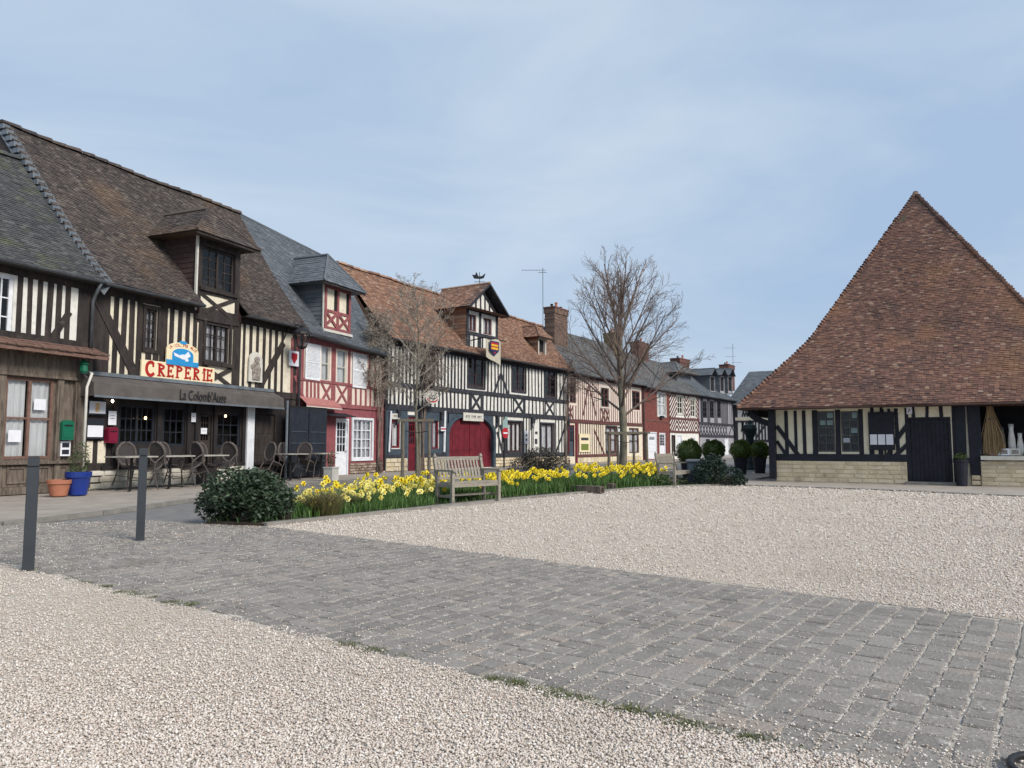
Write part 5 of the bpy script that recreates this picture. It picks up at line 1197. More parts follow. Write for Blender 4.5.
# coat of arms plate on house 3 + lantern
t, W_, H_ = plate(F3, 'heraldic_sign', 'small white plate with a red shield under the lantern', 'sign', 289.5, 299, 351, 366, [], .12, .03, 'paper')
mb = MB(); mb.prism([(-W_*.6, H_*.7), (-W_*.6, 0), (0, -H_*.75), (W_*.6, 0), (W_*.6, H_*.7)], -.01, 0); mb.build('shield', 'flagred', t)
u, z = F3.q(302, 347, .8); t = thing('wall_lantern', 'black wall lantern on a bracket between the creperie and the red house', 'lantern', F3.w(u, -.8, z), F3.rot)
for k in range(4): a = pi/4+k*pi/2; mb = MB(); mb.bar((.14*cos(a), .14*sin(a), 0), (.25*cos(a), .25*sin(a), .45), .04); mb.build('frame', 'blackmetal', t)
mb = MB(); mb.lathe([(.36, .43), (.34, .5), (.2, .62), (.07, .68), (.07, .74), (.02, .78)], 12); mb.lathe([(.05, -.08), (.15, -.02), (.15, .02)], 8); mb.build('cap', 'blackmetal', t); mb = MB(); mb.lathe([(.12, .0), (.22, .42), (.02, .43)], 4); mb.build('pane', 'glass', t); mb = MB(); mb.tube([(0, .8, .3), (0, .6, .75), (0, .2, .8), (0, 0, .66)], .022, 6); mb.build('bracket', 'blackmetal', t)
u, z = F2.q(83.5, 373, .35); t = thing('hanging_lantern', 'small green lantern hanging at the left end of the awning', 'lantern', F2.w(u, -.35, z), F2.rot)
mb = MB(); mb.lathe([(.07, 0), (.1, .05), (.09, .2), (.13, .22), (.04, .32), (.01, .36)], 8); mb.build('body', 'postgreen', t); mb = MB(); mb.tube([(0, 0, .35), (0, .3, .4)], .015, 5); mb.build('bracket', 'blackmetal', t)
# banner on the gabled dormer
u, z = F4.q(489, 338, .9); t = thing('heraldic_banner', 'cream swallow tailed banner with a blue shield hanging from the gabled dormer', 'banner', F4.w(u, -.9, z), F4.rot)
mb = MB(); mb.tube([(-.35, 0, .0), (1.55, -.0, -.0)], .03, 6); mb.tube([(-.35, 0, 0), (-.35, .9, -.1)], .03, 6); mb.build('pole', 'blackmetal', t)
bw = F4.r(486, 501, 340, 366, .9); W_ = bw[1]-bw[0]; H_ = bw[3]-bw[2]; mb = MB(); n = 10
for i in range(n):
    x0, x1 = -.25+W_*i/n, -.25+W_*(i+1)/n; f = lambda x: .05*sin((x+.25)/W_*7); k0, k1 = i/n, (i+1)/n; b0 = -H_*(.72+.28*k0); b1 = -H_*(.72+.28*k1)
    mb.add([(x0, f(x0), b0), (x1, f(x1), b1), (x1, f(x1), 0), (x0, f(x0), 0), (x0, f(x0)+.01, b0), (x1, f(x1)+.01, b1), (x1, f(x1)+.01, 0), (x0, f(x0)+.01, 0)], [(0, 1, 2, 3), (7, 6, 5, 4)])
cl = mb.build('cloth', 'flagcloth', t)
cxs = -.25+W_*.48; sw_, sh_ = W_*.3, H_*.27; cz = -H_*.36
mb = MB(); mb.prism([(cxs-sw_, cz+sh_), (cxs-sw_, cz-sh_*.3), (cxs, cz-sh_*1.1), (cxs+sw_, cz-sh_*.3), (cxs+sw_, cz+sh_)], -.07, -.055); mb.build('shield', 'flagblue', cl)
mb = MB(); mb.prism([(cxs-sw_*.8, cz+sh_*.8), (cxs-sw_*.8, cz-sh_*.2), (cxs, cz-sh_*.8), (cxs+sw_*.8, cz-sh_*.2), (cxs+sw_*.8, cz+sh_*.8)], -.078, -.071); mb.build('field', 'flagred', cl)
for zz in (cz+sh_*.4, cz-.02, cz-sh_*.4): mb = MB(); mb.box(cxs-sw_*.75, cxs+sw_*.75, -.086, -.079, zz-.05, zz+.05); mb.build('stripe', 'flagyellow' if zz > cz-sh_*.3 else 'flagblue', cl)
# oval hanging sign
u, z = F4.q(432, 397, .6); t = thing('oval_sign', 'oval cream sign with a red lower band hanging behind the small staked tree', 'sign', F4.w(u, -.6, z), F4.rot+.15)
mb = MB(); mb.prism(arcp(0, 0, .62, .31, 0, 360, 28)[:-1], -.02, .02); mb.build('board', 'offwhite', t)
mb = MB(); stroke(mb, arcp(0, 0, .5, .22, 200, 340, 12), .06, -.026, -.02); mb.build('band', 'flagred', t)
mb = MB(); stroke(mb, arcp(0, .04, .4, .12, 215, 325, 8), .05, -.027, -.021); stroke(mb, [(-.1, .1), (0, .02), (.1, .1)], .04, -.028, -.021); mb.build('emblem', 'ink', t)
mb = MB(); mb.tube([(0, 0, .3), (0, 0, .42), (0, .6, .45)], .015, 5); mb.build('bracket', 'blackmetal', t)
def scribble(t, W, z, n, h, y=-.012, m='ink'):
    g = MB()
    for k in range(n):
        x = -W+2*W*(k+.5)/n; ww = W/n*.55
        if k % 5 == 4: continue
        g.box(x-ww, x-ww*.4, y, 0, z-h, z+h); g.box(x-ww*.4, x+ww, y, 0, z+h*random.choice((-.1, .6)), z+h*.99)
    g.build('lettering', m, t)
t, W_, H_ = plate(F4, 'garage_sign', 'long cream name board above the wine red garage doors', 'sign', 463.5, 483.5, 413, 421, [], .14, .04, 'offwhite'); scribble(t, W_*.8, 0, 14, H_*.35)
t, W_, H_ = plate(F4, 'small_sign', 'cream nameplate over the window left of the staked young tree', 'sign', 392, 400, 413.5, 419, [], .1, .03, 'offwhite'); scribble(t, W_*.6, 0, 6, H_*.4)
plate(F4, 'small_sign', 'small red and white plate on the white post left of the garage', 'sign', 441, 446, 427, 431, [('band', 'flagred', -1, 1, -.3, .4)], .2, .02, 'paper')
plate(F5, 'poster', 'large cream and green poster on the cream timbered wall', 'poster', 579.5, 590, 434, 452, [('picture', 'leaf_box', -.7, .7, -.8, -.1), ('lettering', 'ink', -.7, .7, .3, .6)], .06, .03, 'signcream')
# round red sign on a dark post
g0 = F4.w(F4.q(504, 462, .9)[0], -.9, 0); t = thing('sign_post', 'dark post with a round red sign and a green panel right of the garage', 'sign', g0, F4.rot); zz = F4.q(502, 433, .9)[1]; zg = F4.q(502, 423, .9)[1]
mb = MB(); mb.tube([(0, 0, 0), (0, 0, zg+.3)], .045, 8); mb.build('post', 'blackmetal', t)
mb = MB(); mb.prism(arcp(0, zz, .28, .28, 0, 360, 20)[:-1], -.09, -.06); o = mb.build('disc', 'flagred', t); mb = MB(); mb.box(-.2, .2, -.1, -.091, zz-.04, zz+.04); mb.build('bar', 'paper', o)
mb = MB(); mb.prism([(-.25, zg-.25), (.2, zg-.25), (.2, zg+.3), (.05, zg+.35), (-.25, zg)], -.09, -.06); mb.build('panel', 'teal', t)
# feather banner
u, z = F4.q(536, 456, .8); t = thing('feather_banner', 'pale feather shaped advertising banner before the last windows of the long timbered house', 'banner', F4.w(u, -.8, .05), F4.rot)
H_ = F4.q(536, 420, .8)[1]; mb = MB(); mb.prism([(-.3, .75), (.28, .75), (.3, H_-.6), (.22, H_-.15), (.05, H_), (-.2, H_-.4)], -.012, .012); mb.build('cloth', 'bluecream', t); mb = MB(); mb.tube([(-.32, 0, 0), (-.3, 0, H_-.6), (-.15, 0, H_-.1), (.08, 0, H_+.02)], .02, 6); mb.build('pole', 'blackmetal', t); mb = MB(); mb.box(-.15, .12, -.02, -.012, 1.2, 1.5); mb.build('print', 'ink', t); mb = MB(); mb.box(-.12, .15, -.02, -.012, 1.75, 1.9); mb.build('print', 'ink', t)
plate(F4, 'round_notice', 'pale grey notice panel on the striped timbers left of the feather banner', 'notice', 524.5, 528.5, 431, 444, [('text', 'ink', -.4, .4, -.5, -.2), ('text', 'ink', -.4, .4, .2, .5)], .06, .02, 'paper')
# aerials and weather vane
def aerial(F, px, yb, yt, out, label, arms):
    u, z0 = F.q(px, yb, out); z1 = F.q(px, yt, out)[1]; t = thing('antenna', label, 'antenna', F.w(u, -out, z0-.6), 0)
    H = z1-z0+.6; mb = MB(); mb.tube([(0, 0, 0), (0, 0, H)], .022, 6); mb.build('mast', 'gutter', t)
    for (dz, x0, x1, ne) in arms:
        mb = MB(); mb.tube([(x0, 0, H-dz), (x1, 0, H-dz)], .014, 5)
        for k in range(ne): x = x0+(x1-x0)*(k+.2)/ne; mb.tube([(x, -.2, H-dz), (x, .2, H-dz)], .006, 4)
        mb.build('arm', 'gutter', t)
aerial(F4, 543, 322, 268, -1.6, 'thin television antenna beside the big brown brick chimney', [(.15, -1.35, .2, 7), (.3, -.3, .25, 3)])
aerial(F8, 733.5, 379, 344, -3, 'thin television antenna above the last chimney by the hall roof', [(.5, -1., .3, 5), (1.5, -.9, .3, 4), (2.2, -.2, 1., 4)])
u, z = F4.q(479.5, 284, -1.2); t = thing('weather_vane', 'black weather vane on the ridge of the gabled dormer', 'weather vane', F4.w(u, 1.2, z-.1), F4.rot*0)
mb = MB(); mb.tube([(0, 0, 0), (0, 0, .75)], .02, 6); mb.build('rod', 'blackmetal', t); mb = MB(); mb.tube([(-.3, 0, .22), (.3, 0, .22)], .015, 5); mb.tube([(0, -.3, .22), (0, .3, .22)], .015, 5); mb.build('arms', 'blackmetal', t)
mb = MB(); mb.prism([(-.3, .4), (.1, .38), (.25, .45), (.33, .7), (.22, .62), (.15, .55), (-.05, .52), (-.18, .78), (-.24, .6), (-.42, .62), (-.35, .5)], -.015, .015); mb.build('figure', 'blackmetal', t)

# ============================================================ TERRACE
t = thing('terrace_screen', 'black folding terrace screen in front of the red house', 'screen', F3.w(F3.q(289, 430, .5)[0], -.5, .05), F3.rot)
ua, ub = F3.q(289, 440, .5)[0], F3.q(327, 440, .5)[0]; W_ = ub-ua; H_ = F3.q(308, 409, .5)[1]-.05
for k in range(2):
    mb = MB(); mb.box(W_*k/2+.02, W_*(k+1)/2-.02, 0, .04, .05, H_); o = mb.build('panel', 'darkpaint', t); mb = MB()
    for zz in (.4, .8, 1.2, 1.6): mb.box(W_*k/2+.1, W_*(k+1)/2-.1, -.02, 0, zz, zz+.03)
    mb.build('batten', 'bluepaint', o)
mb = MB(); mb.box(0, W_, .0, .05, H_, H_+.08); mb.box(W_-.03, W_+.03, .045, .1, 0, H_); mb.build('top_rail', 'blackmetal', t)
t = thing('canopy', 'folded pink canopy along the red wall above the black screen', 'awning', F3.w(.05, -.0, H_+.12), F3.rot)
mb = MB(); mb.add([(0, -.05, .42), (W_, -.05, .36), (W_, -.4, .12), (0, -.4, .14), (0, -.4, .04), (W_, -.4, .02)], [(0, 3, 2, 1), (3, 4, 5, 2)]); mb.build('cloth', 'pinkcloth', t); mb = MB(); mb.tube([(0, -.41, .03), (W_, -.41, .01)], .025, 6); mb.build('front_bar', 'offwhite', t)
mb = MB(); u, _ = F2.q(286.5, 440, .55); t = thing('awning_post', 'slim grey post at the right end of the creperie awning', 'post', F2.w(u, -.55, .05), F2.rot); mb.tube([(0, 0, 0), (0, 0, F2.q(286, 402, .55)[1])], .045, 8); mb.build('post', 'zinc', t); mb = MB(); mb.lathe([(.12, 0), (.12, .02), (.05, .04)], 10); mb.build('foot', 'zinc', t)
def make_chair():
    t = thing('bistro_chair', '', 'chair')
    def ring(cx, cz, rx, rz, y, lean, n=18): return [(cx+rx*cos(2*pi*k/n), y+lean*(cz+rz*sin(2*pi*k/n)-.45), cz+rz*sin(2*pi*k/n)) for k in range(n)]
    # back oval and weave
    r = ring(0, .70, .225, .25, .43, .22); mb = MB(); mb.tube(r+[r[0]], .03, 6); mb.build('back_frame', 'wicker', t)
    ri = ring(0, .70, .2, .225, .43, .22); mb = MB(); mb.add(ri+[(p[0], p[1]+.012, p[2]) for p in ri], [tuple(range(17, -1, -1)), tuple(range(18, 36))]); mb.build('backrest', 'wickerd', t)
    mb = MB(); pr = [(.2*cos(2*pi*k/16)*1.05, .22+.2*sin(2*pi*k/16)) for k in range(16)]; mb.slab(pr, .44, .465); mb.build('seat', 'wickerd', t)
    mb = MB(); rr = [(x*1.02, (y-.22)*1.05+.22, .452) for x, y in pr]; mb.tube(rr+[rr[0]], .016, 6); mb.build('seat_frame', 'wicker', t)
    for s in (-1, 1):
        mb = MB(); mb.tube([(s*.19, .06, .44), (s*.2, .02, .2), (s*.21, 0, 0)], .014, 6); mb.build('leg', 'wicker', t)
        mb = MB(); mb.tube([(s*.21, .47, .7), (s*.19, .42, .45), (s*.2, .46, .2), (s*.22, .52, 0)], .014, 6); mb.build('leg', 'wicker', t)
        mb = MB(); mb.tube([(s*.22, .46, .66), (s*.26, .3, .67), (s*.25, .1, .63), (s*.2, .05, .45)], .014, 6); mb.build('armrest', 'wicker', t)
    mb = MB(); mb.tube([(-.2, .03, .2), (.2, .46, .22)], .008, 5); mb.tube([(.2, .03, .2), (-.2, .46, .23)], .008, 5); mb.build('stretcher', 'wicker', t)
    return t
def make_table():
    t = thing('bistro_table', '', 'table')
    mb = MB(); pr = [(.42*s*c - .0, .33*q*c2) for s, q, c, c2 in ((-1, -1, 1, .85), (1, -1, 1, .85), (1, 1, 1, .85), (-1, 1, 1, .85))]; mb.slab([(-.45, -.32), (-.42, -.35), (.42, -.35), (.45, -.32), (.45, .32), (.42, .35), (-.42, .35), (-.45, .32)], .745, .775); mb.build('tabletop', 'tabletop', t)
    mb = MB(); mb.tube([(0, 0, .02), (0, 0, .745)], .03, 8); mb.build('column', 'blackmetal', t)
    mb = MB()
    for k in range(4): a = pi/4+k*pi/2; mb.bar((0, 0, .06), (.3*cos(a), .3*sin(a), .015), .05, .03)
    mb.build('base', 'blackmetal', t); return t
chair0 = make_chair(); tab0 = make_table(); usedc = [0, 0]
GC, GT = 'bistro chairs on the creperie terrace', 'small tables on the creperie terrace'
def put(src, i, loc, rz, label, grp, rx=0, sc=1.):
    o = src if usedc[i] == 0 else copy_tree(src); usedc[i] = 1
    o.location = loc; o.rotation_euler = (rx, 0, rz); o['label'] = label; o['group'] = grp; o.scale = (sc, sc, sc); return o
ordn = ['leftmost', 'second', 'third', 'fourth', 'fifth']
where = ['under the lit menu corner', 'before the middle creperie window', 'just left of the big round shrub', 'beside the dark creperie side door', 'before the black terrace screen']
for k, (tx_, cxp, axp, sd, F, ot) in enumerate([(131, 146, 133, 1, F2, 1.2), (170, 186, 172, 1, F2, 1.2), (206, 221, 207, 1, F2, 1.2), (290, 277, 291, -1, F2, 1.15), (321, 309, 321, -1, F3, 1.1)]):
    ut = F.q(tx_, 475, ot)[0]; put(tab0, 1, F.w(ut, -ot, .05), F.rot+.05*random.uniform(-1, 1), ordn[k]+' terrace table from the left, grey top, '+where[k], GT, sc=1.12)
    uc = F.q(cxp, 470, ot+.15)[0]+(.16 if sd > 0 else -.12); put(chair0, 0, F.w(uc, -(ot+.15), .05), F.rot-sd*(pi/2)+random.uniform(-.2, .2), 'chair tipped against the table '+where[k], GC, rx=R(24), sc=1.13)
    ua_ = F.q(axp, 470, .65)[0]; put(chair0, 0, F.w(ua_, -.78, .05), F.rot+pi*0+random.uniform(-.15, .15), 'chair standing behind the table '+where[k], GC, rx=R(8), sc=1.2)

# ============================================================ PLANTS
def leaves(name, C, size, m, parent=None, seed=0, asp=.45, up=.0, kind=None, fold=.25, smooth=False):
    g = np.random.default_rng(seed); n = len(C); s = size*g.uniform(.6, 1.3, n)
    d = g.normal(0, 1, (n, 3)); d[:, 2] = d[:, 2]*.6+up; d /= np.linalg.norm(d, axis=1)[:, None]
    q = g.normal(0, 1, (n, 3)); w = np.cross(d, q); w /= np.linalg.norm(w, axis=1)[:, None]; nn = np.cross(w, d)
    a = C-d*s[:, None]/2; b = C+w*(s*asp/2)[:, None]+nn*(s*fold*.3)[:, None]; c = C+d*s[:, None]/2; e = C-w*(s*asp/2)[:, None]+nn*(s*fold*.3)[:, None]
    V = np.stack([a, b, c, e], 1).reshape(-1, 3); T = np.array([(0, 1, 2), (0, 2, 3)]); Fc = (T[None]+np.arange(n)[:, None, None]*4).reshape(-1, 3)
    o = npmesh(name, V, Fc, np.repeat(np.clip(g.normal(.5, .25, n), 0, 1), 2), m, parent)
    if kind: o['kind'] = kind
    return o
def lumps(n, lump, seed, shell=.75, flatb=0.):
    """points in a union of ellipsoid lumps (cx,cy,cz,rx,ry,rz), denser towards the surface"""
    g = np.random.default_rng(seed); L_ = np.array(lump, float); p = L_[:, 3]*L_[:, 4]+L_[:, 3]*L_[:, 5]; idx = g.choice(len(L_), n, p=p/p.sum())
    d = g.normal(0, 1, (n, 3)); d /= np.linalg.norm(d, axis=1)[:, None]; r = shell+(1.04-shell)*g.random(n)**.7
    r *= 1+.07*np.sin(d[:, 0]*9+idx)*np.sin(d[:, 2]*8)
    P = L_[idx, :3]+d*L_[idx, 3:]*r[:, None]; return P[P[:, 2] > flatb]
def shrub(name, label, cat, loc, lump, n, size, m, seed, stemr=.02, group=None, asp=.45, branches=14):
    t = thing(name, label, cat, loc); leaves('foliage', lumps(n, lump, seed, .55, .01), size, m, t, seed, asp)
    g = random.Random(seed); mb = MB(); zc = max(l[2] for l in lump)
    for k in range(branches):
        l = g.choice(lump); e = (l[0]+g.uniform(-.6, .6)*l[3], l[1]+g.uniform(-.6, .6)*l[4], l[2]+g.uniform(-.2, .6)*l[5]); mb.tube([(g.uniform(-.08, .08), g.uniform(-.08, .08), 0), (e[0]*.4, e[1]*.4, e[2]*.6), e], [stemr, stemr*.7, stemr*.3], 5)
    mb.build('branches', 'twig', t); return t
if 1:
    l = gp(237, 524); l[2] = 0.02; g = random.Random(3); Lm = [(g.uniform(-.45, .45), g.uniform(-.3, .3), g.uniform(.3, .62), g.uniform(.28, .42), g.uniform(.28, .42), g.uniform(.25, .36)) for _ in range(12)]+[(-.35, 0, .32, .42, .38, .32), (.35, .05, .38, .4, .4, .36)]
    shrub('round_shrub', 'large rounded glossy dark green shrub at the near tip of the flower bed', 'shrub', (l[0], l[1]+.35, 0), [(a*1.02, b, c*.9, d, e, f) for a, b, c, d, e, f in Lm], 11000, .075, 'leaf_dark', 11, .02, asp=.5, branches=26)
# grasses
def blades(name, P, h, w, m, seed, parent=None, lean=.35, kind=None, seg=2):
    g = np.random.default_rng(seed); n = len(P); H = h*g.uniform(.6, 1.2, n); a = g.uniform(0, 2*pi, n); ln = lean*g.uniform(.2, 1.3, n)*H
    dx, dy = np.cos(a), np.sin(a); a2 = g.uniform(0, pi, n); wx, wy = np.cos(a2)*w/2, np.sin(a2)*w/2
    B = np.asarray(P, float)
    b0 = B+np.stack([-wx, -wy, 0*wx], 1); b1 = B+np.stack([wx, wy, 0*wx], 1); M_ = B+np.stack([dx*ln*.35, dy*ln*.35, H*.6], 1); m0 = M_+np.stack([-wx*.8, -wy*.8, 0*wx], 1); m1 = M_+np.stack([wx*.8, wy*.8, 0*wx], 1); T = B+np.stack([dx*ln, dy*ln, H], 1)
    V = np.stack([b0, b1, m0, m1, T], 1).reshape(-1, 3); Tt = np.array([(0, 1, 3), (0, 3, 2), (2, 3, 4)]); Fc = (Tt[None]+np.arange(n)[:, None, None]*5).reshape(-1, 3)
    o = npmesh(name, V, Fc, np.repeat(np.clip(g.normal(.5, .25, n), 0, 1), 3), m, parent)
    if kind: o['kind'] = kind
    return o
def poly_pts(poly, n, seed, z=.03):
    g = np.random.default_rng(seed); P = np.array([[float(p[0]), float(p[1])] for p in poly]); lo = P.min(0); hi = P.max(0); o = []
    while sum(len(x) for x in o) < n:
        X = g.uniform(lo[0], hi[0], 4000); Y = g.uniform(lo[1], hi[1], 4000); k = inside(poly, X, Y)&((np.sin(X*3.1+np.sin(Y*2.3)*1.5)*np.sin(Y*2.7+X*.8) > -.35) if seed in (21, 22, 23, 45, 46, 47) else True); o.append(np.stack([X[k], Y[k], np.full(k.sum(), z)], 1))
    return np.vstack(o)[:n]
bedL = [gp(292, 522), gp(350, 516), gp(434, 507), gp(434, 490), gp(380, 492), gp(300, 505)]
bedM = [gp(434, 505), gp(505, 498.5), gp(572, 493), gp(572, 484), gp(505, 488), gp(434, 493)]
bedR = [gp(572, 493), gp(600, 491), gp(640, 488), gp(668, 486.7), gp(668, 481), gp(572, 483)]
props(blades('bed_leaves', poly_pts(bedL, 7000, 1), .2, .014, 'blade', 1), None, None, kind='stuff')
props(blades('bed_leaves', poly_pts(bedM, 6000, 2), .25, .018, 'blade', 2), None, None, kind='stuff')
props(blades('bed_leaves', poly_pts(bedR, 4500, 3), .3, .025, 'blade', 3), None, None, kind='stuff')
bedF = [gp(192, 525), gp(290, 524), gp(300, 507), gp(255, 505), gp(200, 514)]
props(blades('low_grass', poly_pts(soil, 6000, 9), .1, .012, 'blade', 4, lean=.8), None, None, kind='stuff')
# dry grass clump
for px, py, rr, nm, lb in ((322, 518, .42, 'ornamental_grass', 'tuft of dry tan ornamental grass at the front of the left daffodils'), (352, 512, .3, 'ornamental_grass', 'smaller olive tuft of arching grass right of the dry tan tuft')):
    l = gp(px, py); t = thing(nm, lb, 'grass tuft', (l[0], l[1]+.1, 0)); g = np.random.default_rng(px); n = 1500 if rr > .4 else 900; a = g.uniform(0, 2*pi, n); r = rr*.5*np.sqrt(g.random(n))
    blades('blades', np.stack([r*np.cos(a), r*np.sin(a), 0*a], 1), .42 if rr > .4 else .3, .008, 'drygrass' if rr > .4 else 'moss', px, t, lean=1.1)
# daffodils
def make_daff(k, col):
    g = random.Random(k); t = thing('daffodil', '', 'daffodil'); h_ = g.uniform(.32, .38); mb = MB(); lx, ly = g.uniform(-.04, .04), g.uniform(-.04, .04)
    mb.tube([(0, 0, 0), (lx*.5, ly*.5, h_*.6), (lx, ly, h_)], .004, 4)
    for i in range(5):
        a = 2*pi*i/5+g.random(); hh = g.uniform(.22, .34); c, s_ = cos(a), sin(a); w = .009
        mb.add([(c*.02-s_*w, s_*.02+c*w, 0), (c*.02+s_*w, s_*.02-c*w, 0), (c*.07+s_*w, s_*.07-c*w, hh*.6), (c*.07-s_*w, s_*.07+c*w, hh*.6), (c*.13, s_*.13, hh)], [(0, 1, 2, 3), (3, 2, 4)])
    mb.build('stem_and_leaves', 'blade', t)
    mb = MB(); f = Vector((g.uniform(-.5, .5), -1, .15)).normalized(); x = f.cross(Vector((0, 0, 1))).normalized(); y = x.cross(f); c0 = Vector((lx, ly, h_+.01)); R_ = .058
    for i in range(6):
        a = 2*pi*i/6; p = x*cos(a)+y*sin(a); q = x*cos(a+pi/2)+y*sin(a+pi/2); mb.add([c0, c0+p*R_*.6+q*R_*.36+f*.004, c0+p*R_*1.05-f*.004, c0+p*R_*.6-q*R_*.36+f*.004], [(0, 1, 2, 3)])
    mb.build('petals', col, t)
    mb = MB(); n = 8; vs = [c0+f*dd_+x*cos(2*pi*i/n)*r+y*sin(2*pi*i/n)*r for dd_, r in ((0, .014), (.03, .018), (.042, .026)) for i in range(n)]; mb.add(vs, [(j*n+i, j*n+(i+1) % n, (j+1)*n+(i+1) % n, (j+1)*n+i) for j in range(2) for i in range(n)]); mb.build('trumpet', 'yellow', t)
    return t
protos = [make_daff(k, c) for k, c in enumerate(['yellow', 'paleyellow', 'yellow', 'yellow'])]; pu = [0]*4
KIDS = {p: [o for o in bpy.data.objects if o.parent == p] for p in protos}
def put_daff(k, loc, rz, label, grp, sc):
    p = protos[k]
    if not pu[k]: pu[k] = 1; o = p
    else:
        o = p.copy(); COL.objects.link(o)
        for c in KIDS[p]: c2 = c.copy(); c2.parent = o; COL.objects.link(c2)
    o.location = loc; o.rotation_euler = (0, 0, rz); o.scale = (sc, sc, sc); o['label'] = label; o['group'] = grp
g = random.Random(5)
bl = poly_pts([gp(288, 516), gp(350, 511), gp(434, 503), gp(434, 489), gp(380, 491), gp(300, 503)], 112, 21)
for x, y, z in bl: put_daff(g.choice((0, 1, 1, 2)), (x, y, .02), g.uniform(-.9, .9), 'yellow daffodil in the mixed loose bed between the round shrub and the near bench', 'daffodils left of the near bench', g.uniform(.65, 1.25))
bm = poly_pts([gp(434, 502), gp(505, 496), gp(570, 491.5), gp(570, 485), gp(505, 489), gp(434, 494)], 95, 22)
for x, y, z in bm: put_daff(g.choice((0, 2, 3)), (x, y, .02), g.uniform(-.9, .9), 'bright yellow daffodil in the bed behind the near bench', 'daffodils behind the near bench', g.uniform(.95, 1.3))
br = poly_pts([gp(572, 489), gp(640, 485.5), gp(664, 484.5), gp(664, 480.5), gp(572, 482)], 88, 23)
for x, y, z in br: put_daff(g.choice((0, 2, 3)), (x, y, .02), g.uniform(-.9, .9), 'bright yellow daffodil in the far bed around the big staked tree', 'daffodils around the big bare tree', g.uniform(1.1, 1.5))
# the many smaller flower heads beyond the 300 nearest, as one mass
for nm, poly, n, lo_, hi_, mt, sd in (('daffodil_mass', bedL, 120, .2, .38, 'paleyellow', 5), ('daffodil_mass', bedM, 80, .28, .46, 'yellow', 6), ('daffodil_mass', bedR, 100, .34, .56, 'yellow', 7)):
    mb = MB(); P_ = poly_pts(poly, n, 40+sd)
    for x, y, z in P_:
        h_ = g.uniform(lo_, hi_); f = Vector((g.uniform(-.7, .7), -1, g.uniform(-.1, .4))).normalized(); a = f.cross(Vector((0, 0, 1))).normalized(); b = a.cross(f); c0 = Vector((x, y, h_)); R_ = .06
        for i in range(6): an = pi*i/3; p = a*cos(an)+b*sin(an); q = a*cos(an+pi/2)+b*sin(an+pi/2); mb.add([c0, c0+p*R_*.6+q*R_*.36, c0+p*R_, c0+p*R_*.6-q*R_*.36], [(0, 1, 2, 3)])
        mb.tube([c0, c0+f*.035], [.015, .026], 6, caps=False)
    props(mb.build(nm, mt), None, None, kind='stuff')
# extra shrubs
l = gp(540, 480); shrub('purple_shrub', 'loose purple brown shrub behind the yellow daffodils', 'shrub', (l[0], l[1], 0), [(-.5, 0, .4, .6, .4, .45), (.5, .1, .45, .6, .4, .5), (0, 0, .7, .65, .4, .45)], 5200, .075, 'leaf_purple', 31, .015, branches=60)
l = gp(722, 486); shrub('dark_shrub', 'dark evergreen shrub beside the far bench and grey box', 'shrub', (l[0], l[1]+.3, 0), [(-.3, 0, .35, .5, .45, .4), (.3, 0, .28, .45, .4, .3), (-.15, .1, .62, .4, .4, .32), (.55, 0, .15, .3, .3, .2)], 4500, .075, 'leaf_ever', 32, .02)
l = gp(652, 487); shrub('low_shrub', 'low olive green leafy plant at the left foot of the far bench', 'shrub', (l[0], l[1]+.2, 0), [(-.2, 0, .18, .4, .3, .22), (.3, 0, .15, .3, .3, .2)], 1500, .07, 'leaf_pot', 33, .012)
# topiary in tall dark planters
def ball(px, py0, yc, rx, ry, label, pot, seed):
    l = gp(px, py0); D = l[1]/cos(0); sc = l[1]/F_; z = HC+(445-yc)*sc; t = thing('topiary_ball', label, 'topiary', (l[0], l[1], max(.02, z-ry*sc*1.05)), 0); Rr, Rz = rx*sc, ry*sc
    leaves('foliage', lumps(5200, [(0, 0, Rz, Rr, Rr, Rz), (Rr*.15, 0, Rz*1.05, Rr*.85, Rr*.85, Rz)], seed, .8, -5), .055, 'leaf_ball' if seed < 43 else 'leaf_box', t, seed, .6); mb = MB(); mb.lathe([(Rr*.86*cos(a), Rz+Rz*.86*sin(a)) for a in [(-.5+k/8)*pi*.98 for k in range(9)]], 12); mb.build('core', 'leaf_ball', t)
    if pot:
        h_ = z-ry*sc*.82; p = thing('tall_planter', pot, 'planter', (l[0], l[1], .0)); mb = MB(); w0, w1 = .2, .3; mb.lathe([(w0, 0), (w0+.01, .03), (w1-.02, h_-.06), (w1, h_-.06), (w1, h_), (w1-.04, h_), (w1-.05, h_-.05)], 20); mb.build('pot', 'planter', p, smooth=False); mb = MB(); mb.lathe([(w1-.05, h_-.06), (.01, h_-.04)], 12); mb.build('earth', 'soil', p)
ball(689, 479, 451.5, 12.5, 12, 'leftmost of the four clipped round boxwood balls', 'dark planter under the leftmost boxwood ball, behind the far bench', 41)
ball(713.5, 478, 449.5, 11.5, 9.5, 'second boxwood ball from the left, above the dark evergreen shrub', 'dark planter hidden behind the dark evergreen shrub', 42)
ball(741, 474.5, 449.5, 10.5, 9.5, 'third boxwood ball from the left, in the left tall dark planter', 'left of the two tall tapered dark planters by the hall corner', 43)
ball(760, 473.5, 450, 9.5, 8.5, 'rightmost boxwood ball, in the planter nearest the hall corner', 'right tall tapered dark planter, nearest the hall corner', 44)
l = gp(699, 484.5); t = thing('grey_box', 'slate grey square box between the far bench and the dark shrub', 'planter box', (l[0], l[1]+.2, 0), R(-20)); mb = MB(); mb.box(-.26, .26, -.26, .26, 0, .7); mb.build('body', 'bluepaint', t); mb = MB(); mb.box(-.3, .3, -.3, .3, .7, .76); mb.build('lid', 'zinc', t)
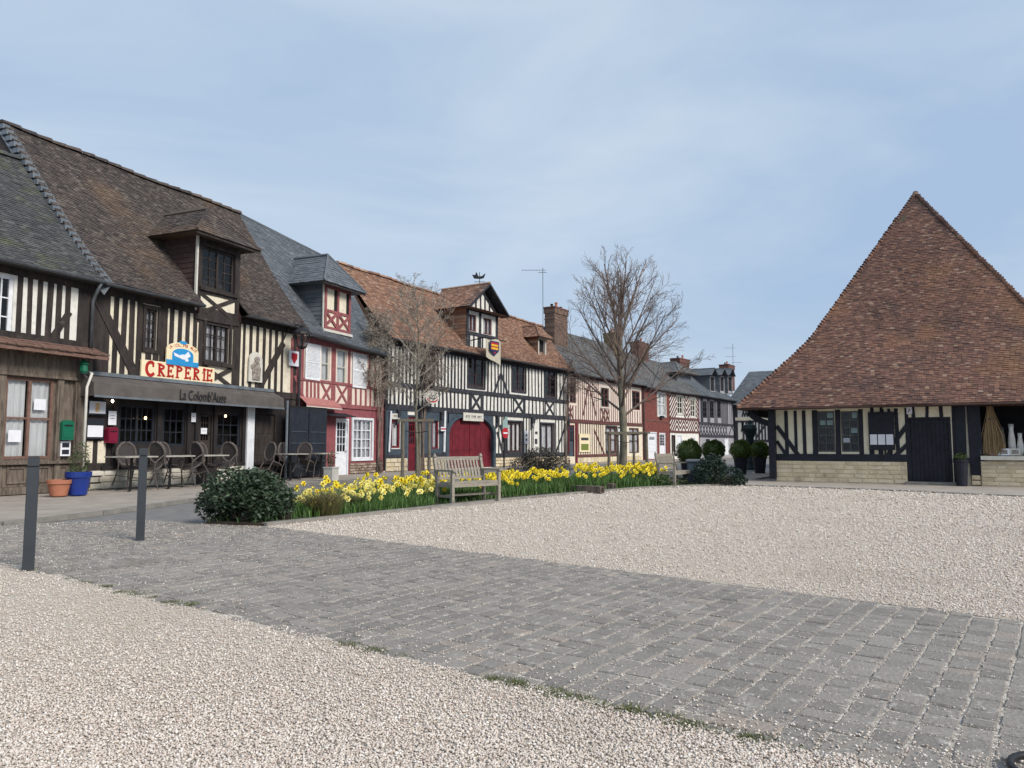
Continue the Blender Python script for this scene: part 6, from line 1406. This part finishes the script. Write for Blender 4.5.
# bronze figure seen over the planters
l = gp(751, 470); sc = l[1]/F_; t = thing('garden_sculpture', 'dark green bronze sculpture on a pedestal between the boxwood balls and the end house', 'sculpture', (l[0], l[1], 0)); z0 = HC+(445-442)*sc; z1 = HC+(445-421)*sc; H_ = z1-z0; W_ = 7.5*sc
mb = MB(); mb.lathe([(.3, 0), (.3, .15), (.2, .2), (.16, z0-.1), (.24, z0-.05), (.24, z0)], 10); mb.build('pedestal', 'bronze', t)
mb = MB(); mb.lathe([(W_*.45, z0), (W_*.5, z0+H_*.2), (W_*.8, z0+H_*.45), (W_*.95, z0+H_*.62), (W_*.75, z0+H_*.8), (W_*.3, z0+H_*.88), (W_*.28, z0+H_), (.02, z0+H_*1.05)], 12); mb.tube([(-W_*.6, 0, z0+H_*.6), (-W_*1.1, 0, z0+H_*.5), (-W_*.95, 0, z0+H_*.95)], .07, 6); mb.build('figure', 'bronze', t)
# pots by the shop front
def pot(px, py, wpx, hpx, m, label, nm='flower_pot'):
    l = gp(px, py, .05); sc = l[1]/F_; t = thing(nm, label, 'pot', (l[0], l[1], .05)); r = wpx*sc/2; h_ = hpx*sc
    mb = MB(); mb.lathe([(r*.66, 0), (r*.7, .02), (r*.9, h_*.72), (r*1., h_*.76), (r*1., h_), (r*.88, h_), (r*.85, h_*.9)], 24); mb.build('pot', m, t, smooth=False); mb = MB(); mb.lathe([(r*.86, h_*.9), (.01, h_*.92)], 16); mb.build('earth', 'soil', t); return l, sc, r, h_
pot(58.5, 496, 22, 16, 'terracotta', 'empty terracotta pot before the weathered shop front')
l, sc, r, h_ = pot(77.5, 495, 24, 23, 'cobalt', 'cobalt blue glazed pot holding a small shrub')
shrub('potted_shrub', 'small bushy green shrub growing in the cobalt blue pot', 'shrub', (l[0], l[1], .05+h_*.85), [(0, 0, .3, .22, .22, .28), (.05, 0, .55, .18, .18, .22), (-.03, 0, .1, .2, .2, .15)], 900, .05, 'leaf_pot', 51, .01)
l = gp(331, 480.5, .05); t = thing('square_planter', 'pale square planter beside the white door', 'planter', (l[0], l[1], .05), F3.rot); mb = MB(); mb.box(-.17, .17, -.17, .17, 0, .4); mb.box(-.19, .19, -.19, .19, .4, .44); mb.build('box', 'offwhite', t)
shrub('planter_plant', 'thin yellow green plant in the pale square planter by the white door', 'plant', (l[0], l[1], .49), [(0, 0, .25, .14, .14, .28)], 240, .06, 'leaf_pot', 52, .008)
l = gp(379, 474, .05); shrub('dark_potted_conifer', 'narrow dark plant at the corner of the red house', 'plant', (l[0], l[1], .05), [(0, 0, .35, .13, .13, .35)], 500, .05, 'leaf_purple', 53, .01)
# bollards
for (xb, yb_, xt, yt_, lb) in ((28, 570, 35, 455, 'nearer anthracite steel bollard at the edge of the gravel path'), (140, 540, 144.5, 447, 'farther anthracite steel bollard in front of the terrace chairs')):
    l = gp(xb, yb_); D = l[1]; hh = (yb_-yt_)/(yb_-445)*HC*1.0; t = thing('bollard', lb, 'bollard', (l[0], l[1], -.02), math.atan2(-l[0], l[1]), 'steel bollards'); w = .05
    mb = MB(); mb.slab([(-w, -w*.9), (-w*.9, -w), (w*.9, -w), (w, -w*.9), (w, w*.9), (w*.9, w), (-w*.9, w), (-w, w*.9)], 0, hh-.1); mb.build('post', 'metal', t)
    mb = MB(); mb.slab([(-w*.82, -w*.82), (w*.82, -w*.82), (w*.82, w*.82), (-w*.82, w*.82)], hh-.1, hh-.085); mb.build('groove', 'blackmetal', t)
    mb = MB(); mb.slab([(-w, -w), (w, -w), (w, w), (-w, w)], hh-.085, hh-.004); mb.slab([(-w*.85, -w*.85), (w*.85, -w*.85), (w*.85, w*.85), (-w*.85, w*.85)], hh-.004, hh+.006); mb.build('cap', 'metal', t)
# benches
def make_bench(label, loc, rz, Lb, sc=1., group=None):
    t = thing('wooden_bench', label, 'bench', loc, rz); D = .54; wd = .065
    for x in (-Lb/2+.04, Lb/2-.04):
        mb = MB(); mb.box(x-wd/2, x+wd/2, 0, wd, 0, .64); mb.build('leg', 'benchwood', t)
        mb = MB(); mb.add([(x-wd/2, D-wd, 0), (x+wd/2, D-wd, 0), (x+wd/2, D, 0), (x-wd/2, D, 0), (x-wd/2, D-wd, .42), (x+wd/2, D-wd, .42), (x+wd/2, D, .42), (x-wd/2, D, .42), (x-wd/2, D-wd+.12, .93), (x+wd/2, D-wd+.12, .93), (x+wd/2, D+.1, .95), (x-wd/2, D+.1, .95)], [(0, 3, 2, 1)]+[(i, (i+1) % 4, (i+1) % 4+4, i+4) for i in range(4)]+[(i+4, (i+1) % 4+4, (i+1) % 4+8, i+8) for i in range(4)]+[(8, 9, 10, 11)]); mb.tube([(x, D+.06, .93), (x, D+.075, 1.0)], [wd*.6, wd*.3], 8); mb.build('leg', 'benchwood', t)
        mb = MB(); mb.box(x-wd*.6, x+wd*.6, -.04, D+.04, .641, .68); mb.build('armrest', 'benchwood', t)
        mb = MB(); mb.box(x-wd*.3, x+wd*.3, wd+.001, D-wd-.001, .12, .17); mb.box(x-wd*.32, x+wd*.32, wd+.001, D-wd-.001, .33, .4); mb.build('side_rail', 'benchwood', t)
    mb = MB()
    for k in range(6): y = .0+k*.082; mb.box(-Lb/2+.075 if k in (0,) else -Lb/2+.01+.066, Lb/2-.076, y+.006, y+.074, .41-.002*k, .435-.002*k)
    mb.build('seat', 'benchwood', t)
    mb = MB(); mb.box(-Lb/2+.075, Lb/2-.075, .012, .045, .33, .405); mb.build('apron', 'benchwood', t)
    mb = MB(); yb = lambda z: D-wd+.03+.14*(z-.42)/.5
    mb.bar((-Lb/2+.075, yb(.9), .9), (Lb/2-.075, yb(.9), .9), .035, .075); mb.bar((-Lb/2+.075, yb(.5), .5), (Lb/2-.075, yb(.5), .5), .035, .055)
    mb.build('back_rail', 'benchwood', t)
    n = max(8, int(Lb/.1)); mb = MB()
    for k in range(n): x = -Lb/2+.1+(Lb-.2)*(k+.5)/n; mb.bar((x, yb(.52), .525), (x, yb(.87), .865), .05, .018, up=(0, 1, 0))
    mb.build('backrest', 'benchwood', t)
    mb = MB(); mb.box(-Lb/2+.08, Lb/2-.08, D/2-.02, D/2+.02, .14, .18); mb.build('stretcher', 'benchwood', t); return t
a, b = gp(453, 505.5), gp(500, 502); c = (a+b)/2; mb_ = math.atan2((b-a)[1], (b-a)[0]); make_bench('nearer silvered wooden bench in front of the daffodils', (c[0], c[1], .02), mb_, float(np.linalg.norm(b-a))+.06)
l = gp(687, 485.5); make_bench('farther silvered wooden bench beside the slate grey box, seen from its end', (l[0]-.05, l[1]+.1, .0), R(58), 1.6)
mb = MB(); s_ = [gp(431, 510), gp(434, 503), gp(505, 498), gp(512, 502.5)]; struct(poly_obj('bench_slab', s_, .022, 'hallpave', .05))
# old sleepers
for x0, y0, x1, y1, w, lb in ((574, 492.5, 603, 494, .2, 'front of the two weathered timber sleepers at the edge of the gravel'), (588, 489.5, 615, 490.5, .18, 'rear of the two weathered timber sleepers at the edge of the gravel')):
    a, b = gp(x0, y0), gp(x1, y1); c = (a+b)/2; Ls = float(np.linalg.norm(b-a)); ag = math.atan2((b-a)[1], (b-a)[0]); t = thing('timber_sleeper', lb, 'sleeper', (c[0], c[1]+.1, 0), ag); mb = MB()
    mb.prism([(-Ls/2, 0), (Ls/2, 0), (Ls/2, .17), (Ls*.3, .185), (-Ls*.2, .175), (-Ls/2, .18)], -w/2, w/2); mb.build('beam', 'oldwood', t)
    mb = MB(); mb.tube([(Ls/2-.002, 0, .1), (Ls/2+.012, 0, .1)], .06, 8); mb.build('end_grain', 'timber', t)

# ============================================================ BARE TREES
def grow(mb, p, d, ln, r, lvl, g, P, maxl):
    """one limb: wobbly tube, then children along it"""
    n = 5 if lvl < 2 else 3; pts = [p.copy()]; dd = d.copy()
    for i in range(n):
        dd = (dd+Vector((g.gauss(0, P['wob']), g.gauss(0, P['wob']), g.gauss(0, P['wob'])+P['up'][min(lvl, 3)]))).normalized(); pts.append(pts[-1]+dd*ln/n)
    rad = [max(P['rmin'], r*(1-.72*i/n)) for i in range(n+1)]; mb[min(lvl, 1)].tube(pts, rad, 7 if lvl == 0 else (5 if lvl == 1 else 3), caps=False)
    if lvl >= maxl: return
    nc = P['nc'][lvl]
    for k in range(nc):
        t = P['t0'][lvl]+(1-P['t0'][lvl])*(k+g.random()*.8)/nc; t = min(.98, t); i = int(t*n); q = pts[i].lerp(pts[min(n, i+1)], t*n-i)
        ax = (pts[min(n, i+1)]-pts[i]).normalized(); pr = ax.cross(Vector((g.gauss(0, 1), g.gauss(0, 1), g.gauss(0, .6)))).normalized(); ang = P['ang'][lvl]*g.uniform(.7, 1.25)
        nd = (ax*cos(ang)+pr*sin(ang)).normalized(); grow(mb, q, nd, ln*P['ls'][lvl]*g.uniform(.7, 1.2)*(1.15-.55*t), rad[i]*P['rs'], lvl+1, g, P, maxl)
# big bare tree
l = gp(622.5, 479); t = thing('bare_tree', 'large bare tree with a rounded airy crown inside a wooden stake frame', 'tree', (l[0], l[1], 0)); g = random.Random(12); trunk = MB(); crown = MB(); tw = [crown, crown]
Ht = HC+(445-252)/F_*l[1]; pts = []; 
for i in range(9): z = 5.0*i/8; pts.append(Vector((.05*sin(z*1.1), .04*cos(z*1.3), z)))
trunk.tube(pts, [.165, .14, .13, .125, .12, .115, .105, .095, .085], 12, caps=False); trunk.lathe([(.2, -.02), (.165, .1), (.15, .3)], 12)
Pz = dict(wob=.02, up=[.03, .05, .06, .05], rmin=.0042, nc=[8, 6, 4, 0], t0=[.22, .15, .12, 0], ang=[R(34), R(36), R(38), 0], ls=[.44, .5, .55, 0], rs=.58)
def reach(q, d):        # distance to the rounded crown outline
    c_, rx_, rz_ = Vector((0, 0, 4.7)), 2.75, Ht-4.85; lo_, hi_ = .2, 6.
    for _ in range(25):
        m_ = (lo_+hi_)/2; v = q+d*m_-c_; e_ = (v.x/rx_)**2+(v.y/rx_)**2+(v.z/rz_)**2
        if e_ < 1: lo_ = m_
        else: hi_ = m_
    return lo_
for k in range(17):
    z = 2.2+2.6*(k/16)**1.0; a = k*2.4+g.uniform(-.3, .3); el = R(35+27*(k/16)+g.uniform(-6, 6)); q = Vector((.05*sin(z*1.1), .04*cos(z*1.3), z)); d = Vector((cos(a)*cos(el), sin(a)*cos(el), sin(el)))
    grow(tw, q, d, min(3.35, reach(q, d)*g.uniform(.84, .97)), .048*(1-.25*k/16), 0, g, Pz, 3)
for k in range(5): d = Vector((.3*cos(k*1.26), .3*sin(k*1.26), 1)).normalized(); grow(tw, pts[-1], d, reach(pts[-1], d)*.95, .055, 0, g, Pz, 3)
trunk.build('trunk', 'bark', t, smooth=True); crown.build('crown', 'twig', t)
def stake_frame(nm, label, posts, H, bars, r=.04):
    c = sum(np.array(p) for p in posts)/len(posts); t = thing(nm, label, 'tree stakes', (c[0], c[1], 0))
    for p in posts: mb = MB(); x, y = p[0]-c[0], p[1]-c[1]; mb.tube([(x, y, 0), (x+.01, y, H*.5), (x, y+.01, H)], r, 8); mb.build('post', 'stakewood', t)
    for a, b in bars:
        p, q = posts[a], posts[b]; v = (np.array(q)-np.array(p)); v = v/np.linalg.norm(v)*.12; mb = MB(); mb.bar((p[0]-c[0]-v[0], p[1]-c[1]-v[1], H+.02), (q[0]-c[0]+v[0], q[1]-c[1]+v[1], H+.02), .09, .07); mb.build('crossbar', 'stakewood', t)
    mb = MB(); mb.tube([(-.3, -.05, H-.25), (0, 0, H-.3), (.3, 0, H-.25)], .012, 5); mb.build('strap', 'blackmetal', t)
pp = [gp(609, 482)[:2], gp(647, 482)[:2], gp(634, 477)[:2], gp(618, 477)[:2]]; stake_frame('stake_frame', 'square wooden stake frame around the large bare tree', pp, HC+(445-432.5)/F_*gp(609, 482)[1]-.03, [(0, 1), (1, 2), (2, 3), (3, 0)], .05)
pp = [gp(402, 491)[:2], gp(428.5, 491)[:2], gp(419, 486)[:2]]; stake_frame('stake_frame', 'wooden stake frame with one crossbar around the small pale tree', pp, HC+(445-420)/F_*gp(402, 491)[1]-.03, [(0, 1)], .045)
# small pale tree
l = gp(416, 488.5); t = thing('small_tree', 'slender young tree with dense pale twigs left of the near bench', 'tree', (l[0], l[1], 0)); g = random.Random(4); trunk = MB(); crown = MB(); tw = [crown, crown]; Ht = HC+(445-268)/F_*l[1]
pts = [Vector((.03*sin(z*2), .02*cos(z*2), z)) for z in np.linspace(0, Ht*.85, 10)]; trunk.tube(pts, [.05-.0044*i for i in range(10)], 8, caps=False)
Pz = dict(wob=.09, up=[.06, .04, .02, 0], rmin=.0033, nc=[5, 4, 3, 0], t0=[.15, .15, .1, 0], ang=[R(42), R(45), R(50), 0], ls=[.5, .5, .5, 0], rs=.6); tips = []
for k in range(26):
    z = 2.1+(Ht*.84-2.1)*k/25; a = k*2.4+g.uniform(-.4, .4); el = R(28+25*k/25); ln = (1.6 if k < 18 else 1.15)*(.75+.25*sin(pi*k/25)); d = Vector((cos(a)*cos(el), sin(a)*cos(el), sin(el)))
    grow(tw, Vector((.03*sin(z*2), .02*cos(z*2), z)), d, ln*g.uniform(.8, 1.1), .018, 0, g, Pz, 3)
trunk.build('trunk', 'bark', t, smooth=True); cr = crown.build('crown', 'paletwig', t)
co = np.array([v.co[:] for v in cr.data.vertices]); gg = np.random.default_rng(2); sel = co[gg.choice(len(co), 5200)]; sel = sel[sel[:, 2] > 2.3]; leaves('buds', sel+gg.normal(0, .03, sel.shape), .038, 'paletwig', t, 6, .5)
# climbing plants
def climber(nm, label, F, px, py, out, W, H, n, seed, m='paletwig', cat='climbing plant', blobs=None):
    u, z = F.q(px, py, out); g = random.Random(seed); t = thing(nm, label, cat, F.w(u, -out*.4, .05), F.rot); mb = MB(); zc = z-.05
    for k in range(5): mb.tube([(g.uniform(-.1, .1), 0, 0), (g.uniform(-.2, .2), -.05, zc*.4), (g.uniform(-.4, .4)*W, -.1, zc*.8), (g.uniform(-.5, .5)*W, -.15, zc+g.uniform(-.5, .5)*H)], [.03, .025, .02, .01], 6, caps=False)
    mb.build('stem', 'twig', t); mb = MB(); Pz = dict(wob=.2, up=[0, -.02, -.05, 0], rmin=.005, nc=[6, 5, 3, 0], t0=[.1, .1, .1, 0], ang=[R(50), R(50), R(50), 0], ls=[.6, .5, .5, 0], rs=.6)
    for k in range(n):
        bx_, bz_, bw, bh = g.choice(blobs) if blobs else (0, 0, W, H)
        q = Vector((bx_+g.gauss(0, .35)*bw, g.uniform(-.35, .05), zc+bz_+g.gauss(0, .33)*bh)); a = g.uniform(0, 2*pi); grow([mb, mb], q, Vector((cos(a), -.35, sin(a))).normalized(), .75, .013, 0, g, Pz, 2)
    cr = mb.build('vines', m, t); co = np.array([v.co[:] for v in cr.data.vertices]); gg = np.random.default_rng(seed); sel = co[gg.choice(len(co), n*130)]; leaves('leaves', sel+gg.normal(0, .04, sel.shape), .055, m, t, seed, .5)
climber('climbing_plant', 'sprawling grey leafless climber over the wall between red house and long timbered house', F4, 385, 350, .5, 1.3, 1.6, 70, 61, blobs=[(0, 0, 1.2, 1.8), (-.3, .8, 1., .7), (-.3, -1.2, 1., .7), (1.8, .1, 1.6, .35)])
climber('climbing_plant', 'dark leafless climber around the first upper window of the long timbered house', F4, 427, 368, .3, .9, 1., 28, 62, m='twig')
climber('climbing_plant', 'thin brown creeper where the long timbered house meets the cream house', F4, 568, 385, .3, .7, .9, 16, 63, m='twig')

# ============================================================ HALL DETAILS
t, W_, H_ = plate(FH, 'notice_board', 'dark notice board with three white sheets along its lower edge', 'notice board', 868.5, 894.5, 412, 450, [], .1, .05, 'halltimber')
for k in range(3): x0 = -W_*.9+W_*.62*k; mb = MB(); mb.box(x0, x0+W_*.54, -.008, 0, -H_*.72, -H_*.18); mb.build('sheet', 'paper', t)
t, W_, H_ = plate(FH, 'small_sign', 'small square white sign with a dark arrow over the hall door', 'sign', 906.5, 912, 407, 414, [], .1, .02, 'paper'); mb = MB(); stroke(mb, [(-W_*.5, -H_*.5), (W_*.4, H_*.5)], .02, -.006, -.001); mb.build('arrow', 'ink', t)
for xl, xr, yt, yb, lb in ((820, 826, 420, 425, 'upper left paper in the left hall window'), (827, 833, 420, 425, 'upper right paper in the left hall window'), (851, 858, 428, 433, 'pale paper high in the right hall window'), (843, 850, 438, 443, 'bright white paper low in the right hall window'), (827, 833, 413, 418, 'topmost small picture in the left hall window'), (852, 857, 412, 418, 'topmost small picture in the right hall window')):
    a, b, c, d = FH.r(xl, xr, yt, yb, -.12); t = thing('window_notice', lb, 'notice', FH.w((a+b)/2, .09, (c+d)/2), FH.rot); mb = MB(); mb.box(-(b-a)/2, (b-a)/2, 0, .004, -(d-c)/2, (d-c)/2); mb.build('sheet', 'paper' if 'white' in lb else 'teal', t)
u, z = FH.q(962, 484, .35); t = thing('tall_planter', 'tall black planter against the hall right of the plank door', 'planter', FH.w(u, -.35, .01), FH.rot); H_ = FH.q(962, 460, .35)[1]; mb = MB(); mb.lathe([(.13, 0), (.14, .02), (.18, H_-.06), (.2, H_-.05), (.2, H_), (.16, H_), (.16, H_-.05)], 16); mb.build('pot', 'planter', t); mb = MB(); mb.lathe([(.16, H_-.05), (.01, H_-.04)], 10); mb.build('earth', 'soil', t)
w_ = FH.w(u, -.35, H_); shrub('planter_plant', 'small dark green plant in the tall black planter by the hall', 'plant', w_, [(0, 0, .1, .17, .17, .12)], 420, .05, 'leaf_ball', 55, .006)
# hanging straw, crockery and goods in the hall shop window
u, z = FH.q(988, 455, .05); t = thing('straw_bundle', 'tall bundle of golden straw standing in the open hall window', 'straw bundle', FH.w(u+.08, -.02, z), FH.rot); H_ = FH.q(988, 406, .05)[1]-z; mb = MB(); g = random.Random(8)
for k in range(420):
    a = g.uniform(0, 2*pi); r = math.sqrt(g.random()); x, y = r*cos(a)*(.26+g.gauss(0, .04))+.06+g.gauss(0, .02), r*sin(a)*.1; x1, y1 = r*cos(a)*.05+.03, r*sin(a)*.04; mb.tube([(x, y, g.uniform(0, .1)), (x*.8+x1*.2+g.gauss(0, .02), y*.8, H_*.42), (x1+g.gauss(0, .02), y1, H_*g.uniform(.8, 1.))], .005, 3, caps=False)
mb.build('straw', 'straw', t); mb = MB(); mb.lathe([(.09, H_*.72), (.09, H_*.75)], 12, (.04, 0, 0)); mb.build('tie', 'oldwood', t)
def vase(px, yb_, yt_, wpx, m, label, nm='vase', out=-.2):
    u, z = FH.q(px, yb_, out); H_ = FH.q(px, yt_, out)[1]-z; sc = FH.w(u, -out)[1]/F_; r = wpx*sc/2; t = thing(nm, label, 'vase', FH.w(u, -out, z), 0); mb = MB(); mb.lathe([(r*.6, 0), (r, H_*.25), (r*.9, H_*.5), (r*.55, H_*.8), (r*.7, H_), (r*.55, H_*.97)], 14); mb.build('body', m, t, smooth=True); mb = MB(); mb.lathe([(r*.63, 0), (r*.7, .015)], 14); mb.build('foot', m, t)
zc = 455.5
vase(1012.5, zc, 424, 7, 'bluecream', 'tall white pitcher in the hall shop window'); vase(1021, zc, 433, 6, 'bluecream', 'short white pitcher right of the tall white one'); vase(1003, zc, 427, 6, 'bluepaint', 'dark blue grey jar between the straw and the white pitcher'); vase(996, zc, 436, 4.5, 'darkpaint', 'small dark jar beside the straw bundle')
for k, (px, w_, lb, m) in enumerate(((994, 6, 'pink floral card on the hall window ledge', 'pinkcloth'), (1004, 10, 'white framed picture lying on the hall window ledge', 'paper'), (1015.5, 9, 'pale patterned card right of the white framed picture', 'offwhite'))):
    u, z = FH.q(px, 455.5, .1); sc = FH.w(u, -.1)[1]/F_; t = thing('small_picture', lb, 'picture', FH.w(u, -.08, z+.005), FH.rot, None, R(-12)); mb = MB(); mb.box(-w_*sc/2, w_*sc/2, 0, .015, 0, .2); mb.build('frame', m, t); mb = MB(); mb.box(-w_*sc*.32, w_*sc*.32, -.004, 0, .04, .15); mb.build('image', 'greyfig', t)
# moss and weeds along the gravel edge, cable at the lower right
g = np.random.default_rng(3)
for k in range(60):
    px = g.choice([60, 130, 190, 350, 405, 525, 600, 660, 700, 760])+g.normal(0, 22); f = (px-0)/858.; base = gp(0, 562)*(1-f)+gp(858, 764)*f
    py = 562+(764-562)*f; c = gp(px, py+g.normal(0, 1.5)); n = int(g.integers(12, 90)); P = c+g.normal(0, .012+.02*g.random(), (n, 3))*np.array([1.6, 1, 0]); blades('moss_tuft', P, g.uniform(.008, .018), .005, 'moss', k+70, lean=1.6, kind='stuff')
l = gp(1064, 780); t = thing('black_hose', 'end of a black rubber hose curling on the setts at the lower right corner', 'hose', (l[0], l[1], .012)); mb = MB(); mb.tube([(.16*cos(R(a)), .16*sin(R(a)), .012) for a in range(60, 290, 12)], .014, 8); mb.build('hose', 'blackmetal', t, smooth=True)
